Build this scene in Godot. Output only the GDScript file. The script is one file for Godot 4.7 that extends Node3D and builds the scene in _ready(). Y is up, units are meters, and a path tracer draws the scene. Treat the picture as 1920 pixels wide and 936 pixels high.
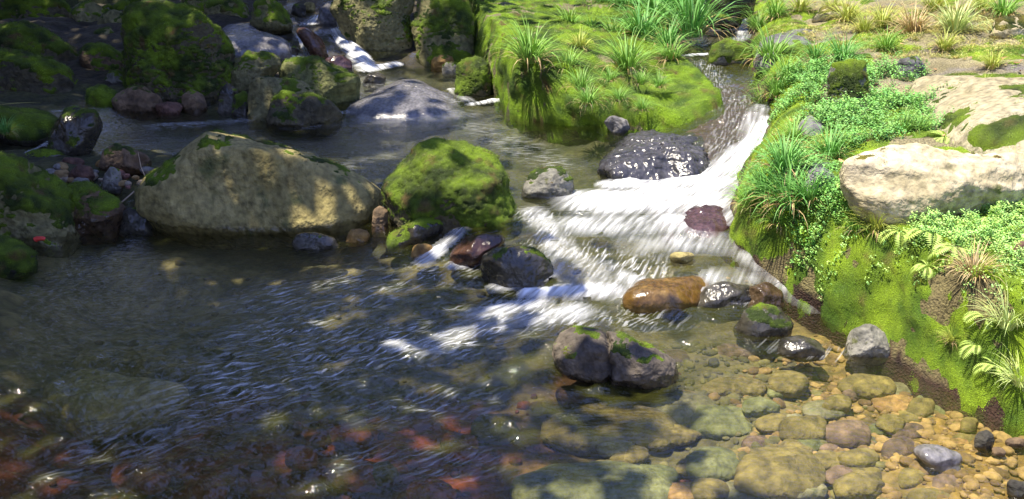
extends Node3D
# A mountain stream between mossy boulders. y up, metres; the lower pool is at y = 0.

const WATER_LEVELS = [-2.03, -3.22, 0, -1.19, -3.22, 0, 0, -3.22, 0, 1.14, -3.22, 0, 1.99, -3.22, 0, -2.55, -4.27, 0, -1.49, -4.27, 0, -0.43, -4.27, 0, 0.64, -4.27, 0, 1.67, -4.16, 0, -3.17, -5.51, 0, -2.3, -5.87, 0, -1.63, -5.97, 0, -1.08, -5.86, 0, -1.52, -4.89, 0, -0.5, -5.19, 0, -2.47, -5.04, 0, 0.12, -4.76, 0, 0.86, -4.89, 0, 1.42, -4.72, 0, 1.76, -4.44, 0, -0.8, -5.6, 0, -0.43, -5.49, 0.01, 1.85, -3.96, 0, -0.25, -5.15, 0, 0.43, -5.06, 0, 0.88, -5.02, 0, 1.32, -4.93, 0, 1.69, -4.76, 0, 0, -5.19, 0, 0.69, -5.17, 0.01, -2.42, -6.23, 0, -2.84, -6.17, 0, -2.04, -6.17, 0, -1.31, -6.2, 0.01, -1.46, -6.17, 0, -0.84, -5.92, 0.02, -3.05, -5.69, 0, 0.33, -5.57, 0.12, 0.61, -5.44, 0.13, 0.93, -5.37, 0.13, 1.24, -5.34, 0.12, 1.45, -5.26, 0.09, 1.61, -5.14, 0.04, 0.14, -5.9, 0.14, 0.49, -5.97, 0.15, 1.01, -5.95, 0.16, 1.31, -5.84, 0.16, 1.46, -6.44, 0.18, -0.21, -6.03, 0.13, -0.45, -5.86, 0.06, -1.13, -7.58, 0.17, -2.25, -8.66, 0.17, -1.69, -8.27, 0.17, -0.3, -8.87, 0.17, 0.17, -7.58, 0.17, 0.62, -7.74, 0.17, 0.07, -6.33, 0.16, 0.38, -6.61, 0.17, -0.98, -8.66, 0.17, -1.23, -7.13, 0.17, -3.08, -8.66, 0.17, -3.56, -8.27, 0.17, -2.93, -8.97, 0.17, -1.24, -9.2, 0.17, -0.42, -9.26, 0.17, -0.05, -8.87, 0.17, 0.9, -7.13, 0.17, -2.44, -8.27, 0.17, -0.47, -8.23, 0.17, -3.9, -7.97, 0.2, -4.04, -7.72, 0.2, -4.4, -8.29, 0.26, -4.12, -8.63, 0.3, -3.32, -8.93, 0.18, -3.09, -7.62, 0.16, 2.16, -9.4, 0.52, 2.15, -8.8, 0.51, 2.17, -8.33, 0.48, 1.95, -8.2, 0.47, 1.82, -7.65, 0.33, 2.06, -7.74, 0.36, 1.65, -7.58, 0.34, 1.58, -7.47, 0.2, 1.84, -7.33, 0.24, 1.35, -6.9, 0.17, 1.65, -6.82, 0.2, 1.16, -6.92, 0.17, 1.33, -6.17, 0.17, 1.86, -9.08, 0.53, 2.02, -10.18, 0.54, 2.39, -9.87, 0.54, 1.9, -10.51, 0.54, 2.59, -11.58, 0.6, 2.76, -11.97, 0.67, 2.93, -12.59, 0.7, 3.14, -13.87, 0.72, 2.75, -10.45, 0.55, 1.81, -9.62, 0.53, -1.57, -10.94, 0.24, -2, -11.31, 0.27, -2.39, -11.57, 0.3, -2.6, -11.92, 0.55, -2.41, -12.3, 0.56, -1.99, -11.93, 0.42, -2.96, -11.8, 0.58, -3.46, -12.25, 0.58, -2.74, -13.34, 0.64, -2.71, -11.8, 0.42, -1.23, -11.14, 0.22, -0.63, -10.23, 0.19, -2.69, -13.87, 0.72, -2.84, -11.75, 0.3, -1.99, -11.56, 0.44, -1.81, -11.36, 0.36, -1.64, -11.19, 0.28, -1.14, -10.28, 0.21, -0.87, -9.77, 0.17]
const WATER_DEPTHS = [2.06, -3.36, 0.01, 2.08, -3.59, 0.03, 1.92, -3.77, 0.09, 1.76, -4.06, 0.12, 1.24, -3.55, 0.14, 0.55, -3.55, 0.2, -0.13, -3.36, 0.2, -1.01, -3.36, 0.2, -1.66, -3.36, 0.2, 1.44, -4.27, 0.14, -1.98, -4.16, 0.34, -2.18, -5.51, 0.36, -1.07, -4.89, 0.28, -0.48, -4.89, 0.2, 0.56, -4.82, 0.14, 0.11, -4.27, 0.2, 1.1, -4.56, 0.13, -1.67, -6.17, 0.25, -3.04, -5.97, 0.15, -2.51, -6.28, 0.15, -1.59, -7.74, 0.32, 0.18, -7.91, 0.25, -1.03, -8.66, 0.3, 0.89, -6.35, 0.16, 0.47, -5.63, 0.1, 1.06, -5.23, 0.08, -0.21, -5.85, 0.12, 1.9, -7.93, 0.05, 1.67, -7.47, 0.08, 2.06, -8.37, 0.06, 1.96, -9.08, 0.14, 2.55, -10.8, 0.1, 2.65, -11.47, 0.06, -2.33, -11.82, 0.13, -1.99, -11.73, 0.14, -2.7, -13.1, 0.1, -1.75, -11.32, 0.14, -2.49, -11.65, 0.12, -3.21, -11.8, 0.06, -1.56, -10.87, 0.1, -0.86, -9.55, 0.15, -0.56, -10.1, 0.08, -5.18, -10.26, -0.12, -5.05, -11.35, -0.15, -4.44, -12.35, -0.2, -5.91, -11.66, -0.3, -3.58, -7.22, -0.05, -3.22, -7.37, -0.05, -2.9, -7.08, 0, -3.45, -6.11, -0.08, -3.96, -6.69, -0.25, -4.81, -8.34, -0.2, -4.4, -8.37, 0.06, -3.72, -8.66, 0.15, -3.88, -8.15, 0.06, -3.05, -8.87, 0.2, -1.14, -13.03, -0.25, -1.48, -12.57, -0.1, -0.73, -12.15, -0.02, -3.74, -10.19, -0.08, -2.97, -10.51, -0.08, -2.72, -11.21, -0.03, -3.77, -12.45, -0.12, -3.02, -13, -0.05, -3.31, -4.89, -0.2, -2.66, -3.77, -0.1, -4.22, -6.17, -0.4]
const BANK_LINE = [4.69, -20.38, 1.24, 0.3, 3.69, -15.88, 0.89, 0.2, 3.19, -13.38, 0.74, 0.14, 2.9, -11.99, 0.68, 0.18, 2.73, -11.05, 0.57, 0.25, 2.44, -9.87, 0.54, 0.25, 2.24, -8.8, 0.51, 0.25, 2.22, -8.16, 0.48, 0.24, 2.1, -7.72, 0.4, 0.28, 1.93, -7.38, 0.27, 0.36, 1.67, -6.82, 0.2, 0.42, 1.48, -6.3, 0.17, 0.45, 1.37, -5.85, 0.14, 0.47, 1.43, -5.52, 0.12, 0.5, 1.59, -5.19, 0.04, 0.55, 1.78, -4.85, 0, 0.56, 1.97, -4.36, 0, 0.56, 2.12, -4.02, 0, 0.54, 2.28, -3.71, 0, 0.52, 2.46, -3.3, 0, 0.5, 2.81, -1.6, 0, 0.5, 3.06, 0.5, 0, 0.5, 3.06, 4, 0, 0.5]
const LEDGE_LINE = [-0.72, -14.81, 0.8, -0.48, -11.65, 0.78, -0.21, -9.93, 0.76, 0, -9.2, 0.73, 0.39, -8.7, 0.69, 0.67, -8.48, 0.63, 0.83, -8.38, 0.55, 1.09, -8, 0.47, 1.49, -7.96, 0.45, 1.75, -7.99, 0.5, 1.9, -8.19, 0.53, 1.86, -8.68, 0.6, 1.78, -9.4, 0.63, 1.8, -10.51, 0.65, 2.06, -11.8, 0.69, 2.36, -12.19, 0.82, 3.03, -14.87, 0.9, 1.44, -19.31, 1, -0.72, -19.32, 0.95]
const FLOW_MAIN = [2.38, -10.51, 2.18, -9.15, 2.09, -8.36, 1.94, -7.9, 1.75, -7.49, 1.52, -7.16, 1.16, -6.65, 0.82, -6.12, 0.56, -5.54, 0.4, -5.27, 0.09, -4.89, -0.39, -4.5, -0.92, -4.09, -1.47, -3.8, -1.99, -3.35]
const FLOW_FALLS = [-2.52, -13.75, -2.49, -12.39, -2.15, -11.51, -1.63, -10.94, -1.1, -10.42, -0.75, -9.51]
const FLOW_FAR = [3.11, -13.57, 2.78, -12.06, 2.53, -11.24, 2.35, -10.56]
const FOAM_STROKES = [2.13, -7.92, 1.88, -7.33, 0.06, 0.13, 0.95, 1.88, -7.33, 1.5, -6.84, 0.16, 0.2, 1, 1.51, -6.92, 0.75, -6.86, 0.14, 0.1, 1, 1.25, -6.51, 0.56, -6.46, 0.26, 0.2, 1.1, 1.06, -6.05, 0.46, -6.03, 0.2, 0.14, 0.5, 1.28, -5.7, 0.81, -5.71, 0.14, 0.14, 0.28, 1.44, -5.52, 1.6, -5.21, 0.08, 0.07, 0.25, 1.59, -5.17, 1.69, -4.97, 0.08, 0.06, 0.08, 2.13, -8.16, 1.95, -7.75, 0.07, 0.08, 0.4, 1.73, -6.81, 1.29, -6.55, 0.1, 0.1, 0.6, 1.61, -6.45, 1.41, -6.03, 0.06, 0.06, 0.35, 0.33, -5.47, 0.6, -5.24, 0.12, 0.14, 0.2, 0.67, -5.31, 0.86, -5.21, 0.05, 0.06, 0.5, 1.39, -5.3, 1.2, -5.28, 0.08, 0.08, 0.35, 0.09, -5.19, 0.59, -5.19, 0.05, 0.06, 0.9, 0.15, -5.09, -0.18, -4.94, 0.07, 0.09, 0.4, 0.59, -5.13, 1.02, -5.11, 0.05, 0.04, 0.3, -0.09, -4.88, -0.4, -4.61, 0.12, 0.08, 0.22, -0.63, -4.55, -0.35, -4.48, 0.06, 0.06, 0.28, 0.36, -4.96, -0.03, -4.81, 0.1, 0.1, 0.35, -0.35, -6.02, -0.56, -5.68, 0.06, 0.06, 0.6, -0.2, -5.63, -0.37, -5.6, 0.05, 0.05, 0.4, 0.28, -6.84, 0.5, -6.59, 0.04, 0.06, 0.8, 0.15, -6.28, 0.33, -5.56, 0.08, 0.1, 0.3, -2.54, -11.93, -2.33, -11.56, 0.07, 0.1, 1.1, -2.19, -12.24, -1.65, -11.07, 0.07, 0.11, 1.2, -1.67, -10.99, -1.35, -11.36, 0.08, 0.06, 1, -2.48, -13.14, -2.61, -12.58, 0.1, 0.1, 0.55, -1.65, -9.21, -1.38, -9.46, 0.06, 0.06, 0.35, -0.4, -9.59, -0.14, -9.74, 0.06, 0.05, 0.7, -2.86, -11.67, -2.49, -11.34, 0.06, 0.06, 0.6, -0.63, -10.23, -0.44, -9.74, 0.06, 0.06, 0.35, 2.9, -12.54, 2.69, -11.4, 0.05, 0.06, 0.6, 1.81, -10.28, 2.14, -10.37, 0.05, 0.05, 0.6, 2.72, -11.33, 2.5, -11.04, 0.08, 0.08, 0.4, -3.95, -7.63, -3.93, -8.01, 0.03, 0.03, 0.5, -4.2, -8.74, -3.99, -8.77, 0.05, 0.05, 0.35, -3.25, -8.72, -2.5, -8.89, 0.06, 0.06, 0.12, 0.26, -5.39, -0.1, -5.29, 0.05, 0.06, 0.3]
const STREAK_STROKES = [0.12, -4.99, -0.54, -4.61, 0.25, 0.3, 0.37, -0.54, -4.61, -1.33, -4.16, 0.3, 0.35, 0.31, -0.77, -5.34, -1.37, -5.16, 0.25, 0.25, 0.28, -0.26, -5.53, -0.85, -5.42, 0.15, 0.2, 0.31, -1.33, -4.16, -1.72, -3.51, 0.3, 0.25, 0.15, -1, -4.83, -1.36, -4.62, 0.25, 0.25, 0.28, 0.86, -4.89, 0.39, -4.89, 0.12, 0.15, 0.28, -1.97, -8.73, -0.46, -9.2, 0.15, 0.15, 0.22, 0.34, -7.43, -0.29, -8.66, 0.2, 0.2, 0.19, -3.28, -8.66, -2.51, -8.92, 0.12, 0.12, 0.28, -0.61, -3.48, -0.18, -3.46, 0.12, 0.12, 0.19, -0.64, -3.91, -0.15, -4.01, 0.15, 0.15, 0.22, 1.38, -4.56, 1.66, -4.47, 0.08, 0.08, 0.19, 0.33, -5.65, 0.77, -5.35, 0.2, 0.2, 0.31, 0.15, -6.28, 0.3, -5.65, 0.12, 0.15, 0.31, 1.03, -5.17, 1.41, -5.06, 0.06, 0.06, 0.25, 1.96, -9.87, 1.85, -8.51, 0.12, 0.15, 0.22, 2.02, -8.41, 1.64, -7.38, 0.14, 0.12, 0.19, -1.52, -10.55, -0.6, -9.72, 0.2, 0.15, 0.22, -3.47, -12.02, -2.87, -11.97, 0.2, 0.15, 0.25, -4.08, -8.64, -3.84, -8.6, 0.1, 0.1, 0.25, 1.48, -6.56, 1.18, -6.13, 0.1, 0.1, 0.31, -1.29, -7.27, -1.06, -7.74, 0.15, 0.15, 0.12]
const CREEPER_DARK = [2.46, -8.21, 0.3, 2.71, -7.73, 0.35, 2.65, -6.93, 0.4, 2.29, -6.76, 0.3, 2.91, -7.14, 0.3, 2.29, -7.59, 0.25, 2.34, -6.19, 0.22, 2.71, -8.3, 0.3, 3.15, -7.91, 0.25, 2.74, -6.38, 0.2, 1.72, -5.36, 0.14, 1.91, -5.23, 0.18]
const CREEPER_BRIGHT = [2.15, -5.06, 0.18, 2.31, -5.02, 0.2, 2.45, -5.01, 0.22, 2.59, -4.92, 0.22, 2.71, -4.82, 0.2, 2.26, -4.67, 0.15, 2.51, -4.53, 0.15, 1.85, -5.21, 0.18, 1.78, -5.21, 0.1, 2.13, -4.77, 0.12, 2.45, -4.32, 0.1, 2.45, -4.68, 0.15, 1.98, -5.16, 0.12]
const STUBBLE = [3.79, -9.41, 0.5, 4.16, -9.09, 0.5, 3.24, -9.92, 0.4, 3.92, -10.49, 0.5, 4.09, -8.39, 0.4, 2.9, -10.25, 0.3, 4.3, -10.06, 0.5, 3.15, -9, 0.3, 2, -6.28, 0.2, 2.01, -6.83, 0.2, 2.8, -5.2, 0.2, 4.47, -9.47, 0.5, 3.48, -8.55, 0.3]

const SHEER := 0.35
var n_big := FastNoiseLite.new()
var n_mid := FastNoiseLite.new()
var n_fine := FastNoiseLite.new()
var n_ridge := FastNoiseLite.new()
var M := {}
var used := {}
var spheres := {}
var rows_x := PackedFloat32Array()
var rows_z := PackedFloat32Array()
var rows_l := PackedFloat32Array()
var rows_h := PackedFloat32Array()
var rows_nx := PackedFloat32Array()
var rows_nz := PackedFloat32Array()
const GX0 := -9.0
const GZ0 := -17.0
const GS := 0.1
const GNX := 161
const GNZ := 186
var level_grid := PackedFloat32Array()
var depth_grid := PackedFloat32Array()
var count_rock := 0
var fibre: ArrayMesh


func _ready() -> void:
	camera_and_light()
	make_noise()
	make_materials()
	make_grids()
	make_bank_rows()
	stream_bed()
	hillside()
	bank()
	ledge()
	water()
	foam()
	rocks()
	gravel()
	plants()
	creepers()
	litter()
	trees()


func camera_and_light() -> void:
	var cam := Camera3D.new()
	cam.name = "camera"
	cam.fov = 29.0
	cam.near = 0.05
	cam.far = 300.0
	cam.position = Vector3(0, 2.3, 0)
	cam.rotation_degrees = Vector3(-21, 0, 0)
	add_child(cam)
	cam.current = true
	var sky_m := ProceduralSkyMaterial.new()
	sky_m.sky_top_color = Color(0.47, 0.54, 0.80)
	sky_m.sky_horizon_color = Color(0.78, 0.81, 0.88)
	sky_m.sky_curve = 0.12
	sky_m.ground_bottom_color = Color(0.12, 0.12, 0.1)
	sky_m.ground_horizon_color = Color(0.4, 0.42, 0.42)
	var sky := Sky.new()
	sky.sky_material = sky_m
	var env := Environment.new()
	env.background_mode = Environment.BG_SKY
	env.sky = sky
	env.background_energy_multiplier = 1.0
	env.tonemap_mode = Environment.TONE_MAPPER_LINEAR
	env.tonemap_exposure = 2.5
	env.sdfgi_enabled = true
	env.ssao_enabled = true
	env.ssil_enabled = true
	var we := WorldEnvironment.new()
	we.name = "environment"
	we.environment = env
	add_child(we)
	var sun := DirectionalLight3D.new()
	sun.name = "sun"
	sun.light_energy = 1.5
	sun.light_color = Color(1.0, 0.955, 0.87)
	sun.light_angular_distance = 0.5
	sun.shadow_enabled = true
	add_child(sun)
	sun.look_at_from_position(Vector3.ZERO, -Vector3(-0.26, 0.95, -0.04), Vector3.UP)


# ---------------------------------------------------------------- helpers
func make_noise() -> void:
	for a in [[n_big, 11, 0.6, 3], [n_mid, 23, 2.2, 4], [n_fine, 37, 9.0, 3], [n_ridge, 51, 1.3, 4]]:
		var n: FastNoiseLite = a[0]
		n.seed = a[1]
		n.noise_type = FastNoiseLite.TYPE_SIMPLEX_SMOOTH
		n.frequency = a[2]
		n.fractal_octaves = a[3]
	n_ridge.fractal_type = FastNoiseLite.FRACTAL_RIDGED


func noise_tex(size: int, freq: float, seed_no: int, ramp: Gradient = null, octaves := 4, kind := FastNoiseLite.TYPE_SIMPLEX_SMOOTH, as_normal := false, bump := 8.0) -> NoiseTexture2D:
	var n := FastNoiseLite.new()
	n.seed = seed_no
	n.noise_type = kind
	n.frequency = freq
	n.fractal_octaves = octaves
	var t := NoiseTexture2D.new()
	t.width = size
	t.height = size
	t.seamless = true
	t.generate_mipmaps = false
	t.as_normal_map = as_normal
	t.bump_strength = bump
	if ramp:
		t.color_ramp = ramp
	t.noise = n
	return t


func ramp(stops: Array) -> Gradient:
	var g := Gradient.new()
	var o := PackedFloat32Array()
	var c := PackedColorArray()
	for s in stops:
		o.append(s[0])
		c.append(s[1])
	g.offsets = o
	g.colors = c
	return g


func grey(v: float, a := 1.0) -> Color:
	return Color(v, v, v, a)


func mat(called: String, rough: float, tex: Texture2D, height: Texture2D, relief: float, tex_scale: float) -> StandardMaterial3D:
	var m := StandardMaterial3D.new()
	m.resource_name = called
	m.vertex_color_use_as_albedo = true
	m.albedo_texture = tex
	m.roughness = rough
	m.uv1_triplanar = true
	m.uv1_world_triplanar = true
	m.uv1_scale = Vector3.ONE * tex_scale
	if height:
		m.heightmap_enabled = true
		m.heightmap_texture = height
		m.heightmap_scale = relief
	return m


func make_materials() -> void:
	var grain := noise_tex(512, 0.02, 3, ramp([[0.0, grey(0.55)], [0.45, grey(0.85)], [0.7, grey(0.95)], [1.0, grey(1.0)]]), 6)
	var pits := noise_tex(512, 0.03, 8, null, 6)
	var fuzz := noise_tex(512, 0.07, 14, null, 3)
	var fuzz_tone := noise_tex(512, 0.06, 15, ramp([[0.0, grey(0.35)], [0.4, grey(0.75)], [0.65, grey(0.95)], [1.0, grey(1.0)]]), 4)
	M.rock = mat("rock", 0.85, grain, pits, 1.2, 1.6)
	M.wet = mat("wet_rock", 0.22, grain, pits, 0.45, 2.2)
	M.moss = mat("moss", 1.0, fuzz_tone, fuzz, 0.8, 5.0)
	M.bed = mat("stream_bed", 0.9, grain, pits, 1.0, 1.3)
	M.soil = mat("soil", 0.95, fuzz_tone, fuzz, 1.2, 1.7)
	var w := StandardMaterial3D.new()
	w.resource_name = "water"
	w.transparency = BaseMaterial3D.TRANSPARENCY_ALPHA
	w.albedo_color = Color(0.10, 0.10, 0.06, 0.07)
	w.roughness = 0.05
	w.metallic_specular = 0.5
	w.normal_enabled = true
	w.normal_texture = noise_tex(512, 0.022, 71, null, 4, FastNoiseLite.TYPE_SIMPLEX_SMOOTH, true, 6.0)
	w.normal_scale = 0.5
	w.uv1_triplanar = true
	w.uv1_world_triplanar = true
	w.uv1_scale = Vector3(1.1, 1.1, 2.6)
	for k in 4:
		var wk: StandardMaterial3D = w.duplicate()
		wk.resource_name = "water_%d" % k
		wk.albedo_color = Color(0.25, 0.26, 0.11, 0.07 + 0.12 * k)
		wk.normal_scale = 0.7 + 0.25 * k
		M["water_%d" % k] = wk
	var f := StandardMaterial3D.new()
	f.resource_name = "foam"
	f.transparency = BaseMaterial3D.TRANSPARENCY_ALPHA
	f.vertex_color_use_as_albedo = true
	f.roughness = 0.9
	f.albedo_texture = noise_tex(1024, 0.010, 91, ramp([[0.0, Color(1, 1, 1, 0.2)], [0.3, Color(1, 1, 1, 0.4)], [0.5, Color(1, 1, 1, 0.65)], [0.72, Color(1, 1, 1, 0.92)], [1.0, Color(1, 1, 1, 1.0)]]), 5)
	f.uv1_scale = Vector3(2.3, 0.2, 1)
	M.foam = f
	var fs: StandardMaterial3D = f.duplicate()
	fs.resource_name = "foam_streaks"
	fs.albedo_texture = noise_tex(1024, 0.016, 97, ramp([[0.0, Color(1, 1, 1, 0.0)], [0.5, Color(1, 1, 1, 0.0)], [0.6, Color(1, 1, 1, 0.25)], [0.78, Color(1, 1, 1, 0.9)], [1.0, Color(1, 1, 1, 1.0)]]), 5)
	fs.uv1_scale = Vector3(2.6, 0.4, 1)
	M.streaks = fs
	for k in [["fresh", Color(0.20, 0.40, 0.06)], ["lush", Color(0.15, 0.38, 0.08)], ["yellow", Color(0.44, 0.50, 0.10)], ["dry", Color(0.50, 0.38, 0.20)], ["pale", Color(0.5, 0.60, 0.24)], ["creeper_dark", Color(0.18, 0.42, 0.10)], ["creeper_bright", Color(0.36, 0.62, 0.18)], ["fibre", Color(1, 1, 1)], ["fern", Color(0.40, 0.56, 0.12)], ["leaf", Color(0.20, 0.32, 0.07)], ["bark", Color(0.20, 0.15, 0.11)], ["straw", Color(0.48, 0.36, 0.18)], ["stubble", Color(0.42, 0.42, 0.14)], ["litter", Color(0.36, 0.20, 0.10)], ["twig", Color(0.46, 0.36, 0.26)], ["red", Color(0.55, 0.04, 0.03)], ["white", Color(0.8, 0.8, 0.8)], ["reed", Color(0.62, 0.55, 0.12)]]:
		var g := StandardMaterial3D.new()
		g.resource_name = k[0]
		g.albedo_color = (k[1] as Color).linear_to_srgb()
		g.vertex_color_use_as_albedo = true
		g.roughness = 0.6
		if not k[0] in ["bark", "twig", "red", "white"]:
			g.backlight_enabled = true
			g.backlight = Color(0.5, 0.5, 0.5)
		M[k[0]] = g


func numbered(called: String) -> String:
	if not used.has(called):
		used[called] = 0
		return called
	used[called] += 1
	return "%s_%03d" % [called, used[called]]


func tag(o: Node, label: String, category: String, group := "", kind := "") -> void:
	if label:
		o.set_meta("label", label)
	if category:
		o.set_meta("category", category)
	if group:
		o.set_meta("group", group)
	if kind:
		o.set_meta("kind", kind)


func normals_of(v: PackedVector3Array, idx: PackedInt32Array) -> PackedVector3Array:
	var n := PackedVector3Array()
	n.resize(v.size())
	for t in range(0, idx.size(), 3):
		var a := idx[t]
		var b := idx[t + 1]
		var c := idx[t + 2]
		var f := (v[c] - v[a]).cross(v[b] - v[a])
		n[a] += f
		n[b] += f
		n[c] += f
	for i in n.size():
		n[i] = n[i].normalized()
	return n


func add_surface(am: ArrayMesh, v: PackedVector3Array, n: PackedVector3Array, col: PackedColorArray, idx: PackedInt32Array, m: Material, uv := PackedVector2Array()) -> void:
	if idx.is_empty():
		return
	var a := []
	a.resize(Mesh.ARRAY_MAX)
	a[Mesh.ARRAY_VERTEX] = v
	a[Mesh.ARRAY_NORMAL] = n
	if col.size():
		a[Mesh.ARRAY_COLOR] = col
	if uv.size():
		a[Mesh.ARRAY_TEX_UV] = uv
	a[Mesh.ARRAY_INDEX] = idx
	am.add_surface_from_arrays(Mesh.PRIMITIVE_TRIANGLES, a)
	am.surface_set_material(am.get_surface_count() - 1, m)


func compact(v: PackedVector3Array, n: PackedVector3Array, col: PackedColorArray, idx: PackedInt32Array) -> Array:
	var remap := {}
	var v2 := PackedVector3Array()
	var n2 := PackedVector3Array()
	var c2 := PackedColorArray()
	var i2 := PackedInt32Array()
	for i in idx:
		if not remap.has(i):
			remap[i] = v2.size()
			v2.append(v[i])
			n2.append(n[i])
			c2.append(col[i])
		i2.append(remap[i])
	return [v2, n2, c2, i2]


func inst(called: String, mesh: Mesh, parent: Node) -> MeshInstance3D:
	var o := MeshInstance3D.new()
	o.name = numbered(called) if parent == self else called
	o.mesh = mesh
	parent.add_child(o, true)
	return o


func lc(a: Color, b: Color, t: float) -> Color:
	return a.lerp(b, clampf(t, 0.0, 1.0))


# Moss as a real cushion: the faces where the cover is positive, lifted along the normal; its rim sinks below the stone.
func moss_part(parent: Node, v: PackedVector3Array, n: PackedVector3Array, idx: PackedInt32Array, cover: PackedFloat32Array, thick: float, at: Vector3, dark: Color, bright: Color) -> void:
	var i2 := PackedInt32Array()
	for t in range(0, idx.size(), 3):
		if cover[idx[t]] > 0.0 or cover[idx[t + 1]] > 0.0 or cover[idx[t + 2]] > 0.0:
			i2.append(idx[t])
			i2.append(idx[t + 1])
			i2.append(idx[t + 2])
	if i2.size() < 60:
		return
	var v2 := PackedVector3Array()
	var c2 := PackedColorArray()
	v2.resize(v.size())
	c2.resize(v.size())
	for i in v.size():
		var w := v[i] + at
		var c := cover[i]
		var lift := -0.25
		if c > -0.3:
			var lump := n_fine.get_noise_3dv(w)
			lift = clampf(c * 7.0, -0.4, 1.0) * (0.7 + 0.6 * lump + 0.5 * n_mid.get_noise_3dv(w * 2.0))
			var patch := n_mid.get_noise_3dv(w * 1.3 + Vector3(7, 3, 1))
			c2[i] = lc(dark, bright, 0.5 + 1.2 * patch + 0.5 * lump)
			c2[i] = lc(c2[i], Color(0.13, 0.09, 0.025), (n_mid.get_noise_3dv(w * 2.3 - Vector3(3, 9, 4)) - 0.28) * 3.5)
		v2[i] = v[i] + n[i] * (lift * thick)
	var k := compact(v2, normals_of(v2, i2), c2, i2)
	var am := ArrayMesh.new()
	add_surface(am, k[0], k[1], k[2], k[3], M.moss)
	inst("moss", am, parent).set_meta("kind", "stuff")
	fibres(parent, k[0], k[1], k[2], k[3], at)


# Fine upright shoots over a moss cushion, spread by area.
func fibres(parent: Node, v: PackedVector3Array, n: PackedVector3Array, col: PackedColorArray, idx: PackedInt32Array, at: Vector3) -> void:
	if fibre == null:
		fibre = clump_mesh(6, 9, 1.1, 0.2)
		fibre.surface_set_material(0, M.fibre)
	var rng := RandomNumberGenerator.new()
	rng.seed = 31 + v.size()
	var spots: Array[Transform3D] = []
	var tints := PackedColorArray()
	for t in range(0, idx.size(), 3):
		var a := v[idx[t]]
		var b := v[idx[t + 1]]
		var c := v[idx[t + 2]]
		var far := clampf(-(a.z + at.z) / 6.0, 0.7, 1.7)
		var want := (b - a).cross(c - a).length() * 0.5 * 2600.0 / (far * far)
		var many := int(want) + (1 if rng.randf() < want - int(want) else 0)
		for q in many:
			var u := sqrt(rng.randf())
			var w := rng.randf()
			var p := a * (1.0 - u) + b * (u * (1.0 - w)) + c * (u * w)
			if absf(p.x + at.x) > 6.0 or p.z + at.z > -2.5:
				continue
			var nn := n[idx[t]]
			var side := nn.cross(Vector3(rng.randf_range(-1, 1), rng.randf_range(-1, 1), rng.randf_range(-1, 1))).normalized()
			var basis_t := Basis(side, nn, side.cross(nn)).scaled(Vector3.ONE * rng.randf_range(0.006, 0.013) * far)
			spots.append(Transform3D(basis_t, p))
			var tone := rng.randf_range(0.7, 1.5)
			var k := col[idx[t]]
			tints.append(Color(k.r * tone, k.g * tone, k.b * tone))
	if spots.size() < 20:
		return
	var mm := MultiMesh.new()
	mm.transform_format = MultiMesh.TRANSFORM_3D
	mm.use_colors = true
	mm.mesh = fibre
	mm.instance_count = spots.size()
	for i in spots.size():
		mm.set_instance_transform(i, spots[i])
		mm.set_instance_color(i, tints[i])
	var o := MultiMeshInstance3D.new()
	o.name = "moss_shoots"
	o.multimesh = mm
	parent.add_child(o, true)
	o.set_meta("kind", "stuff")


# ---------------------------------------------------------------- fields
func idw(p: Array, x: float, z: float, power: float) -> float:
	var s := 0.0
	var w := 0.0
	for i in range(0, p.size(), 3):
		var dx: float = p[i] - x
		var dz: float = p[i + 1] - z
		var k := pow(dx * dx + dz * dz + 0.004, -power)
		s += k * p[i + 2]
		w += k
	return s / w


func make_grids() -> void:
	level_grid.resize(GNX * GNZ)
	depth_grid.resize(GNX * GNZ)
	for j in GNZ:
		for i in GNX:
			var x := GX0 + i * GS
			var z := GZ0 + j * GS
			if j % 2 == 0 and i % 2 == 0:
				depth_grid[j * GNX + i] = idw(WATER_DEPTHS, x, z, 1.5)
			if x > -7.0 and x < 4.5 and z > -14.0:
				var wx := x + 0.16 * n_mid.get_noise_2d(x * 0.7, z * 0.7)
				var wz := z + 0.22 * n_mid.get_noise_2d(x * 0.7 + 9.0, z * 0.7 - 4.0)
				level_grid[j * GNX + i] = idw(WATER_LEVELS, wx, wz, 2.2)
			else:
				level_grid[j * GNX + i] = NAN
	for j in GNZ:
		for i in GNX:
			if is_nan(level_grid[j * GNX + i]):
				var ii := clampi(i, 21, 134)
				var jj := maxi(j, 31)
				level_grid[j * GNX + i] = level_grid[jj * GNX + ii]
			if j % 2 == 1 or i % 2 == 1:
				var i0 := i - i % 2
				var j0 := j - j % 2
				var i1 := mini(i + i % 2, GNX - 1)
				var j1 := mini(j + j % 2, GNZ - 2)
				depth_grid[j * GNX + i] = 0.25 * (depth_grid[j0 * GNX + i0] + depth_grid[j0 * GNX + i1] + depth_grid[j1 * GNX + i0] + depth_grid[j1 * GNX + i1])
	level_grid = smooth_grid(level_grid, 3)
	depth_grid = smooth_grid(depth_grid, 1)


func smooth_grid(g: PackedFloat32Array, passes: int) -> PackedFloat32Array:
	for p in passes:
		var q := g.duplicate()
		for j in range(1, GNZ - 1):
			for i in range(1, GNX - 1):
				var k := j * GNX + i
				g[k] = q[k] * 0.25 + 0.125 * (q[k - 1] + q[k + 1] + q[k - GNX] + q[k + GNX]) + 0.0625 * (q[k - GNX - 1] + q[k - GNX + 1] + q[k + GNX - 1] + q[k + GNX + 1])
	return g


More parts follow.
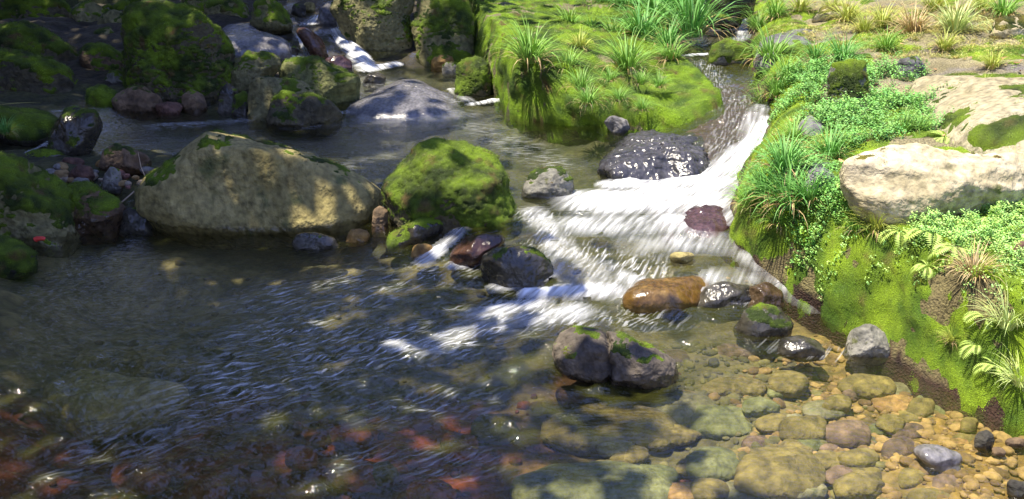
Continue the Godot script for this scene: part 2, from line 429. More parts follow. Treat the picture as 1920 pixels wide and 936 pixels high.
func field(g: PackedFloat32Array, x: float, z: float) -> float:
	var u := clampf((x - GX0) / GS, 0.0, GNX - 1.01)
	var v := clampf((z - GZ0) / GS, 0.0, GNZ - 1.01)
	var i := int(u)
	var j := int(v)
	u -= i
	v -= j
	var k := j * GNX + i
	return lerpf(lerpf(g[k], g[k + 1], u), lerpf(g[k + GNX], g[k + GNX + 1], u), v)


func bed_height(x: float, z: float) -> float:
	var d := field(depth_grid, x, z)
	return field(level_grid, x, z) - d + 0.035 * n_mid.get_noise_2d(x, z) * (1.0 if d > 0.05 else 1.6)


# ---------------------------------------------------------------- right-hand bank
func make_bank_rows() -> void:
	var c := Curve2D.new()
	var tot := []
	var n := BANK_LINE.size() / 4
	for i in n:
		c.add_point(Vector2(BANK_LINE[i * 4], BANK_LINE[i * 4 + 1]))
	var px := PackedFloat32Array()
	for i in n - 1:
		var a := Vector2(BANK_LINE[i * 4], BANK_LINE[i * 4 + 1])
		var b := Vector2(BANK_LINE[i * 4 + 4], BANK_LINE[i * 4 + 5])
		var step := 0.032 if b.y > -12.5 and a.y < -2.5 else 0.12
		var k := maxi(1, int(a.distance_to(b) / step))
		for j in k:
			var t := float(j) / k
			rows_x.append(lerpf(a.x, b.x, t))
			rows_z.append(lerpf(a.y, b.y, t))
			rows_l.append(lerpf(BANK_LINE[i * 4 + 2], BANK_LINE[i * 4 + 6], t))
			rows_h.append(lerpf(BANK_LINE[i * 4 + 3], BANK_LINE[i * 4 + 7], t))
	for pass_no in 30:
		for a in [rows_x, rows_z, rows_l, rows_h]:
			var s: PackedFloat32Array = a
			for i in range(1, s.size() - 1):
				s[i] = 0.25 * s[i - 1] + 0.5 * s[i] + 0.25 * s[i + 1]
	var m := rows_x.size()
	rows_nx.resize(m)
	rows_nz.resize(m)
	for i in m:
		var i0 := maxi(0, i - 6)
		var i1 := mini(m - 1, i + 6)
		var d := Vector2(rows_x[i1] - rows_x[i0], rows_z[i1] - rows_z[i0]).normalized()
		rows_nx[i] = d.y
		rows_nz[i] = -d.x
	for pass_no in 60:
		for i in range(1, m - 1):
			rows_nx[i] = 0.25 * rows_nx[i - 1] + 0.5 * rows_nx[i] + 0.25 * rows_nx[i + 1]
			rows_nz[i] = 0.25 * rows_nz[i - 1] + 0.5 * rows_nz[i] + 0.25 * rows_nz[i + 1]


func bank_profile(d: float, hw: float) -> float:
	if d <= 0.0:
		return d * 4.0
	if d < 0.3:
		return hw * (1.0 - pow(1.0 - d / 0.3, 1.7))
	return hw + 0.13 * (d - 0.3) + 0.25 * maxf(0.0, d - 2.6)


func bank_point(r: int, d: float) -> Vector3:
	var near := minf(d, SHEER)
	var x := rows_x[r] + rows_nx[r] * near + maxf(0.0, d - SHEER)
	var z := rows_z[r] + rows_nz[r] * near
	var y := rows_l[r] + bank_profile(d, rows_h[r])
	var top := smoothstep(0.1, 0.6, d)
	var b := n_mid.get_noise_3d(x, y, z)
	y += top * (0.05 * n_big.get_noise_2d(x * 2.0, z * 2.0) + 0.035 * b)
	var out := (1.0 - smoothstep(0.25, 0.45, d)) * (0.05 * b + 0.05 * n_big.get_noise_3d(x * 3.0, y * 2.0, z * 3.0))
	return Vector3(x - rows_nx[r] * out, y, z - rows_nz[r] * out)


func bank_row(z: float) -> int:
	var lo := 0
	var hi := rows_x.size() - 1
	while hi - lo > 1:
		var mid := (lo + hi) / 2
		if rows_z[mid] + rows_nz[mid] * SHEER < z:
			lo = mid
		else:
			hi = mid
	return lo


func bank_at(x: float, z: float) -> Array:
	var r := bank_row(z)
	var d := SHEER + x - (rows_x[r] + rows_nx[r] * SHEER)
	return [bank_point(r, maxf(d, 0.0)), d, r]


func bank() -> void:
	var ds := PackedFloat32Array()
	var d := -0.12
	while d < 9.0:
		ds.append(d)
		d += 0.012 if d < 0.34 else (0.035 if d < 2.4 else 0.2)
	var nr := rows_x.size()
	var nd := ds.size()
	var v := PackedVector3Array()
	var idx := PackedInt32Array()
	for r in nr:
		for k in nd:
			v.append(bank_point(r, ds[k]))
	for r in nr - 1:
		for k in nd - 1:
			var a := r * nd + k
			idx.append_array([a, a + nd, a + 1, a + 1, a + nd, a + nd + 1])
	var n := normals_of(v, idx)
	if n[nd * nr / 2 + nd - 10].y < 0:
		for t in range(0, idx.size(), 3):
			var s := idx[t + 1]
			idx[t + 1] = idx[t + 2]
			idx[t + 2] = s
		n = normals_of(v, idx)
	var col := PackedColorArray()
	var cover := PackedFloat32Array()
	col.resize(v.size())
	cover.resize(v.size())
	for i in v.size():
		var p := v[i]
		var dd := ds[i % nd]
		var lv := rows_l[i / nd]
		var b := n_big.get_noise_3dv(p * 1.7)
		var m := n_mid.get_noise_3dv(p * 1.2)
		var f := n_fine.get_noise_3dv(p)
		var c := lc(Color(0.24, 0.21, 0.11), Color(0.44, 0.39, 0.24), 0.5 + b + 0.5 * m)
		c = lc(c, Color(0.22, 0.20, 0.19), (m - 0.1) * 3.0)
		if dd < 0.4:
			c = lc(Color(0.16, 0.13, 0.06), Color(0.26, 0.23, 0.09), 0.5 + b + 0.6 * f)
			if p.y < lv + 0.10 + 0.16 * b + 0.06 * m:
				c = lc(Color(0.03, 0.014, 0.009), Color(0.085, 0.04, 0.022), 0.5 + m + 0.6 * f)
		col[i] = c * (1.0 + 0.25 * f)
		var g := 0.12 + 0.75 * b + 0.45 * m + 0.15 * f
		if dd < 0.4:
			g = 0.2 + 0.8 * m + 0.3 * b + 0.35 * f - 1.9 * clampf(0.15 - (p.y - lv) + 0.14 * b + 0.07 * f, 0.0, 1.0)
		elif dd > 4.0:
			g = -1.0
		elif p.z < -7.0 + 0.5 * b:
			g -= 0.26
		cover[i] = g
	var am := ArrayMesh.new()
	add_surface(am, v, n, col, idx, M.soil)
	var o := inst("riverbank_terrain", am, self)
	tag(o, "", "", "", "structure")
	moss_part(o, v, n, idx, cover, 0.014, Vector3.ZERO, Color(0.08, 0.17, 0.006), Color(0.30, 0.46, 0.015))


# ---------------------------------------------------------------- bed, hillside, ledge
func grid_sheet(xs: PackedFloat32Array, zs: PackedFloat32Array, ys: PackedFloat32Array, keep: PackedByteArray) -> Array:
	var v := PackedVector3Array()
	var idx := PackedInt32Array()
	var nx := xs.size()
	for j in zs.size():
		for i in nx:
			v.append(Vector3(xs[i], ys[j * nx + i], zs[j]))
	for j in zs.size() - 1:
		for i in nx - 1:
			var a := j * nx + i
			if keep.size() and not (keep[a] or keep[a + 1] or keep[a + nx] or keep[a + nx + 1]):
				continue
			idx.append_array([a, a + 1, a + nx, a + 1, a + nx + 1, a + nx])
	return [v, idx]


func spread(a: float, b: float, step: float) -> PackedFloat32Array:
	var o := PackedFloat32Array()
	var n := int((b - a) / step)
	for i in n + 1:
		o.append(a + i * (b - a) / n)
	return o


func stream_bed() -> void:
	var xs := spread(-8.8, 6.5, 0.05)
	var zs := spread(-16.5, 1.2, 0.05)
	var ys := PackedFloat32Array()
	for z in zs:
		for x in xs:
			ys.append(bed_height(x, z) + 0.012 * n_fine.get_noise_2d(x, z))
	var s := grid_sheet(xs, zs, ys, PackedByteArray())
	var v: PackedVector3Array = s[0]
	var idx: PackedInt32Array = s[1]
	var n := normals_of(v, idx)
	var col := PackedColorArray()
	col.resize(v.size())
	for i in v.size():
		var p := v[i]
		var m := n_mid.get_noise_2d(p.x, p.z)
		var f := n_fine.get_noise_2d(p.x * 1.5, p.z * 1.5)
		var b := n_big.get_noise_2d(p.x, p.z)
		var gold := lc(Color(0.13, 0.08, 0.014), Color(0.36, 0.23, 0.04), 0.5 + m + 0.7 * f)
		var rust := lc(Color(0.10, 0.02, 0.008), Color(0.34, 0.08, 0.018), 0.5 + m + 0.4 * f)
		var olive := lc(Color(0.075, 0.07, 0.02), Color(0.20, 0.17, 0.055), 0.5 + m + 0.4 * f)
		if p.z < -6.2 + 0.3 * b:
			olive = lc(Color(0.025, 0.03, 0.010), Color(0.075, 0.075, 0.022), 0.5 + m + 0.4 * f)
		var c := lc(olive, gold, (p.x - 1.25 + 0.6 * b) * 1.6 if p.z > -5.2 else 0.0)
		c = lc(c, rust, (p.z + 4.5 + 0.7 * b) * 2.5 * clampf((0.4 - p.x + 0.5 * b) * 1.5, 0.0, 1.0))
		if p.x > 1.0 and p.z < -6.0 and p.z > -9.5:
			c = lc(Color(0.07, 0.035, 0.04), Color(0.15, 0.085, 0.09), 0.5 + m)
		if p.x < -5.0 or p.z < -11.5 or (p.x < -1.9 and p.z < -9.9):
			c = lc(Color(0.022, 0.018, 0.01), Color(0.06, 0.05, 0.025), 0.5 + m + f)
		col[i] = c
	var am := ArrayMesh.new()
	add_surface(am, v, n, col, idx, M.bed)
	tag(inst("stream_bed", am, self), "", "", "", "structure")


func hillside() -> void:
	var xs := PackedFloat32Array()
	var zs := PackedFloat32Array()
	for i in 81:
		var u := (i - 40) / 40.0
		xs.append(u * 12.0 + u * u * u * 70.0)
		zs.append(-8.0 + u * 12.0 + u * u * u * 70.0)
	var ys := PackedFloat32Array()
	for z in zs:
		for x in xs:
			var out := maxf(maxf(-x - 6.8, 0.0), maxf(0.0, x - 8.5))
			var back := maxf(0.0, -z - 14.5)
			var y := -0.7 + minf(out * 0.55, 14.0) + minf(back * 0.42, 12.0) + minf(1.2, (out + back) * 0.9)
			ys.append(y + (0.5 * n_big.get_noise_2d(x * 0.3, z * 0.3) if out + back > 0.5 else 0.0))
	var s := grid_sheet(xs, zs, ys, PackedByteArray())
	var v: PackedVector3Array = s[0]
	var idx: PackedInt32Array = s[1]
	var col := PackedColorArray()
	for p in v:
		col.append(lc(Color(0.05, 0.045, 0.02), Color(0.07, 0.10, 0.025), 0.5 + n_big.get_noise_2d(p.x, p.z)))
	var am := ArrayMesh.new()
	add_surface(am, v, normals_of(v, idx), col, idx, M.soil)
	tag(inst("hillside", am, self), "", "", "", "structure")


func ledge() -> void:
	var n := LEDGE_LINE.size() / 3
	var mid := Vector3(0.85, 0.76, -11.3)
	var px := PackedVector3Array()
	for i in n:
		var a := Vector3(LEDGE_LINE[i * 3], LEDGE_LINE[i * 3 + 2], LEDGE_LINE[i * 3 + 1])
		var b := Vector3(LEDGE_LINE[(i + 1) % n * 3], LEDGE_LINE[(i + 1) % n * 3 + 2], LEDGE_LINE[(i + 1) % n * 3 + 1])
		var k := maxi(2, int(a.distance_to(b) / 0.035))
		for j in k:
			px.append(a.lerp(b, float(j) / k))
	var m := px.size()
	for pass_no in 10:
		var q := px.duplicate()
		for i in m:
			px[i] = q[(i + m - 1) % m] * 0.25 + q[i] * 0.5 + q[(i + 1) % m] * 0.25
	var v := PackedVector3Array()
	var idx := PackedInt32Array()
	var walls := 22
	var tops := 60
	var base := Vector3(mid.x, 0.0, mid.z)
	for k in walls + tops:
		for i in m:
			var e := px[i]
			var inward := Vector3(mid.x - e.x, 0, mid.z - e.z)
			var reach := inward.length()
			inward /= reach
			var p: Vector3
			if k < walls:
				var u := float(k) / walls
				var round_in := 0.10 * u + 0.10 * pow(u, 6.0)
				p = Vector3(e.x, lerpf(-0.12, e.y - 0.03, u), e.z) + inward * round_in
				p += -inward * (0.06 * n_mid.get_noise_3dv(p) + 0.10 * n_big.get_noise_3dv(p * 2.5))
			else:
				var u := float(k - walls) / (tops - 1)
				var w := 0.2 / reach + (1.0 - 0.2 / reach) * u
				p = Vector3(lerpf(e.x, mid.x, w), lerpf(e.y, mid.y, smoothstep(0.0, 1.0, u)), lerpf(e.z, mid.z, w))
				p += -inward * 0.10 * n_big.get_noise_3dv(p * 2.5) * (1.0 - smoothstep(0.0, 0.3, u))
				p.y += 0.05 * n_big.get_noise_2d(p.x * 2.0, p.z * 2.0) + 0.03 * n_mid.get_noise_2d(p.x, p.z)
			v.append(p - base)
	for k in walls + tops - 1:
		for i in m:
			var a := k * m + i
			var b := k * m + (i + 1) % m
			idx.append_array([a, a + m, b, b, a + m, b + m])
	var nn := normals_of(v, idx)
	if nn[m * (walls + 30)].y < 0:
		for t in range(0, idx.size(), 3):
			var s := idx[t + 1]
			idx[t + 1] = idx[t + 2]
			idx[t + 2] = s
		nn = normals_of(v, idx)
	var col := PackedColorArray()
	var cover := PackedFloat32Array()
	for i in v.size():
		var p := v[i] + base
		var b := n_big.get_noise_3dv(p * 1.6)
		var f := n_mid.get_noise_3dv(p * 1.5)
		var c := lc(Color(0.14, 0.13, 0.06), Color(0.36, 0.34, 0.20), 0.5 + b + 0.6 * f)
		if p.y < 0.24 + 0.08 * b:
			c = Color(0.035, 0.026, 0.016)
		col.append(c)
		cover.append(0.12 + 0.6 * b + 0.75 * f + 0.12 * nn[i].y - 2.5 * clampf(0.26 - p.y + 0.1 * b, 0.0, 1.0) + 0.3 * clampf(p.z + 10.2, 0.0, 1.0))
	var am := ArrayMesh.new()
	add_surface(am, v, nn, col, idx, M.rock)
	var o := inst("mossy_ledge", am, self)
	o.position = base
	tag(o, "long block of rock carpeted in green moss between the two branches of the stream", "rock ledge")
	moss_part(o, v, nn, idx, cover, 0.02, base, Color(0.05, 0.11, 0.004), Color(0.22, 0.38, 0.006))


# ---------------------------------------------------------------- water
func flow_near(line: Array, x: float, z: float) -> Vector3:
	var best := 1e9
	var res := Vector3.ZERO
	var run := 0.0
	for i in range(0, line.size() - 2, 2):
		var ax: float = line[i]
		var az: float = line[i + 1]
		var ex: float = line[i + 2] - ax
		var ez: float = line[i + 3] - az
		var l2 := ex * ex + ez * ez
		var t := clampf(((x - ax) * ex + (z - az) * ez) / l2, 0.0, 1.0)
		var qx := ax + ex * t - x
		var qz := az + ez * t - z
		var d := qx * qx + qz * qz
		var l := sqrt(l2)
		if d < best:
			best = d
			res = Vector3(signf(ex * (z - az) - ez * (x - ax)) * sqrt(d), run + t * l, sqrt(d))
		run += l
	return res


func liveliness(x: float, z: float) -> float:
	var q := flow_near(FLOW_MAIN, x, z)
	var wide := 0.45 + 0.55 * smoothstep(3.5, 6.5, q.y)
	return 1.0 - smoothstep(wide * 0.6, wide * 1.5, q.z)


func water_height(x: float, z: float, live: float) -> float:
	var y := field(level_grid, x, z)
	y += 0.0035 * n_mid.get_noise_2d(x * 1.2, z * 3.0)
	if live > 0.01:
		y += live * (0.030 * n_mid.get_noise_2d(x * 1.5 + 3.0, z * 3.0) + 0.014 * n_fine.get_noise_2d(x * 0.8, z * 1.6))
	return y


func water() -> void:
	var xs := spread(-6.8, 3.4, 0.03)
	var zs := PackedFloat32Array()
	var z := -14.0
	while z < 0.6:
		zs.append(z)
		z += lerpf(0.02, 0.045, clampf((-z - 3.0) / 8.0, 0.0, 1.0))
	var ys := PackedFloat32Array()
	var keep := PackedByteArray()
	var lively := PackedFloat32Array()
	for zz in zs:
		for x in xs:
			var live := liveliness(x, zz)
			var y := water_height(x, zz, live)
			ys.append(y)
			lively.append(live)
			keep.append(1 if y > bed_height(x, zz) - 0.05 else 0)
	var s := grid_sheet(xs, zs, ys, keep)
	var v: PackedVector3Array = s[0]
	var idx: PackedInt32Array = s[1]
	var n := normals_of(v, idx)
	var blank := PackedColorArray()
	blank.resize(v.size())
	var tiers := [PackedInt32Array(), PackedInt32Array(), PackedInt32Array(), PackedInt32Array()]
	for k in range(0, idx.size(), 3):
		var p := v[idx[k]]
		var live := lively[idx[k]] + 0.35 * n_mid.get_noise_2d(p.x * 1.3, p.z * 2.6) + 0.25 * n_fine.get_noise_2d(p.x * 2.0, p.z * 4.0)
		var tier: PackedInt32Array = tiers[clampi(int((live + 0.1) * 4.0), 0, 3)]
		tier.append_array([idx[k], idx[k + 1], idx[k + 2]])
	var am := ArrayMesh.new()
	for k in 4:
		if tiers[k].size():
			var c := compact(v, n, blank, tiers[k])
			add_surface(am, c[0], c[1], PackedColorArray(), c[3], M["water_%d" % k])
	tag(inst("stream_water", am, self), "", "", "", "structure")


func foam() -> void:
	foam_sheet(FOAM_STROKES, M.foam, "white_water", "white foaming water of the cascades and rapids", "white water", 1.0)
	foam_sheet(STREAK_STROKES, M.streaks, "foam_streaks", "thin bluish streaks of foam drawn out along the current", "foam", 0.0)


func foam_sheet(strokes: Array, m: Material, called: String, label: String, category: String, body: float) -> void:
	var xs := spread(-5.0, 3.2, 0.024)
	var zs := spread(-13.0, -3.2, 0.03)
	var nx := xs.size()
	var ys := PackedFloat32Array()
	var keep := PackedByteArray()
	var alpha := PackedFloat32Array()
	var uv := PackedVector2Array()
	for z in zs:
		var near := []
		for i in range(0, strokes.size(), 7):
			var zr: float = maxf(strokes[i + 4], strokes[i + 5]) * 2.0 + 0.05
			if z > minf(strokes[i + 1], strokes[i + 3]) - zr and z < maxf(strokes[i + 1], strokes[i + 3]) + zr:
				near.append(i)
		for x in xs:
			var c := 0.0
			for i in near:
				var ax: float = strokes[i]
				var az: float = strokes[i + 1]
				var ex: float = strokes[i + 2] - ax
				var ez: float = strokes[i + 3] - az
				var t := clampf(((x - ax) * ex + (z - az) * ez) / (ex * ex + ez * ez + 1e-6), 0.0, 1.0)
				var r := lerpf(strokes[i + 4], strokes[i + 5], t) * 1.7
				var d := Vector2(ax + ex * t - x, az + ez * t - z).length()
				if d < r:
					var k := 1.0 - d / r
					c = maxf(c, strokes[i + 6] * minf(1.0, k * k * (3.0 - 2.0 * k) * 1.25)) + 0.08 * strokes[i + 6] * k
			if c > 0.015:
				var live := liveliness(x, z)
				var lump := n_mid.get_noise_2d(x * 1.1, z * 1.1)
				var y := field(level_grid, x, z) + 0.012 + body * c * (0.02 + 0.035 * lump)
				if body < 0.5:
					y = water_height(x, z, live) + 0.006
				ys.append(y)
				var q := flow_near(FLOW_MAIN if x > 0.0 or z > -8.0 else FLOW_FALLS, x, z)
				if x > 1.5 and z < -10.0:
					q = flow_near(FLOW_FAR, x, z)
				if body < 0.5 and z < -6.3 and x < 1.0:
					q = Vector3(z, x, 0)
				uv.append(Vector2(q.x, q.y))
				alpha.append(clampf(c * (1.0 + 0.9 * lump), 0.0, 1.0))
				keep.append(1)
			else:
				ys.append(field(level_grid, x, z))
				uv.append(Vector2.ZERO)
				alpha.append(0.0)
				keep.append(0)
	var v := PackedVector3Array()
	var idx := PackedInt32Array()
	for j in zs.size():
		for i in nx:
			v.append(Vector3(xs[i], ys[j * nx + i], zs[j]))
	for j in zs.size() - 1:
		for i in nx - 1:
			var a := j * nx + i
			if keep[a] and keep[a + 1] and keep[a + nx] and keep[a + nx + 1]:
				idx.append_array([a, a + 1, a + nx, a + 1, a + nx + 1, a + nx])
	var nn := normals_of(v, idx)
	var remap := PackedInt32Array()
	remap.resize(v.size())
	remap.fill(-1)
	var v2 := PackedVector3Array()
	var n2 := PackedVector3Array()
	var c2 := PackedColorArray()
	var u2 := PackedVector2Array()
	for k in idx.size():
		var i := idx[k]
		if remap[i] < 0:
			remap[i] = v2.size()
			v2.append(v[i])
			n2.append(nn[i])
			u2.append(uv[i])
			c2.append(Color(0.76, 0.79, 0.83, alpha[i]))
		idx[k] = remap[i]
	var am := ArrayMesh.new()
	add_surface(am, v2, n2, c2, idx, m, u2)
	var o := inst(called, am, self)
	tag(o, label, category, "", "stuff")


# ---------------------------------------------------------------- rocks
func sphere(sub: int) -> Array:
	if spheres.has(sub):
		return spheres[sub]
	var g := (1.0 + sqrt(5.0)) / 2.0
	var v := PackedVector3Array([Vector3(-1, g, 0), Vector3(1, g, 0), Vector3(-1, -g, 0), Vector3(1, -g, 0), Vector3(0, -1, g), Vector3(0, 1, g), Vector3(0, -1, -g), Vector3(0, 1, -g), Vector3(g, 0, -1), Vector3(g, 0, 1), Vector3(-g, 0, -1), Vector3(-g, 0, 1)])
	for i in v.size():
		v[i] = v[i].normalized()
	var f := PackedInt32Array([0, 11, 5, 0, 5, 1, 0, 1, 7, 0, 7, 10, 0, 10, 11, 1, 5, 9, 5, 11, 4, 11, 10, 2, 10, 7, 6, 7, 1, 8, 3, 9, 4, 3, 4, 2, 3, 2, 6, 3, 6, 8, 3, 8, 9, 4, 9, 5, 2, 4, 11, 6, 2, 10, 8, 6, 7, 9, 8, 1])
	for s in sub:
		var mids := {}
		var f2 := PackedInt32Array()
		for t in range(0, f.size(), 3):
			var m := [0, 0, 0]
			for e in 3:
				var a := f[t + e]
				var b := f[t + (e + 1) % 3]
				var key := mini(a, b) * 1000000 + maxi(a, b)
				if not mids.has(key):
					mids[key] = v.size()
					v.append((v[a] + v[b]).normalized())
				m[e] = mids[key]
			f2.append_array([f[t], m[0], m[2], f[t + 1], m[1], m[0], f[t + 2], m[2], m[1], m[0], m[1], m[2]])
		f = f2
	for t in range(0, f.size(), 3):
		var k := f[t + 1]
		f[t + 1] = f[t + 2]
		f[t + 2] = k
	spheres[sub] = [v, f]
	return spheres[sub]


const STYLES := {
	"dark": [Color(0.06, 0.055, 0.03), Color(0.15, 0.13, 0.07)],
	"olive": [Color(0.14, 0.135, 0.05), Color(0.27, 0.25, 0.12)],
	"moss_stone": [Color(0.10, 0.115, 0.03), Color(0.21, 0.22, 0.075)],
	"tan": [Color(0.25, 0.21, 0.07), Color(0.42, 0.36, 0.15)],
	"pale": [Color(0.44, 0.38, 0.22), Color(0.62, 0.55, 0.40)],
	"pale_grey": [Color(0.32, 0.28, 0.17), Color(0.50, 0.45, 0.32)],
	"pale_wet": [Color(0.3, 0.29, 0.3), Color(0.5, 0.48, 0.5)],
	"brown": [Color(0.10, 0.065, 0.035), Color(0.22, 0.15, 0.085)],
	"red": [Color(0.10, 0.05, 0.035), Color(0.23, 0.125, 0.085)],
	"rust": [Color(0.14, 0.03, 0.012), Color(0.34, 0.10, 0.025)],
	"amber": [Color(0.22, 0.12, 0.03), Color(0.38, 0.24, 0.07)],
	"ochre": [Color(0.13, 0.105, 0.025), Color(0.25, 0.20, 0.05)],
	"grey": [Color(0.13, 0.13, 0.11), Color(0.27, 0.26, 0.22)],
	"amber_bright": [Color(0.30, 0.15, 0.03), Color(0.50, 0.30, 0.09)],
	"ochre_pale": [Color(0.42, 0.36, 0.10), Color(0.60, 0.52, 0.18)],
	"grey_brown": [Color(0.07, 0.058, 0.045), Color(0.17, 0.14, 0.105)],
	"wet": [Color(0.03, 0.028, 0.022), Color(0.085, 0.078, 0.06)],
	"slate": [Color(0.10, 0.10, 0.11), Color(0.22, 0.215, 0.23)],
	"slate_mid": [Color(0.07, 0.07, 0.085), Color(0.18, 0.175, 0.195)],
	"slate_dark": [Color(0.045, 0.045, 0.055), Color(0.12, 0.115, 0.13)],
	"purple": [Color(0.09, 0.05, 0.055), Color(0.19, 0.11, 0.12)],
}


func rock(called: String, label: String, category: String, group: String, at: Vector3, deep: float, outline: Array, style: String, moss: float, wet_to: float, foot: float, facets: int, sub: int, rough: float, turn: float) -> void:
	count_rock += 1
	var rng := RandomNumberGenerator.new()
	rng.seed = 1000 + count_rock * 17
	var lean := Basis(Vector3.RIGHT, deg_to_rad(turn))
	var sp := sphere(sub)
	var dirs: PackedVector3Array = sp[0]
	var idx: PackedInt32Array = sp[1]
	var size := 0.0
	for o in outline:
		size += o
	size /= outline.size()
	var na := outline.size()
	var planes := []
	for k in facets:
		var pn := Vector3(rng.randf_range(-1, 1), rng.randf_range(-0.7, 1), rng.randf_range(0.35, 1.2)).normalized()
		if k % 4 == 3:
			pn.z = -pn.z
		planes.append([pn, rng.randf_range(0.74, 0.93) if facets < 20 else rng.randf_range(0.6, 0.88)])
	var shape := func(d: Vector3) -> float:
		var a := fposmod(atan2(d.y, d.x), TAU) / TAU * na
		var i := int(a) % na
		var rho := lerpf(outline[i], outline[(i + 1) % na], a - int(a))
		var q := sqrt(d.x * d.x + d.y * d.y)
		return pow(pow(q / rho, 2.5) + pow(absf(d.z) / deep, 2.5), -0.4)
	var base := Vector3(at.x, foot, at.z)
	var shift := at - base
	var seed_at := Vector3(count_rock * 3.7, count_rock * 1.3, 0)
	var v := PackedVector3Array()
	v.resize(dirs.size())
	var half_x: float = 0.5 * (outline[0] + outline[na / 2])
	var half_y: float = 0.5 * (outline[na / 4] + outline[na * 3 / 4])
	var crack := called == "foreground_rock"
	for i in dirs.size():
		var d := dirs[i]
		var r: float = shape.call(d)
		var u := Vector3(d.x / half_x, d.y / half_y, d.z / deep).normalized()
		var cut := 1.0
		for pl in planes:
			var dp: float = u.dot(pl[0])
			if dp > 0.3:
				var rc: float = pl[1] / dp
				if rc < cut + 0.06:
					var h := clampf(0.5 + 0.5 * (cut - rc) / 0.06, 0.0, 1.0)
					cut = lerpf(cut, rc, h) - 0.06 * h * (1.0 - h)
		r *= cut
		var p := d * (r / size)
		r += rough * size * (0.055 * n_mid.get_noise_3dv(p * 0.55 + seed_at) + 0.025 * n_fine.get_noise_3dv(p * 0.4 + seed_at) + 0.012 * n_fine.get_noise_3dv(p * 1.1 - seed_at) - 0.05 * maxf(0.0, n_ridge.get_noise_3dv(p * 0.8 + seed_at) - 0.5))
		var w := d * r
		if crack:
			var off := w.x + 0.055 + 0.02 * n_mid.get_noise_3dv(p)
			w -= d * 0.045 * exp(-off * off / 0.0002)
		v[i] = lean * w + shift
	var n := normals_of(v, idx)
	var pal: Array = STYLES[style]
	var col := PackedColorArray()
	var cover := PackedFloat32Array()
	col.resize(v.size())
	cover.resize(v.size())
	var k := clampf(0.35 / size, 0.5, 3.0)
	var wetness := PackedFloat32Array()
	wetness.resize(v.size())
	var mossy := moss > -0.6
	for i in v.size():
		var w := v[i] + base
		var b := n_mid.get_noise_3dv(w * 0.5 * k + seed_at)
		var m := n_mid.get_noise_3dv(w * 1.7 * k + seed_at)
		var f := n_fine.get_noise_3dv(w * 1.3 + seed_at)
		var c := lc(pal[0], pal[1], 0.5 + 0.9 * b + 0.6 * m + 0.3 * f)
		c = c * (1.0 + 0.35 * f)
		var lich := n_mid.get_noise_3dv(w * 2.6 * k - seed_at)
		if lich > 0.33 and style in ["tan", "olive", "pale", "moss_stone", "grey"]:
			c = lc(c, Color(0.12, 0.13, 0.04), (lich - 0.33) * 4.0)
		var wt := wet_to + 0.035 * m + 0.02 * f - w.y
		wetness[i] = wt
		if wt > 0.0 and style != "wet" and style != "slate":
			c = c * 0.5
		c.a = 1.0
		col[i] = c
		cover[i] = (moss + 0.55 * (n[i].y - 0.45) + 0.42 * m + 0.3 * b + 0.15 * f - (1.5 * clampf(wt + 0.05, 0.0, 0.4) if style != "wet" else 0.0)) if mossy else -1.0
	var dry := PackedInt32Array()
	var wet := PackedInt32Array()
	for t in range(0, idx.size(), 3):
		if wetness[idx[t]] > 0.0:
			wet.append_array([idx[t], idx[t + 1], idx[t + 2]])
		else:
			dry.append_array([idx[t], idx[t + 1], idx[t + 2]])
	var am := ArrayMesh.new()
	if wet.size() and dry.size():
		var kd := compact(v, n, col, dry)
		add_surface(am, kd[0], kd[1], kd[2], kd[3], M.rock)
		var kw := compact(v, n, col, wet)
		add_surface(am, kw[0], kw[1], kw[2], kw[3], M.wet)
	else:
		add_surface(am, v, n, col, idx, M.wet if wet.size() else M.rock)
	var o := inst(called, am, self)
	o.position = base
	tag(o, label, category, group)
	if mossy:
		var bright := Color(0.18, 0.29, 0.005) if style != "pale" else Color(0.30, 0.26, 0.03)
		moss_part(o, v, n, idx, cover, clampf(0.045 * size, 0.006, 0.022), base, Color(0.03, 0.055, 0.003), bright)


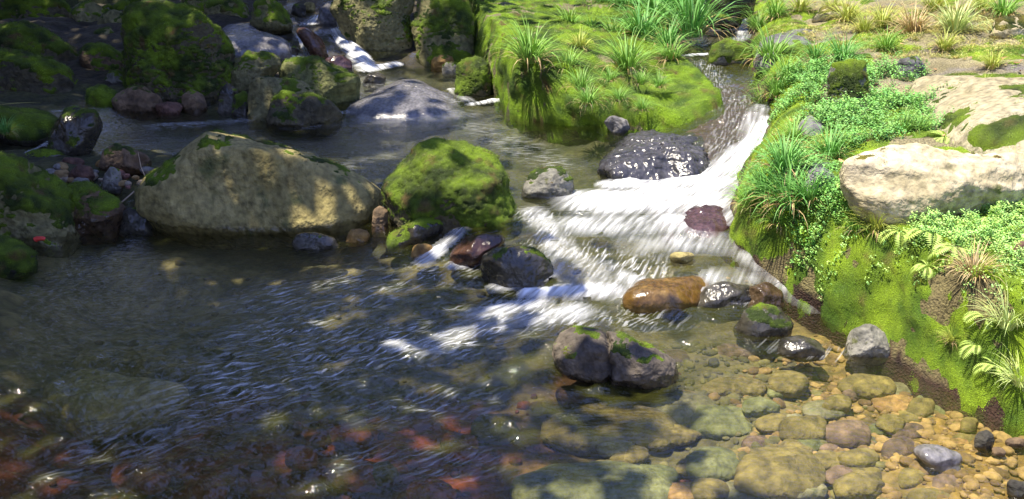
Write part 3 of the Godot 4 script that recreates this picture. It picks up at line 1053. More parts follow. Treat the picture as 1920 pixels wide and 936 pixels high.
func rocks() -> void:
	rock("mossy_boulder", "dark mossy boulder in the top corner above the shaded bank", "boulder", "mossy boulders of the shaded left bank", Vector3(-6.40, 0.71, -12.76), 0.50, [0.68, 0.58, 0.49, 0.43, 0.40, 0.39, 0.40, 0.41, 0.41, 0.44, 0.49, 0.57, 0.55, 0.57, 0.61, 0.71, 0.74, 0.66, 0.53, 0.46, 0.42, 0.40, 0.41, 0.43, 0.48, 0.59, 0.69, 0.71], "dark", 0.15, 0.55, 0.49, 12, 5, 1.5, -21)
	rock("mossy_boulder", "rounded lit mossy boulder behind the gap beside the giant dark boulder", "boulder", "mossy boulders of the shaded left bank", Vector3(-5.34, 0.65, -12.39), 0.19, [0.23, 0.23, 0.23, 0.23, 0.24, 0.23, 0.24, 0.23, 0.22, 0.23, 0.24, 0.24, 0.23, 0.23, 0.22, 0.20, 0.20, 0.20, 0.22, 0.25, 0.24, 0.22, 0.22, 0.23, 0.25, 0.24, 0.23, 0.22], "olive", -0.12, 0.55, 0.49, 10, 4, 1.4, -21)
	rock("mossy_boulder", "smooth olive boulder tucked against the upper left of the giant boulder", "boulder", "mossy boulders of the shaded left bank", Vector3(-4.88, 0.56, -12.06), 0.18, [0.21, 0.21, 0.22, 0.25, 0.30, 0.27, 0.25, 0.25, 0.24, 0.23, 0.24, 0.23, 0.22, 0.22, 0.22, 0.20, 0.19, 0.20, 0.22, 0.25, 0.24, 0.24, 0.25, 0.28, 0.26, 0.26, 0.25, 0.22], "olive", -0.2, 0.45, 0.39, 10, 4, 1.4, -21)
	rock("mossy_boulder", "small rounded green boulder below the smooth olive one", "boulder", "mossy boulders of the shaded left bank", Vector3(-4.79, 0.47, -11.52), 0.14, [0.16, 0.16, 0.16, 0.16, 0.16, 0.17, 0.20, 0.20, 0.19, 0.20, 0.21, 0.19, 0.18, 0.18, 0.17, 0.17, 0.18, 0.21, 0.22, 0.20, 0.20, 0.20, 0.20, 0.20, 0.22, 0.22, 0.19, 0.17], "olive", -0.12, 0.38, 0.32, 10, 4, 1.4, -21)
	rock("mossy_boulder", "long sloping mossy boulder above the lowest one at the left edge", "boulder", "mossy boulders of the shaded left bank", Vector3(-5.42, 0.45, -10.78), 0.42, [0.60, 0.53, 0.46, 0.41, 0.37, 0.36, 0.36, 0.34, 0.35, 0.38, 0.43, 0.46, 0.54, 0.64, 0.62, 0.64, 0.69, 0.54, 0.43, 0.37, 0.34, 0.32, 0.33, 0.35, 0.40, 0.47, 0.62, 0.63], "dark", 0.1, 0.32, 0.26, 12, 5, 1.5, -21)
	rock("mossy_boulder", "broad dark mossy boulder with a lit top at the left edge", "boulder", "mossy boulders of the shaded left bank", Vector3(-5.06, 0.32, -9.85), 0.41, [0.58, 0.55, 0.49, 0.41, 0.36, 0.34, 0.33, 0.33, 0.34, 0.38, 0.43, 0.50, 0.54, 0.59, 0.58, 0.60, 0.65, 0.55, 0.44, 0.38, 0.35, 0.34, 0.34, 0.37, 0.42, 0.51, 0.59, 0.60], "dark", 0.1, 0.22, 0.14, 12, 5, 1.5, -21)
	rock("giant_boulder", "giant dark rounded boulder furred with moss in the shade", "boulder", "mossy boulders of the shaded left bank", Vector3(-3.48, 0.48, -10.05), 0.43, [0.57, 0.59, 0.58, 0.57, 0.58, 0.59, 0.61, 0.65, 0.68, 0.73, 0.77, 0.68, 0.63, 0.60, 0.58, 0.58, 0.62, 0.65, 0.67, 0.65, 0.65, 0.65, 0.65, 0.69, 0.67, 0.66, 0.59, 0.57], "dark", 0.14, 0.24, 0.14, 12, 6, 1.5, -21)
	rock("brown_rock", "rock with a brown bare face left of the giant boulder", "boulder", "mossy boulders of the shaded left bank", Vector3(-4.45, 0.38, -10.54), 0.21, [0.22, 0.22, 0.22, 0.22, 0.22, 0.22, 0.24, 0.25, 0.25, 0.27, 0.29, 0.28, 0.28, 0.25, 0.22, 0.21, 0.21, 0.22, 0.24, 0.23, 0.22, 0.22, 0.24, 0.28, 0.29, 0.30, 0.28, 0.24], "brown", 0.05, 0.28, 0.22, 10, 4, 1.4, -21)
	rock("stone", "pale angular stone wedged under the brown faced rock", "stone", "", Vector3(-4.14, 0.29, -10.14), 0.12, [0.139, 0.140, 0.126, 0.113, 0.107, 0.107, 0.112, 0.125, 0.131, 0.134, 0.145, 0.148, 0.145, 0.149, 0.140, 0.137, 0.140, 0.152, 0.137, 0.128, 0.126, 0.130, 0.128, 0.128, 0.136, 0.153, 0.161, 0.145], "grey", -0.1, 0.24, 0.18, 7, 4, 1.0, -21)
	rock("mossy_stone", "low bright mossy stone near the little side trickle", "stone", "", Vector3(-4.05, 0.26, -9.45), 0.13, [0.154, 0.160, 0.167, 0.148, 0.139, 0.137, 0.142, 0.143, 0.139, 0.141, 0.151, 0.172, 0.162, 0.152, 0.152, 0.159, 0.175, 0.155, 0.142, 0.138, 0.141, 0.145, 0.140, 0.142, 0.153, 0.174, 0.166, 0.156], "dark", 0.45, 0.22, 0.14, 7, 4, 1.0, -21)
	rock("brown_boulder", "smooth brown boulder at the water below the giant boulder", "boulder", "", Vector3(-3.67, 0.24, -9.33), 0.19, [0.23, 0.23, 0.22, 0.19, 0.18, 0.19, 0.18, 0.17, 0.18, 0.19, 0.19, 0.21, 0.23, 0.23, 0.23, 0.24, 0.26, 0.24, 0.22, 0.19, 0.18, 0.17, 0.18, 0.19, 0.21, 0.23, 0.25, 0.24], "brown", -0.4, 0.22, 0.12, 7, 4, 1.0, -21)
	rock("brown_stone", "brown stone leaning on the foot of the giant boulder", "stone", "", Vector3(-3.13, 0.24, -9.40), 0.10, [0.107, 0.103, 0.105, 0.112, 0.114, 0.111, 0.115, 0.124, 0.143, 0.132, 0.129, 0.132, 0.129, 0.122, 0.120, 0.125, 0.137, 0.158, 0.139, 0.130, 0.127, 0.132, 0.143, 0.134, 0.132, 0.137, 0.136, 0.117], "brown", -0.4, 0.21, 0.12, 7, 4, 1.0, -21)
	rock("reddish_stone", "low reddish stone between two brown stones at the waterline", "stone", "", Vector3(-3.34, 0.20, -9.25), 0.10, [0.125, 0.131, 0.131, 0.122, 0.104, 0.094, 0.087, 0.082, 0.082, 0.086, 0.096, 0.108, 0.131, 0.132, 0.128, 0.129, 0.127, 0.116, 0.105, 0.092, 0.086, 0.085, 0.088, 0.094, 0.100, 0.114, 0.123, 0.121], "red", -0.5, 0.20, 0.11, 7, 4, 1.0, -21)
	rock("wet_rock", "dark wet rock at the right foot of the giant boulder", "stone", "", Vector3(-2.80, 0.26, -9.40), 0.08, [0.098, 0.100, 0.107, 0.123, 0.152, 0.157, 0.162, 0.176, 0.157, 0.138, 0.127, 0.105, 0.093, 0.088, 0.088, 0.092, 0.102, 0.121, 0.158, 0.165, 0.166, 0.175, 0.162, 0.143, 0.134, 0.127, 0.110, 0.101], "wet", -0.2, 0.38, 0.12, 7, 4, 1.0, -21)
	rock("wet_stone", "speckled wet stone beside the olive twin rocks", "stone", "", Vector3(-2.62, 0.24, -9.21), 0.08, [0.097, 0.102, 0.113, 0.120, 0.126, 0.139, 0.155, 0.138, 0.129, 0.128, 0.108, 0.092, 0.084, 0.081, 0.083, 0.088, 0.100, 0.124, 0.151, 0.151, 0.158, 0.150, 0.149, 0.156, 0.138, 0.114, 0.102, 0.097], "wet", 0.1, 0.27, 0.11, 7, 4, 1.0, -21)
	rock("flat_boulder", "flat topped mossy boulder between giant boulder and twin rocks", "boulder", "mossy boulders of the shaded left bank", Vector3(-2.71, 0.35, -10.15), 0.25, [0.19, 0.24, 0.35, 0.36, 0.33, 0.31, 0.29, 0.29, 0.30, 0.31, 0.32, 0.35, 0.31, 0.30, 0.30, 0.31, 0.35, 0.37, 0.36, 0.30, 0.27, 0.25, 0.20, 0.17, 0.16, 0.15, 0.15, 0.17], "olive", -0.1, 0.27, 0.18, 12, 5, 1.5, -21)
	rock("mossy_shelf", "low mossy rock shelf at the left edge with a fallen leaf", "boulder", "", Vector3(-4.29, 0.27, -8.15), 0.35, [0.36, 0.36, 0.32, 0.28, 0.24, 0.22, 0.21, 0.20, 0.20, 0.22, 0.25, 0.31, 0.33, 0.34, 0.36, 0.35, 0.36, 0.31, 0.25, 0.22, 0.20, 0.20, 0.20, 0.22, 0.25, 0.28, 0.34, 0.36], "wet", 0.32, 0.27, 0.16, 7, 4, 1.0, -21)
	rock("wet_rock", "angular wet black rock where a side trickle slides down", "boulder", "", Vector3(-3.61, 0.31, -7.78), 0.17, [0.16, 0.19, 0.23, 0.25, 0.27, 0.25, 0.24, 0.25, 0.27, 0.29, 0.24, 0.21, 0.19, 0.18, 0.19, 0.20, 0.22, 0.27, 0.27, 0.27, 0.25, 0.21, 0.20, 0.19, 0.16, 0.15, 0.15, 0.15], "wet", -0.1, 0.50, 0.14, 7, 4, 1.0, -21)
	rock("wet_rock", "low dark wet stone on the edge of the pebble bar", "stone", "", Vector3(-3.81, 0.18, -7.57), 0.10, [0.171, 0.175, 0.146, 0.115, 0.099, 0.091, 0.085, 0.079, 0.078, 0.081, 0.089, 0.105, 0.135, 0.143, 0.158, 0.188, 0.164, 0.134, 0.104, 0.089, 0.081, 0.078, 0.079, 0.085, 0.091, 0.096, 0.107, 0.128], "wet", -0.1, 0.36, 0.10, 7, 4, 1.0, -21)
	rock("brown_boulder", "brown rounded boulder at the head of the pebble bar", "boulder", "", Vector3(-3.02, 0.24, -7.29), 0.16, [0.18, 0.17, 0.15, 0.13, 0.12, 0.12, 0.12, 0.12, 0.13, 0.15, 0.16, 0.16, 0.18, 0.18, 0.18, 0.20, 0.20, 0.18, 0.16, 0.14, 0.13, 0.13, 0.14, 0.15, 0.17, 0.19, 0.22, 0.19], "brown", -0.3, 0.23, 0.14, 7, 4, 1.0, -21)
	rock("mossy_boulder", "moss capped grey boulder at the left edge beside the pebble bar", "boulder", "mossy boulders of the shaded left bank", Vector3(-3.40, 0.15, -6.28), 0.32, [0.39, 0.37, 0.36, 0.35, 0.35, 0.34, 0.36, 0.38, 0.41, 0.43, 0.45, 0.47, 0.44, 0.40, 0.38, 0.38, 0.40, 0.44, 0.52, 0.45, 0.42, 0.40, 0.42, 0.43, 0.46, 0.49, 0.45, 0.41], "olive", 0.04, 0.07, -0.04, 12, 5, 1.5, -21)
	rock("dark_rock", "dark rock with ochre face between pebble bar and pool", "boulder", "", Vector3(-2.95, 0.09, -6.43), 0.17, [0.21, 0.22, 0.21, 0.19, 0.18, 0.18, 0.19, 0.21, 0.24, 0.26, 0.28, 0.26, 0.23, 0.22, 0.21, 0.22, 0.24, 0.28, 0.28, 0.26, 0.25, 0.23, 0.22, 0.23, 0.24, 0.22, 0.20, 0.20], "brown", 0.0, 0.12, -0.06, 7, 5, 1.0, -21)
	rock("dark_stone", "squat dark stone between the ochre faced rock and the tan slab", "stone", "", Vector3(-2.65, 0.03, -6.45), 0.10, [0.106, 0.104, 0.100, 0.095, 0.096, 0.102, 0.104, 0.104, 0.108, 0.119, 0.118, 0.122, 0.128, 0.121, 0.119, 0.124, 0.137, 0.161, 0.137, 0.117, 0.108, 0.104, 0.106, 0.114, 0.130, 0.161, 0.131, 0.114], "wet", -0.3, 0.10, -0.06, 7, 4, 1.0, -21)
	rock("mossy_stone", "mossy stone at the left edge below the moss capped boulder", "stone", "", Vector3(-3.23, 0.04, -5.70), 0.15, [0.18, 0.19, 0.17, 0.15, 0.15, 0.14, 0.14, 0.15, 0.15, 0.16, 0.17, 0.17, 0.17, 0.18, 0.18, 0.18, 0.19, 0.22, 0.19, 0.17, 0.15, 0.15, 0.14, 0.15, 0.16, 0.18, 0.20, 0.19], "wet", 0.4, 0.03, -0.06, 7, 4, 1.0, -21)
	rock("stone", "small grey green stone standing in the pebble bar", "stone", "", Vector3(-2.97, 0.21, -6.88), 0.06, [0.067, 0.066, 0.068, 0.075, 0.088, 0.092, 0.094, 0.102, 0.103, 0.094, 0.091, 0.089, 0.078, 0.073, 0.072, 0.075, 0.082, 0.096, 0.124, 0.113, 0.106, 0.105, 0.109, 0.120, 0.106, 0.098, 0.081, 0.071], "grey", -0.3, 0.20, 0.11, 7, 4, 1.0, -21)
	rock("reddish_stone", "pink and red angular stone in the pebble bar", "stone", "", Vector3(-3.25, 0.21, -6.99), 0.08, [0.096, 0.092, 0.092, 0.098, 0.096, 0.088, 0.086, 0.087, 0.085, 0.082, 0.083, 0.088, 0.091, 0.087, 0.088, 0.093, 0.105, 0.108, 0.102, 0.099, 0.091, 0.089, 0.091, 0.099, 0.095, 0.088, 0.086, 0.089], "red", -0.6, 0.18, 0.12, 7, 4, 1.0, -21)
	rock("ochre_pebble", "ochre pebble beside the brown boulder of the pebble bar", "stone", "", Vector3(-3.17, 0.20, -7.30), 0.06, [0.092, 0.089, 0.081, 0.068, 0.058, 0.053, 0.050, 0.049, 0.051, 0.055, 0.064, 0.078, 0.088, 0.097, 0.092, 0.092, 0.085, 0.077, 0.063, 0.055, 0.051, 0.050, 0.051, 0.055, 0.062, 0.074, 0.091, 0.089], "amber", -0.6, 0.19, 0.13, 7, 3, 1.0, -21)
	rock("pink_pebble", "long pinkish pebble behind the red angular stone", "stone", "", Vector3(-3.47, 0.21, -7.36), 0.05, [0.091, 0.086, 0.075, 0.059, 0.051, 0.046, 0.042, 0.041, 0.043, 0.046, 0.053, 0.067, 0.074, 0.083, 0.086, 0.094, 0.069, 0.056, 0.046, 0.041, 0.039, 0.039, 0.041, 0.045, 0.052, 0.062, 0.080, 0.090], "red", -0.6, 0.20, 0.14, 7, 3, 1.0, -21)
	rock("tan_boulder", "large tan slab boulder with smooth sloping face and wet base", "boulder", "", Vector3(-1.84, 0.15, -6.80), 0.59, [0.88, 0.68, 0.51, 0.43, 0.38, 0.36, 0.35, 0.36, 0.39, 0.45, 0.55, 0.58, 0.61, 0.72, 0.89, 0.90, 0.77, 0.64, 0.56, 0.49, 0.45, 0.43, 0.44, 0.46, 0.53, 0.69, 0.91, 0.92], "tan", -0.34, 0.07, -0.06, 2, 6, 0.8, -21)
	rock("mossy_boulder", "tall hunched boulder covered in bright moss midstream", "boulder", "", Vector3(-0.41, 0.19, -6.51), 0.40, [0.39, 0.39, 0.40, 0.40, 0.41, 0.39, 0.40, 0.40, 0.41, 0.43, 0.44, 0.44, 0.46, 0.49, 0.48, 0.50, 0.54, 0.58, 0.50, 0.45, 0.41, 0.40, 0.41, 0.45, 0.49, 0.58, 0.53, 0.44], "dark", 0.26, 0.09, -0.03, 6, 6, 1.0, -21)
	rock("wet_rock", "glossy wet rock at the foot of the hunched mossy boulder", "stone", "", Vector3(-0.66, 0.05, -6.13), 0.17, [0.18, 0.21, 0.21, 0.19, 0.17, 0.15, 0.12, 0.10, 0.09, 0.09, 0.09, 0.10, 0.11, 0.13, 0.17, 0.19, 0.22, 0.23, 0.19, 0.15, 0.13, 0.12, 0.12, 0.12, 0.13, 0.13, 0.14, 0.15], "wet", 0.02, 0.31, -0.05, 7, 4, 1.0, -21)
	rock("wet_rock", "low black stone breaking the water before the tan slab", "stone", "", Vector3(-1.32, 0.02, -6.07), 0.09, [0.142, 0.130, 0.104, 0.084, 0.073, 0.068, 0.067, 0.069, 0.071, 0.075, 0.085, 0.104, 0.131, 0.147, 0.159, 0.148, 0.145, 0.108, 0.087, 0.076, 0.071, 0.069, 0.071, 0.077, 0.084, 0.097, 0.122, 0.167], "wet", -0.5, 0.20, -0.06, 7, 4, 1.0, -21)
	rock("wet_stone", "small dark stone with an orange patch below the slab", "stone", "", Vector3(-1.05, 0.02, -6.16), 0.07, [0.076, 0.082, 0.079, 0.079, 0.069, 0.065, 0.063, 0.061, 0.063, 0.068, 0.078, 0.078, 0.079, 0.076, 0.077, 0.081, 0.088, 0.082, 0.078, 0.067, 0.061, 0.059, 0.060, 0.061, 0.065, 0.072, 0.070, 0.071], "amber", -0.5, 0.01, -0.06, 7, 4, 1.0, -21)
	rock("brown_stone", "brown stone wedged between the tan slab and the mossy boulder", "stone", "", Vector3(-0.92, 0.08, -6.33), 0.05, [0.057, 0.059, 0.064, 0.073, 0.092, 0.097, 0.103, 0.109, 0.096, 0.090, 0.076, 0.062, 0.055, 0.052, 0.051, 0.053, 0.058, 0.069, 0.089, 0.118, 0.111, 0.110, 0.114, 0.125, 0.092, 0.073, 0.064, 0.059], "brown", -0.4, 0.06, -0.03, 7, 4, 1.0, -21)
	rock("reddish_rock", "red brown wet rock in the chute beside the mossy boulder", "stone", "", Vector3(-0.21, 0.08, -5.71), 0.16, [0.08, 0.11, 0.19, 0.19, 0.16, 0.14, 0.13, 0.12, 0.12, 0.13, 0.15, 0.15, 0.16, 0.17, 0.18, 0.19, 0.22, 0.20, 0.15, 0.11, 0.09, 0.08, 0.07, 0.06, 0.06, 0.06, 0.06, 0.07], "red", -0.5, 0.35, -0.01, 7, 4, 1.0, -21)
	rock("orange_stone", "orange stone under the little chute left of the round rock", "stone", "", Vector3(-0.58, 0.04, -5.83), 0.06, [0.073, 0.076, 0.074, 0.075, 0.067, 0.064, 0.061, 0.058, 0.059, 0.064, 0.068, 0.070, 0.072, 0.069, 0.070, 0.074, 0.080, 0.074, 0.072, 0.064, 0.060, 0.059, 0.061, 0.064, 0.069, 0.079, 0.079, 0.074], "amber", -0.6, 0.02, -0.04, 7, 4, 1.0, -21)
	rock("grey_rock", "squarish grey green rock above the white water", "stone", "", Vector3(0.26, 0.21, -6.73), 0.15, [0.19, 0.19, 0.17, 0.17, 0.16, 0.15, 0.14, 0.14, 0.14, 0.15, 0.16, 0.17, 0.18, 0.18, 0.18, 0.19, 0.21, 0.19, 0.16, 0.15, 0.15, 0.14, 0.15, 0.16, 0.18, 0.22, 0.21, 0.19], "grey", -0.25, 0.21, 0.11, 7, 5, 1.0, -21)
	rock("round_rock", "round black wet rock at the lip of the rapids", "boulder", "", Vector3(0.03, 0.06, -5.43), 0.18, [0.23, 0.22, 0.21, 0.20, 0.19, 0.18, 0.17, 0.17, 0.18, 0.18, 0.20, 0.21, 0.23, 0.23, 0.22, 0.21, 0.21, 0.22, 0.20, 0.18, 0.17, 0.18, 0.17, 0.18, 0.20, 0.21, 0.21, 0.21], "wet", -0.36, 0.27, -0.04, 5, 5, 1.0, -21)
	rock("foreground_rock", "foreground rock split by a crack with a mossy ridge", "boulder", "", Vector3(0.52, 0.05, -4.32), 0.23, [0.29, 0.23, 0.18, 0.15, 0.14, 0.13, 0.13, 0.13, 0.14, 0.16, 0.20, 0.26, 0.31, 0.32, 0.31, 0.29, 0.23, 0.18, 0.15, 0.14, 0.13, 0.13, 0.14, 0.16, 0.20, 0.26, 0.33, 0.32], "grey_brown", -0.3, 0.05, -0.06, 5, 6, 1.0, -21)
	rock("orange_rock", "orange brown flat rock with water sheeting over it", "stone", "", Vector3(0.91, 0.03, -5.17), 0.10, [0.23, 0.28, 0.30, 0.28, 0.23, 0.21, 0.20, 0.18, 0.17, 0.17, 0.18, 0.20, 0.20, 0.21, 0.23, 0.28, 0.31, 0.29, 0.24, 0.21, 0.19, 0.19, 0.20, 0.19, 0.18, 0.19, 0.20, 0.21], "amber", -0.7, 0.40, -0.06, 7, 4, 1.0, -90)
	rock("wet_rock", "glinting black wet rock right of the orange rock", "stone", "", Vector3(1.24, 0.02, -5.14), 0.12, [0.23, 0.19, 0.17, 0.13, 0.11, 0.10, 0.10, 0.10, 0.10, 0.10, 0.11, 0.12, 0.14, 0.15, 0.17, 0.22, 0.19, 0.15, 0.12, 0.11, 0.10, 0.10, 0.10, 0.11, 0.13, 0.16, 0.23, 0.22], "wet", -0.65, 0.40, -0.06, 7, 4, 1.0, -21)
	rock("brown_rock", "brown wet rock between black rock and mossy wall", "stone", "", Vector3(1.46, 0.04, -5.09), 0.10, [0.113, 0.112, 0.106, 0.096, 0.092, 0.093, 0.098, 0.096, 0.092, 0.093, 0.100, 0.113, 0.108, 0.106, 0.110, 0.119, 0.130, 0.111, 0.102, 0.098, 0.100, 0.097, 0.096, 0.099, 0.109, 0.127, 0.134, 0.119], "brown", -0.6, 0.31, -0.05, 7, 4, 1.0, -21)
	rock("wet_rock", "black wet rock with a moss tuft near the wall foot", "stone", "", Vector3(1.38, 0.02, -4.80), 0.13, [0.162, 0.161, 0.144, 0.137, 0.122, 0.111, 0.108, 0.110, 0.107, 0.107, 0.114, 0.128, 0.134, 0.136, 0.144, 0.163, 0.170, 0.151, 0.141, 0.119, 0.108, 0.103, 0.104, 0.110, 0.124, 0.151, 0.156, 0.155], "wet", -0.28, 0.30, -0.06, 7, 4, 1.0, -21)
	rock("wet_rock", "low grey rock awash beside the moss tufted black rock", "stone", "", Vector3(1.51, 0.01, -4.52), 0.09, [0.116, 0.113, 0.101, 0.083, 0.073, 0.069, 0.068, 0.071, 0.072, 0.074, 0.081, 0.094, 0.114, 0.113, 0.118, 0.130, 0.106, 0.087, 0.076, 0.072, 0.071, 0.072, 0.072, 0.075, 0.084, 0.100, 0.131, 0.126], "wet", -0.5, 0.20, -0.06, 7, 4, 1.0, -21)
	rock("grey_rock", "angular grey rock against the foot of the mossy wall", "stone", "", Vector3(1.86, 0.03, -4.53), 0.10, [0.108, 0.103, 0.103, 0.103, 0.098, 0.097, 0.102, 0.109, 0.101, 0.100, 0.103, 0.105, 0.100, 0.100, 0.105, 0.116, 0.139, 0.130, 0.123, 0.120, 0.111, 0.109, 0.112, 0.122, 0.141, 0.143, 0.138, 0.120], "grey", -0.6, 0.01, -0.06, 7, 5, 1.0, -21)
	rock("white_stone", "shiny pale flat stone in the shallows of the lower corner", "stone", "", Vector3(1.82, -0.02, -3.53), 0.09, [0.095, 0.094, 0.088, 0.073, 0.066, 0.063, 0.063, 0.062, 0.064, 0.070, 0.081, 0.094, 0.101, 0.095, 0.076, 0.066, 0.061, 0.060, 0.055, 0.052, 0.050, 0.052, 0.057, 0.066, 0.081, 0.093, 0.114, 0.101], "pale_wet", -0.9, 0.20, -0.06, 7, 4, 1.0, -21)
	rock("small_stone", "dark upright pebble in the shallows near the wall", "stone", "", Vector3(2.05, 0.02, -3.61), 0.03, [0.040, 0.041, 0.043, 0.047, 0.050, 0.050, 0.052, 0.047, 0.046, 0.047, 0.044, 0.043, 0.042, 0.039, 0.039, 0.040, 0.044, 0.047, 0.045, 0.046, 0.045, 0.047, 0.052, 0.050, 0.050, 0.046, 0.041, 0.039], "wet", -0.9, 0.02, -0.06, 7, 4, 1.0, -21)
	rock("small_stone", "tiny brown pebble below the dark upright pebble", "stone", "", Vector3(2.09, 0.00, -3.56), 0.03, [0.028, 0.029, 0.027, 0.026, 0.025, 0.024, 0.023, 0.022, 0.022, 0.024, 0.026, 0.025, 0.026, 0.025, 0.026, 0.028, 0.031, 0.026, 0.024, 0.022, 0.021, 0.021, 0.023, 0.025, 0.026, 0.029, 0.028, 0.028], "brown", -0.9, 0.00, -0.06, 7, 3, 1.0, -21)
	rock("small_stone", "dark pebble cut by the right edge of the shallows", "stone", "", Vector3(2.04, 0.01, -3.27), 0.04, [0.044, 0.049, 0.048, 0.050, 0.047, 0.043, 0.041, 0.041, 0.043, 0.047, 0.055, 0.053, 0.053, 0.048, 0.047, 0.048, 0.051, 0.047, 0.046, 0.042, 0.041, 0.041, 0.043, 0.043, 0.044, 0.045, 0.042, 0.042], "wet", -0.9, 0.02, -0.06, 7, 4, 1.0, -21)
	rock("small_stone", "flat brown pebble at the wall foot in the corner", "stone", "", Vector3(2.20, 0.00, -3.63), 0.03, [0.042, 0.042, 0.040, 0.035, 0.031, 0.028, 0.027, 0.025, 0.025, 0.026, 0.029, 0.033, 0.040, 0.045, 0.043, 0.043, 0.041, 0.036, 0.032, 0.028, 0.026, 0.026, 0.027, 0.029, 0.032, 0.038, 0.041, 0.041], "brown", -0.9, 0.00, -0.06, 7, 3, 1.0, -21)
	rock("pale_stone", "pale stone showing through the white water", "stone", "", Vector3(1.04, 0.14, -5.48), 0.05, [0.069, 0.074, 0.070, 0.055, 0.046, 0.041, 0.038, 0.038, 0.039, 0.042, 0.049, 0.061, 0.070, 0.078, 0.074, 0.074, 0.060, 0.049, 0.042, 0.037, 0.036, 0.036, 0.038, 0.042, 0.043, 0.048, 0.056, 0.060], "tan", -0.9, 0.13, 0.07, 7, 3, 1.0, -21)
	rock("chute_rock", "purple brown rock with water pouring over it in the cascade", "boulder", "", Vector3(1.30, 0.09, -6.18), 0.12, [0.19, 0.21, 0.24, 0.31, 0.36, 0.43, 0.34, 0.30, 0.25, 0.21, 0.19, 0.19, 0.19, 0.18, 0.19, 0.20, 0.23, 0.30, 0.35, 0.40, 0.39, 0.39, 0.33, 0.29, 0.24, 0.21, 0.19, 0.19], "purple", -0.9, 0.68, -0.01, 0, 4, 1.6, -90)
	rock("wet_rock", "wide wet slate rock under the nose of the mossy ledge", "boulder", "", Vector3(1.23, 0.15, -7.59), 0.24, [0.42, 0.46, 0.53, 0.68, 0.80, 0.76, 0.69, 0.65, 0.60, 0.58, 0.52, 0.47, 0.45, 0.46, 0.48, 0.51, 0.57, 0.70, 0.78, 0.75, 0.70, 0.67, 0.67, 0.54, 0.47, 0.44, 0.41, 0.41], "slate_mid", -0.3, 1.03, -0.05, 18, 6, 1.9, -90)
	rock("grey_stone", "smooth grey stone lying under the ledge moss", "stone", "", Vector3(0.97, 0.27, -8.31), 0.12, [0.115, 0.096, 0.087, 0.083, 0.075, 0.070, 0.069, 0.071, 0.077, 0.090, 0.114, 0.143, 0.152, 0.165, 0.135, 0.119, 0.112, 0.111, 0.103, 0.091, 0.086, 0.086, 0.090, 0.100, 0.118, 0.155, 0.166, 0.151], "slate", -0.6, 0.24, 0.18, 7, 4, 1.0, -21)
	rock("wet_slab", "flat wet slab with a film of water above the left falls", "boulder", "", Vector3(-3.12, 0.45, -11.68), 0.20, [0.34, 0.31, 0.30, 0.30, 0.32, 0.36, 0.43, 0.58, 0.97, 1.00, 0.96, 0.68, 0.55, 0.48, 0.45, 0.44, 0.44, 0.47, 0.53, 0.65, 0.88, 0.99, 0.98, 0.98, 0.96, 0.74, 0.51, 0.40], "slate", -0.5, 0.90, 0.28, 4, 5, 1.0, -90)
	rock("mossy_rock", "striped mossy rock leaning over the wet slab", "boulder", "", Vector3(-2.96, 0.73, -12.14), 0.21, [0.19, 0.17, 0.17, 0.17, 0.17, 0.17, 0.18, 0.20, 0.25, 0.25, 0.25, 0.26, 0.24, 0.23, 0.24, 0.25, 0.29, 0.29, 0.29, 0.26, 0.25, 0.25, 0.25, 0.26, 0.28, 0.31, 0.28, 0.22], "olive", 0.1, 0.62, 0.56, 7, 4, 1.0, -21)
	rock("mossy_rock", "grey mossy rock at the top left of the wet slab", "boulder", "", Vector3(-3.69, 0.71, -12.73), 0.24, [0.27, 0.26, 0.23, 0.21, 0.20, 0.20, 0.22, 0.21, 0.21, 0.22, 0.24, 0.27, 0.27, 0.28, 0.30, 0.29, 0.29, 0.30, 0.26, 0.23, 0.22, 0.21, 0.22, 0.23, 0.24, 0.28, 0.33, 0.29], "olive", 0.05, 0.62, 0.56, 7, 4, 1.0, -21)
	rock("mossy_rock", "small rock at the top edge behind the giant boulder", "boulder", "", Vector3(-4.05, 0.78, -12.73), 0.17, [0.20, 0.21, 0.20, 0.17, 0.16, 0.16, 0.16, 0.18, 0.17, 0.17, 0.18, 0.20, 0.24, 0.21, 0.20, 0.20, 0.20, 0.21, 0.19, 0.18, 0.17, 0.18, 0.18, 0.18, 0.20, 0.24, 0.23, 0.21], "olive", 0.1, 0.70, 0.64, 7, 4, 1.0, -21)
	rock("mossy_rock", "small mossy rock at the top edge left of the giant boulder", "boulder", "", Vector3(-4.97, 0.77, -13.40), 0.16, [0.19, 0.19, 0.18, 0.17, 0.16, 0.16, 0.16, 0.15, 0.15, 0.16, 0.18, 0.20, 0.20, 0.20, 0.20, 0.20, 0.21, 0.20, 0.19, 0.17, 0.16, 0.16, 0.16, 0.16, 0.18, 0.19, 0.18, 0.18], "dark", 0.2, 0.70, 0.64, 7, 4, 1.0, -21)
	rock("pale_stone", "pale rounded stone at the top edge above the left falls", "stone", "", Vector3(-2.72, 0.69, -13.25), 0.06, [0.078, 0.080, 0.082, 0.089, 0.083, 0.079, 0.077, 0.075, 0.077, 0.083, 0.087, 0.087, 0.086, 0.078, 0.074, 0.075, 0.080, 0.080, 0.080, 0.077, 0.073, 0.073, 0.077, 0.081, 0.087, 0.099, 0.086, 0.080], "tan", -0.4, 0.66, 0.60, 7, 3, 1.0, -21)
	rock("dark_stone", "dark rounded stone beside the pale one above the falls", "stone", "", Vector3(-2.84, 0.67, -13.12), 0.08, [0.099, 0.101, 0.105, 0.107, 0.098, 0.095, 0.089, 0.084, 0.084, 0.089, 0.095, 0.091, 0.093, 0.089, 0.090, 0.096, 0.108, 0.109, 0.103, 0.098, 0.091, 0.088, 0.090, 0.096, 0.107, 0.125, 0.109, 0.101], "wet", -0.2, 0.65, 0.57, 7, 4, 1.0, -21)
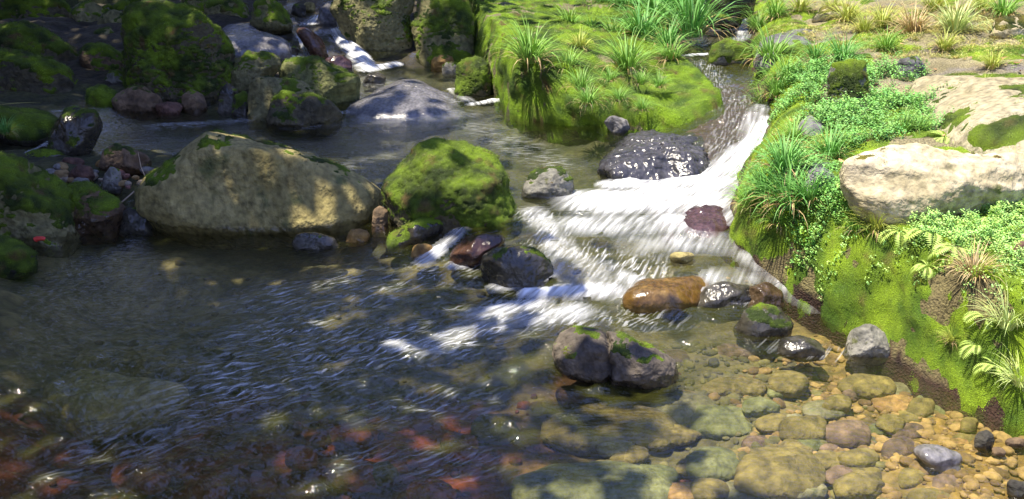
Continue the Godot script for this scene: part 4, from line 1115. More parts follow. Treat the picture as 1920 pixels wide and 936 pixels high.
	rock("grey_rock", "wet grey rock at the water's entry above the falls", "stone", "", Vector3(-2.41, 0.65, -12.74), 0.12, [0.146, 0.152, 0.167, 0.172, 0.162, 0.161, 0.168, 0.143, 0.127, 0.120, 0.115, 0.104, 0.100, 0.100, 0.106, 0.120, 0.145, 0.191, 0.173, 0.167, 0.169, 0.160, 0.159, 0.165, 0.182, 0.179, 0.158, 0.148], "slate", -0.3, 0.68, 0.52, 7, 4, 1.0, -21)
	rock("angular_boulder", "big angular boulder with chiselled mossy faces above the falls", "boulder", "", Vector3(-1.68, 0.67, -12.07), 0.47, [0.56, 0.53, 0.54, 0.55, 0.55, 0.59, 0.57, 0.56, 0.57, 0.62, 0.62, 0.64, 0.64, 0.60, 0.51, 0.46, 0.42, 0.40, 0.41, 0.44, 0.46, 0.50, 0.56, 0.61, 0.65, 0.68, 0.65, 0.60], "olive", -0.04, 0.28, 0.22, 22, 6, 1.3, -21)
	rock("smooth_boulder", "smooth mossy boulder wedged between angular boulder and ledge", "boulder", "", Vector3(-0.83, 0.53, -11.90), 0.29, [0.37, 0.38, 0.40, 0.43, 0.49, 0.56, 0.65, 0.67, 0.67, 0.58, 0.52, 0.44, 0.39, 0.38, 0.37, 0.36, 0.37, 0.41, 0.48, 0.61, 0.68, 0.68, 0.69, 0.73, 0.60, 0.48, 0.41, 0.38], "olive", 0.1, 0.22, 0.16, 7, 5, 1.0, -21)
	rock("split_rock", "reddish rock splitting the left falls in two", "stone", "", Vector3(-2.35, 0.46, -11.51), 0.16, [0.14, 0.13, 0.13, 0.13, 0.13, 0.13, 0.14, 0.16, 0.20, 0.24, 0.27, 0.25, 0.16, 0.12, 0.10, 0.09, 0.08, 0.08, 0.09, 0.10, 0.12, 0.14, 0.18, 0.26, 0.27, 0.24, 0.18, 0.15], "red", -0.8, 0.76, 0.30, 7, 4, 1.0, -21)
	rock("dark_rock", "dark rock under the left branch of the falls", "stone", "", Vector3(-2.68, 0.38, -11.49), 0.12, [0.147, 0.154, 0.153, 0.141, 0.138, 0.142, 0.127, 0.116, 0.113, 0.115, 0.123, 0.122, 0.117, 0.118, 0.125, 0.141, 0.163, 0.144, 0.135, 0.133, 0.133, 0.126, 0.125, 0.131, 0.144, 0.171, 0.157, 0.148], "wet", -0.4, 0.53, 0.27, 7, 4, 1.0, -21)
	rock("purple_stone", "rounded purple brown stone at the foot of the falls", "stone", "", Vector3(-1.96, 0.32, -10.89), 0.14, [0.167, 0.165, 0.164, 0.145, 0.136, 0.134, 0.135, 0.127, 0.126, 0.131, 0.144, 0.158, 0.165, 0.182, 0.167, 0.158, 0.158, 0.158, 0.137, 0.126, 0.122, 0.125, 0.135, 0.139, 0.146, 0.164, 0.197, 0.178], "purple", -0.9, 0.47, 0.21, 7, 4, 1.0, -21)
	rock("flat_boulder", "light green faceted boulder in front of the left falls", "boulder", "", Vector3(-1.99, 0.31, -9.78), 0.34, [0.43, 0.45, 0.38, 0.34, 0.31, 0.29, 0.29, 0.30, 0.31, 0.32, 0.36, 0.42, 0.44, 0.39, 0.29, 0.23, 0.21, 0.19, 0.19, 0.19, 0.21, 0.25, 0.28, 0.32, 0.38, 0.42, 0.43, 0.43], "moss_stone", -0.15, 0.20, 0.14, 14, 5, 1.0, -21)
	rock("olive_rock", "upper of the twin olive rocks in the middle pool", "boulder", "", Vector3(-2.22, 0.27, -9.16), 0.25, [0.31, 0.33, 0.35, 0.33, 0.30, 0.27, 0.26, 0.26, 0.27, 0.29, 0.34, 0.36, 0.33, 0.32, 0.32, 0.32, 0.34, 0.39, 0.34, 0.29, 0.27, 0.26, 0.25, 0.26, 0.29, 0.34, 0.34, 0.32], "olive", -0.2, 0.20, 0.11, 10, 5, 1.0, -21)
	rock("olive_rock", "lower of the twin olive rocks with a mossy shoulder", "boulder", "", Vector3(-1.95, 0.24, -8.91), 0.27, [0.35, 0.31, 0.28, 0.24, 0.22, 0.20, 0.18, 0.17, 0.17, 0.21, 0.28, 0.29, 0.31, 0.31, 0.32, 0.35, 0.37, 0.32, 0.26, 0.23, 0.22, 0.22, 0.22, 0.23, 0.26, 0.32, 0.36, 0.35], "dark", -0.1, 0.20, 0.11, 6, 5, 1.0, -21)
	rock("wet_slab", "broad wet slab with water sliding over it above the middle pool", "boulder", "", Vector3(-1.06, 0.10, -9.97), 0.18, [0.50, 0.49, 0.50, 0.53, 0.57, 0.64, 0.78, 0.90, 0.92, 0.84, 0.76, 0.68, 0.62, 0.59, 0.60, 0.63, 0.68, 0.77, 0.95, 0.96, 0.92, 0.89, 0.89, 0.91, 0.91, 0.78, 0.63, 0.54], "slate", -0.35, 0.74, -0.05, 6, 5, 1.0, -90)
	rock("dark_stone", "dark hump in the outflow above the broad wet slab", "stone", "", Vector3(-1.51, 0.25, -10.51), 0.11, [0.126, 0.135, 0.127, 0.114, 0.109, 0.103, 0.089, 0.082, 0.079, 0.081, 0.087, 0.089, 0.088, 0.092, 0.101, 0.118, 0.142, 0.119, 0.107, 0.102, 0.095, 0.091, 0.090, 0.095, 0.106, 0.126, 0.128, 0.124], "wet", -0.6, 0.42, 0.16, 7, 4, 1.0, -21)
	rock("ochre_stone", "ochre stone in the dark hollow beside the mossy ledge", "stone", "", Vector3(-0.82, 0.25, -11.41), 0.12, [0.138, 0.147, 0.145, 0.149, 0.135, 0.129, 0.125, 0.117, 0.116, 0.120, 0.132, 0.134, 0.142, 0.137, 0.137, 0.145, 0.162, 0.147, 0.135, 0.125, 0.119, 0.119, 0.126, 0.126, 0.130, 0.133, 0.128, 0.129], "amber", -0.3, 0.20, 0.14, 7, 4, 1.0, -21)
	rock("grey_stone", "grey green stone between ochre stone and dark mossy stone", "stone", "", Vector3(-0.69, 0.23, -11.17), 0.10, [0.114, 0.124, 0.116, 0.114, 0.106, 0.099, 0.097, 0.095, 0.097, 0.104, 0.119, 0.122, 0.131, 0.123, 0.121, 0.125, 0.131, 0.124, 0.118, 0.104, 0.097, 0.095, 0.098, 0.098, 0.103, 0.112, 0.107, 0.107], "grey", -0.2, 0.21, 0.13, 7, 4, 1.0, -21)
	rock("mossy_stone", "dark upright stone with a green top beside the mossy ledge", "stone", "", Vector3(-0.41, 0.29, -10.10), 0.15, [0.19, 0.19, 0.21, 0.23, 0.26, 0.27, 0.28, 0.27, 0.28, 0.27, 0.26, 0.22, 0.19, 0.18, 0.18, 0.19, 0.21, 0.24, 0.27, 0.28, 0.27, 0.27, 0.28, 0.28, 0.26, 0.25, 0.21, 0.19], "dark", 0.2, 0.20, 0.11, 7, 5, 1.0, -21)
	rock("mossy_stone", "bright moss topped stone in the upper channel", "stone", "", Vector3(2.26, 0.61, -10.02), 0.19, [0.20, 0.20, 0.20, 0.19, 0.17, 0.16, 0.16, 0.17, 0.17, 0.17, 0.17, 0.18, 0.21, 0.21, 0.22, 0.23, 0.26, 0.24, 0.21, 0.19, 0.18, 0.17, 0.18, 0.20, 0.21, 0.23, 0.26, 0.22], "grey", 0.25, 0.56, 0.48, 7, 4, 1.0, -21)
	rock("dark_rock", "dark flat rock in the far channel below the far falls", "stone", "", Vector3(2.52, 0.74, -11.68), 0.13, [0.23, 0.22, 0.20, 0.15, 0.13, 0.12, 0.11, 0.10, 0.10, 0.11, 0.12, 0.15, 0.19, 0.23, 0.23, 0.25, 0.20, 0.16, 0.13, 0.11, 0.11, 0.11, 0.11, 0.12, 0.13, 0.15, 0.20, 0.21], "wet", 0.1, 0.80, 0.64, 7, 4, 1.0, -21)
	rock("dark_boulder", "dark boulder blocking the far end of the channel", "boulder", "", Vector3(2.63, 0.96, -11.81), 0.22, [0.27, 0.28, 0.27, 0.28, 0.27, 0.26, 0.25, 0.24, 0.24, 0.25, 0.27, 0.28, 0.30, 0.28, 0.27, 0.28, 0.30, 0.28, 0.28, 0.26, 0.24, 0.24, 0.25, 0.26, 0.28, 0.31, 0.28, 0.27], "wet", 0.1, 0.95, 0.79, 7, 4, 1.0, -21)
	rock("pale_boulder", "large pale sunlit boulder on the right-hand bank", "boulder", "", Vector3(2.44, 0.72, -5.08), 0.23, [0.63, 0.60, 0.42, 0.29, 0.22, 0.20, 0.19, 0.20, 0.21, 0.24, 0.31, 0.37, 0.49, 0.63, 0.62, 0.58, 0.51, 0.39, 0.27, 0.21, 0.19, 0.18, 0.18, 0.19, 0.22, 0.27, 0.42, 0.56], "pale", -0.5, -0.27, 0.57, 6, 5, 1.0, -21)
	rock("stone_slab", "broad stone slab with ochre moss patch behind the pale boulder", "rock", "", Vector3(3.59, 0.73, -6.63), 0.26, [0.29, 0.33, 0.42, 0.62, 1.27, 1.38, 1.36, 1.33, 1.17, 1.04, 0.89, 0.81, 0.76, 0.74, 0.75, 0.80, 0.91, 1.08, 1.29, 1.47, 1.06, 0.57, 0.40, 0.32, 0.28, 0.26, 0.26, 0.26], "pale_grey", -0.3, 0.02, 0.51, 5, 5, 1.0, -90)
	rock("grey_slab", "flat grey slab half buried beside the upper channel", "rock", "", Vector3(2.90, 0.68, -9.85), 0.16, [0.48, 0.52, 0.59, 0.71, 0.96, 1.18, 1.06, 0.72, 0.57, 0.49, 0.45, 0.41, 0.39, 0.38, 0.40, 0.44, 0.52, 0.68, 1.00, 1.10, 1.07, 0.87, 0.73, 0.57, 0.49, 0.45, 0.44, 0.45], "slate", -0.3, -0.10, 0.55, 4, 4, 1.0, -90)
	rock("bank_rock", "squarish rock overgrown with creeper in the middle of the bank", "rock", "", Vector3(2.56, 0.77, -7.28), 0.11, [0.15, 0.15, 0.16, 0.18, 0.22, 0.27, 0.26, 0.26, 0.25, 0.26, 0.22, 0.19, 0.17, 0.15, 0.15, 0.14, 0.15, 0.16, 0.19, 0.25, 0.24, 0.24, 0.26, 0.25, 0.23, 0.20, 0.17, 0.15], "grey", 0.15, -0.22, 0.62, 6, 5, 1.0, -21)
	rock("bank_rock", "flat dark stone with dry twigs left of the pale boulder", "rock", "", Vector3(1.89, 0.53, -5.64), 0.16, [0.10, 0.11, 0.14, 0.19, 0.26, 0.27, 0.25, 0.21, 0.19, 0.14, 0.12, 0.11, 0.11, 0.11, 0.11, 0.13, 0.15, 0.21, 0.25, 0.28, 0.23, 0.19, 0.16, 0.12, 0.10, 0.09, 0.09, 0.09], "slate", -0.7, -0.25, 0.39, 4, 4, 1.0, -90)
	rock("bank_rock", "small flat brown stone above the grassy chute edge", "rock", "", Vector3(2.12, 0.55, -6.77), 0.16, [0.14, 0.15, 0.16, 0.18, 0.23, 0.33, 0.28, 0.25, 0.16, 0.12, 0.10, 0.09, 0.08, 0.08, 0.09, 0.10, 0.12, 0.16, 0.22, 0.28, 0.30, 0.28, 0.24, 0.20, 0.17, 0.16, 0.16, 0.15], "slate", -0.5, -0.23, 0.42, 4, 4, 1.0, -90)
	rock("bank_rock", "mossy stone at the top right edge of the picture", "rock", "", Vector3(4.49, 1.05, -8.70), 0.11, [0.23, 0.25, 0.19, 0.15, 0.14, 0.13, 0.12, 0.12, 0.12, 0.12, 0.14, 0.17, 0.21, 0.21, 0.22, 0.25, 0.20, 0.17, 0.15, 0.13, 0.12, 0.12, 0.12, 0.13, 0.14, 0.18, 0.24, 0.23], "pale", 0.0, 0.11, 0.95, 6, 4, 1.0, -21)
	rock("bank_rock", "low pale rock in the dry grass high on the bank", "rock", "", Vector3(3.51, 0.91, -10.71), 0.12, [0.24, 0.23, 0.21, 0.19, 0.15, 0.13, 0.12, 0.11, 0.11, 0.12, 0.14, 0.17, 0.20, 0.20, 0.22, 0.25, 0.21, 0.15, 0.13, 0.12, 0.11, 0.11, 0.11, 0.13, 0.15, 0.19, 0.19, 0.21], "pale", -0.1, -0.02, 0.82, 6, 4, 1.0, -21)
	rock("bank_rock", "grey outcrop between creeper and the stone slab", "rock", "", Vector3(3.25, 0.84, -7.89), 0.08, [0.122, 0.125, 0.120, 0.120, 0.127, 0.135, 0.118, 0.110, 0.107, 0.111, 0.121, 0.118, 0.109, 0.107, 0.111, 0.120, 0.140, 0.136, 0.119, 0.111, 0.108, 0.112, 0.122, 0.121, 0.109, 0.103, 0.104, 0.109], "slate", -0.2, -0.09, 0.75, 6, 4, 1.0, -21)
	rock("submerged_rock", "large yellowish flat rock under water in the left pool", "boulder", "", Vector3(-2.00, -0.14, -4.20), 0.14, [0.33, 0.38, 0.34, 0.28, 0.25, 0.23, 0.23, 0.23, 0.24, 0.26, 0.29, 0.34, 0.36, 0.37, 0.34, 0.28, 0.25, 0.23, 0.22, 0.22, 0.23, 0.23, 0.21, 0.20, 0.20, 0.21, 0.23, 0.27], "ochre_pale", -0.9, -0.53, -0.25, 3, 4, 1.0, -90)
	rock("submerged_rock", "long dim rock under water behind the yellowish flat one", "boulder", "", Vector3(-2.11, -0.25, -4.77), 0.12, [0.45, 0.47, 0.44, 0.34, 0.30, 0.25, 0.22, 0.21, 0.21, 0.22, 0.24, 0.28, 0.33, 0.43, 0.45, 0.45, 0.38, 0.30, 0.26, 0.24, 0.24, 0.22, 0.22, 0.23, 0.25, 0.29, 0.37, 0.45], "ochre", -0.9, -0.66, -0.35, 7, 4, 1.0, -90)
	rock("submerged_cobble", "middling ochre cobble under water near the bottom edge of the picture, second from the right", "cobble", "submerged cobbles of the clear shallows", Vector3(1.72, -0.08, -3.33), 0.05, [0.112, 0.117, 0.115, 0.090, 0.075, 0.066, 0.061, 0.060, 0.062, 0.067, 0.069, 0.074, 0.084, 0.093, 0.101, 0.117, 0.095, 0.081, 0.068, 0.062, 0.059, 0.059, 0.061, 0.062, 0.067, 0.077, 0.091, 0.098], "ochre", -0.9, -0.55, -0.12, 4, 3, 0.8, -90)
	rock("submerged_cobble", "middling ochre cobble under water near the bottom edge of the picture, fifth from the right", "cobble", "submerged cobbles of the clear shallows", Vector3(1.47, -0.08, -3.24), 0.05, [0.100, 0.108, 0.116, 0.097, 0.087, 0.073, 0.065, 0.061, 0.061, 0.064, 0.068, 0.074, 0.085, 0.097, 0.101, 0.110, 0.109, 0.107, 0.086, 0.075, 0.070, 0.068, 0.067, 0.069, 0.074, 0.085, 0.087, 0.091], "ochre", -0.9, -0.55, -0.12, 4, 3, 0.8, -90)
	rock("submerged_cobble", "broad olive cobble under water in the shallows below the foreground rock", "cobble", "submerged cobbles of the clear shallows", Vector3(0.80, -0.14, -4.16), 0.06, [0.22, 0.21, 0.20, 0.17, 0.15, 0.14, 0.13, 0.13, 0.13, 0.14, 0.16, 0.18, 0.20, 0.23, 0.22, 0.23, 0.20, 0.19, 0.16, 0.14, 0.13, 0.13, 0.13, 0.13, 0.14, 0.15, 0.17, 0.19], "olive", -0.9, -0.59, -0.19, 4, 4, 0.8, -90)
	rock("submerged_cobble", "broad greenish cobble under water in the shallows below the foreground rock", "cobble", "submerged cobbles of the clear shallows", Vector3(0.98, -0.14, -4.02), 0.06, [0.17, 0.19, 0.21, 0.18, 0.16, 0.14, 0.13, 0.13, 0.13, 0.15, 0.16, 0.16, 0.17, 0.18, 0.18, 0.19, 0.18, 0.16, 0.14, 0.13, 0.13, 0.13, 0.13, 0.13, 0.14, 0.16, 0.17, 0.17], "moss_stone", -0.9, -0.59, -0.19, 4, 4, 0.8, -90)
	rock("submerged_cobble", "middling greenish cobble under water near the bottom edge of the picture, second from the right", "cobble", "submerged cobbles of the clear shallows", Vector3(0.89, -0.13, -3.66), 0.05, [0.129, 0.128, 0.133, 0.142, 0.133, 0.132, 0.124, 0.123, 0.129, 0.129, 0.120, 0.118, 0.119, 0.115, 0.117, 0.126, 0.142, 0.141, 0.148, 0.136, 0.127, 0.126, 0.123, 0.122, 0.127, 0.122, 0.118, 0.121], "moss_stone", -0.9, -0.59, -0.17, 4, 4, 0.8, -90)
	rock("submerged_cobble", "broad ochre cobble under water near the bottom edge of the picture", "cobble", "submerged cobbles of the clear shallows", Vector3(1.15, -0.10, -3.55), 0.07, [0.21, 0.21, 0.22, 0.22, 0.21, 0.20, 0.18, 0.18, 0.18, 0.18, 0.16, 0.16, 0.16, 0.17, 0.18, 0.20, 0.23, 0.23, 0.23, 0.20, 0.19, 0.18, 0.18, 0.18, 0.19, 0.19, 0.19, 0.20], "ochre", -0.9, -0.55, -0.15, 4, 4, 0.8, -90)
	rock("submerged_cobble", "broad greenish cobble under water near the bottom edge of the picture", "cobble", "submerged cobbles of the clear shallows", Vector3(0.34, -0.17, -3.50), 0.10, [0.37, 0.37, 0.32, 0.26, 0.23, 0.20, 0.18, 0.17, 0.17, 0.18, 0.21, 0.25, 0.29, 0.35, 0.35, 0.34, 0.30, 0.27, 0.22, 0.19, 0.18, 0.18, 0.19, 0.20, 0.22, 0.26, 0.33, 0.34], "moss_stone", -0.9, -0.59, -0.25, 4, 4, 0.8, -90)
	rock("submerged_cobble", "broad ochre cobble under water in the shallows below the foreground rock, second from the right", "cobble", "submerged cobbles of the clear shallows", Vector3(0.47, -0.16, -4.02), 0.09, [0.33, 0.32, 0.30, 0.26, 0.24, 0.23, 0.20, 0.18, 0.18, 0.19, 0.20, 0.24, 0.27, 0.32, 0.33, 0.34, 0.32, 0.30, 0.26, 0.23, 0.21, 0.21, 0.21, 0.23, 0.25, 0.30, 0.33, 0.33], "ochre", -0.9, -0.59, -0.23, 4, 4, 0.8, -90)
	rock("submerged_cobble", "broad ochre cobble under water in the shallows below the foreground rock, first from the right", "cobble", "submerged cobbles of the clear shallows", Vector3(1.13, -0.13, -4.33), 0.06, [0.169, 0.170, 0.141, 0.117, 0.101, 0.086, 0.079, 0.076, 0.078, 0.083, 0.095, 0.117, 0.133, 0.158, 0.168, 0.174, 0.150, 0.127, 0.101, 0.088, 0.081, 0.079, 0.081, 0.087, 0.096, 0.115, 0.152, 0.161], "ochre", -0.9, -0.59, -0.18, 4, 4, 0.8, -90)
	rock("submerged_cobble", "middling ochre cobble under water in the shallows below the foreground rock, first from the right", "cobble", "submerged cobbles of the clear shallows", Vector3(1.39, -0.08, -4.31), 0.05, [0.112, 0.114, 0.122, 0.126, 0.124, 0.122, 0.109, 0.103, 0.103, 0.101, 0.094, 0.092, 0.094, 0.095, 0.098, 0.106, 0.124, 0.121, 0.123, 0.113, 0.109, 0.110, 0.104, 0.104, 0.107, 0.102, 0.101, 0.106], "ochre", -0.9, -0.55, -0.12, 4, 3, 0.8, -90)
	rock("submerged_cobble", "middling ochre cobble under water in the shallows toward the mossy wall, seventh from the right", "cobble", "submerged cobbles of the clear shallows", Vector3(1.35, -0.08, -3.88), 0.05, [0.115, 0.123, 0.140, 0.139, 0.128, 0.116, 0.101, 0.093, 0.091, 0.093, 0.092, 0.096, 0.106, 0.112, 0.115, 0.125, 0.141, 0.134, 0.129, 0.115, 0.109, 0.107, 0.106, 0.111, 0.122, 0.112, 0.108, 0.110], "ochre", -0.9, -0.55, -0.12, 4, 3, 0.8, -90)
	rock("submerged_cobble", "small ochre cobble under water in the shallows toward the mossy wall, fifth from the right", "cobble", "submerged cobbles of the clear shallows", Vector3(1.57, -0.08, -4.10), 0.04, [0.079, 0.083, 0.092, 0.086, 0.083, 0.073, 0.066, 0.063, 0.063, 0.061, 0.057, 0.056, 0.058, 0.061, 0.066, 0.075, 0.090, 0.084, 0.080, 0.071, 0.067, 0.067, 0.065, 0.066, 0.069, 0.070, 0.070, 0.074], "ochre", -0.9, -0.55, -0.11, 4, 3, 0.8, -90)
	rock("submerged_cobble", "middling brown cobble under water in the shallows toward the mossy wall, second from the right", "cobble", "submerged cobbles of the clear shallows", Vector3(1.54, -0.08, -3.82), 0.05, [0.105, 0.112, 0.126, 0.135, 0.126, 0.118, 0.107, 0.103, 0.104, 0.103, 0.102, 0.107, 0.115, 0.110, 0.111, 0.117, 0.125, 0.128, 0.124, 0.112, 0.107, 0.104, 0.101, 0.102, 0.109, 0.101, 0.097, 0.099], "brown", -0.9, -0.55, -0.12, 4, 3, 0.8, -90)
	rock("submerged_cobble", "middling ochre cobble under water in the shallows toward the mossy wall, fourth from the right", "cobble", "submerged cobbles of the clear shallows", Vector3(1.81, -0.08, -4.26), 0.05, [0.116, 0.122, 0.135, 0.123, 0.116, 0.095, 0.083, 0.077, 0.075, 0.076, 0.078, 0.085, 0.099, 0.103, 0.108, 0.119, 0.123, 0.115, 0.105, 0.095, 0.090, 0.091, 0.089, 0.090, 0.096, 0.106, 0.104, 0.107], "ochre", -0.9, -0.55, -0.12, 4, 3, 0.8, -90)
	rock("submerged_cobble", "middling ochre cobble under water near the bottom edge of the picture, fourth from the right", "cobble", "submerged cobbles of the clear shallows", Vector3(1.52, -0.08, -3.62), 0.05, [0.093, 0.091, 0.095, 0.088, 0.082, 0.075, 0.067, 0.063, 0.062, 0.065, 0.068, 0.074, 0.085, 0.093, 0.092, 0.095, 0.097, 0.097, 0.083, 0.074, 0.070, 0.068, 0.066, 0.068, 0.074, 0.077, 0.078, 0.084], "ochre", -0.9, -0.55, -0.12, 4, 3, 0.8, -90)
	rock("submerged_cobble", "small ochre cobble under water in the shallows toward the mossy wall, fourth from the right", "cobble", "submerged cobbles of the clear shallows", Vector3(1.76, -0.08, -3.91), 0.04, [0.078, 0.081, 0.087, 0.088, 0.084, 0.076, 0.069, 0.066, 0.067, 0.060, 0.058, 0.058, 0.059, 0.061, 0.066, 0.075, 0.081, 0.076, 0.072, 0.068, 0.067, 0.068, 0.063, 0.062, 0.064, 0.064, 0.065, 0.069], "ochre", -0.9, -0.55, -0.11, 4, 3, 0.8, -90)
	rock("submerged_cobble", "small brown cobble under water in the shallows toward the mossy wall, first from the right", "cobble", "submerged cobbles of the clear shallows", Vector3(1.73, -0.08, -3.71), 0.04, [0.079, 0.086, 0.099, 0.108, 0.098, 0.089, 0.078, 0.073, 0.072, 0.068, 0.064, 0.064, 0.067, 0.069, 0.075, 0.087, 0.102, 0.108, 0.103, 0.090, 0.084, 0.076, 0.072, 0.071, 0.070, 0.067, 0.067, 0.071], "brown", -0.9, -0.55, -0.12, 4, 3, 0.8, -90)
	rock("submerged_cobble", "middling ochre cobble under water near the bottom edge of the picture, sixth from the right", "cobble", "submerged cobbles of the clear shallows", Vector3(1.45, -0.08, -3.42), 0.05, [0.114, 0.113, 0.117, 0.106, 0.099, 0.090, 0.081, 0.078, 0.079, 0.083, 0.085, 0.087, 0.094, 0.101, 0.104, 0.114, 0.120, 0.123, 0.103, 0.087, 0.079, 0.076, 0.074, 0.077, 0.084, 0.090, 0.093, 0.102], "ochre", -0.9, -0.55, -0.12, 4, 3, 0.8, -90)
	rock("submerged_cobble", "small ochre cobble under water near the bottom edge of the picture, first from the right", "cobble", "submerged cobbles of the clear shallows", Vector3(1.70, -0.08, -3.47), 0.04, [0.067, 0.071, 0.079, 0.083, 0.072, 0.066, 0.063, 0.062, 0.065, 0.063, 0.059, 0.058, 0.060, 0.060, 0.063, 0.071, 0.080, 0.090, 0.082, 0.071, 0.066, 0.058, 0.054, 0.054, 0.053, 0.052, 0.053, 0.058], "ochre", -0.9, -0.55, -0.11, 4, 3, 0.8, -90)
	rock("submerged_cobble", "middling brown cobble under water near the bottom edge of the picture, first from the right", "cobble", "submerged cobbles of the clear shallows", Vector3(1.82, -0.08, -3.42), 0.05, [0.096, 0.099, 0.109, 0.099, 0.093, 0.077, 0.069, 0.066, 0.066, 0.061, 0.059, 0.059, 0.063, 0.067, 0.075, 0.090, 0.104, 0.104, 0.093, 0.080, 0.074, 0.071, 0.068, 0.068, 0.072, 0.075, 0.077, 0.084], "brown", -0.9, -0.55, -0.12, 4, 3, 0.8, -90)
	rock("submerged_cobble", "small ochre cobble under water in the shallows toward the mossy wall, second from the right", "cobble", "submerged cobbles of the clear shallows", Vector3(2.12, -0.07, -3.88), 0.04, [0.044, 0.048, 0.057, 0.068, 0.068, 0.064, 0.057, 0.054, 0.051, 0.045, 0.041, 0.041, 0.041, 0.041, 0.044, 0.050, 0.060, 0.070, 0.072, 0.064, 0.058, 0.049, 0.044, 0.041, 0.037, 0.036, 0.036, 0.039], "ochre", -0.9, -0.55, -0.11, 4, 3, 0.8, -90)
	rock("submerged_cobble", "small ochre cobble under water in the shallows toward the mossy wall, third from the right", "cobble", "submerged cobbles of the clear shallows", Vector3(1.97, -0.08, -4.06), 0.04, [0.066, 0.074, 0.087, 0.098, 0.089, 0.081, 0.076, 0.075, 0.077, 0.067, 0.062, 0.060, 0.061, 0.063, 0.069, 0.082, 0.091, 0.098, 0.090, 0.081, 0.077, 0.070, 0.065, 0.063, 0.065, 0.061, 0.060, 0.061], "ochre", -0.9, -0.55, -0.11, 4, 3, 0.8, -90)
	rock("submerged_cobble", "middling brown cobble under water in the shallows below the foreground rock, first from the right", "cobble", "submerged cobbles of the clear shallows", Vector3(1.21, -0.13, -4.73), 0.05, [0.137, 0.123, 0.113, 0.097, 0.089, 0.081, 0.074, 0.071, 0.072, 0.077, 0.088, 0.093, 0.099, 0.110, 0.120, 0.139, 0.124, 0.109, 0.089, 0.079, 0.074, 0.072, 0.074, 0.077, 0.085, 0.100, 0.114, 0.123], "brown", -0.9, -0.59, -0.17, 4, 3, 0.8, -90)
	rock("submerged_cobble", "small ochre cobble under water in the shallows below the foreground rock, fourth from the right", "cobble", "submerged cobbles of the clear shallows", Vector3(0.52, -0.12, -4.35), 0.04, [0.051, 0.053, 0.057, 0.065, 0.082, 0.086, 0.094, 0.086, 0.083, 0.071, 0.060, 0.054, 0.050, 0.047, 0.047, 0.049, 0.055, 0.065, 0.076, 0.094, 0.093, 0.092, 0.079, 0.070, 0.059, 0.053, 0.051, 0.051], "ochre", -0.9, -0.59, -0.15, 4, 3, 0.8, -90)
	rock("submerged_cobble", "middling reddish cobble under water in the shallows below the foreground rock", "cobble", "submerged cobbles of the clear shallows", Vector3(0.33, -0.13, -4.27), 0.05, [0.113, 0.115, 0.123, 0.104, 0.089, 0.080, 0.074, 0.072, 0.073, 0.079, 0.089, 0.096, 0.109, 0.115, 0.109, 0.109, 0.102, 0.097, 0.089, 0.078, 0.073, 0.071, 0.074, 0.079, 0.084, 0.095, 0.108, 0.108], "red", -0.9, -0.59, -0.17, 4, 3, 0.8, -90)
	rock("submerged_cobble", "middling greenish cobble under water in the shallows below the foreground rock", "cobble", "submerged cobbles of the clear shallows", Vector3(1.20, -0.08, -4.07), 0.05, [0.097, 0.096, 0.097, 0.084, 0.077, 0.066, 0.059, 0.056, 0.056, 0.059, 0.064, 0.069, 0.078, 0.090, 0.091, 0.098, 0.095, 0.093, 0.077, 0.067, 0.063, 0.061, 0.063, 0.064, 0.069, 0.079, 0.088, 0.090], "moss_stone", -0.9, -0.55, -0.12, 4, 3, 0.8, -90)
	rock("submerged_cobble", "middling brown cobble under water in the shallows below the foreground rock, fourth from the right", "cobble", "submerged cobbles of the clear shallows", Vector3(0.85, -0.13, -4.66), 0.05, [0.125, 0.121, 0.124, 0.111, 0.101, 0.098, 0.086, 0.080, 0.079, 0.082, 0.089, 0.098, 0.111, 0.130, 0.126, 0.130, 0.127, 0.119, 0.107, 0.094, 0.089, 0.088, 0.088, 0.090, 0.098, 0.110, 0.111, 0.117], "brown", -0.9, -0.59, -0.17, 4, 3, 0.8, -90)
	rock("submerged_cobble", "small rusty cobble under water in the dark red shallows", "cobble", "submerged cobbles of the clear shallows", Vector3(-0.94, -0.12, -3.70), 0.04, [0.072, 0.068, 0.067, 0.070, 0.071, 0.070, 0.073, 0.078, 0.080, 0.086, 0.098, 0.092, 0.086, 0.080, 0.076, 0.075, 0.079, 0.077, 0.074, 0.076, 0.075, 0.075, 0.079, 0.085, 0.091, 0.101, 0.085, 0.077], "rust", -0.9, -0.59, -0.16, 4, 3, 0.8, -90)
	rock("submerged_cobble", "middling rusty cobble under water near the bottom edge of the picture, third from the right", "cobble", "submerged cobbles of the clear shallows", Vector3(-1.10, -0.12, -3.49), 0.05, [0.098, 0.089, 0.082, 0.081, 0.080, 0.078, 0.080, 0.084, 0.086, 0.093, 0.108, 0.106, 0.107, 0.090, 0.078, 0.072, 0.070, 0.066, 0.064, 0.067, 0.068, 0.071, 0.078, 0.091, 0.094, 0.093, 0.093, 0.093], "rust", -0.9, -0.59, -0.16, 4, 3, 0.8, -90)
	rock("submerged_cobble", "middling rusty cobble under water near the bottom edge of the picture, second from the right", "cobble", "submerged cobbles of the clear shallows", Vector3(-0.69, -0.13, -3.58), 0.05, [0.140, 0.128, 0.121, 0.120, 0.107, 0.100, 0.098, 0.098, 0.099, 0.104, 0.116, 0.131, 0.138, 0.143, 0.137, 0.138, 0.122, 0.107, 0.099, 0.091, 0.089, 0.091, 0.098, 0.108, 0.112, 0.122, 0.131, 0.132], "rust", -0.9, -0.59, -0.18, 4, 4, 0.8, -90)
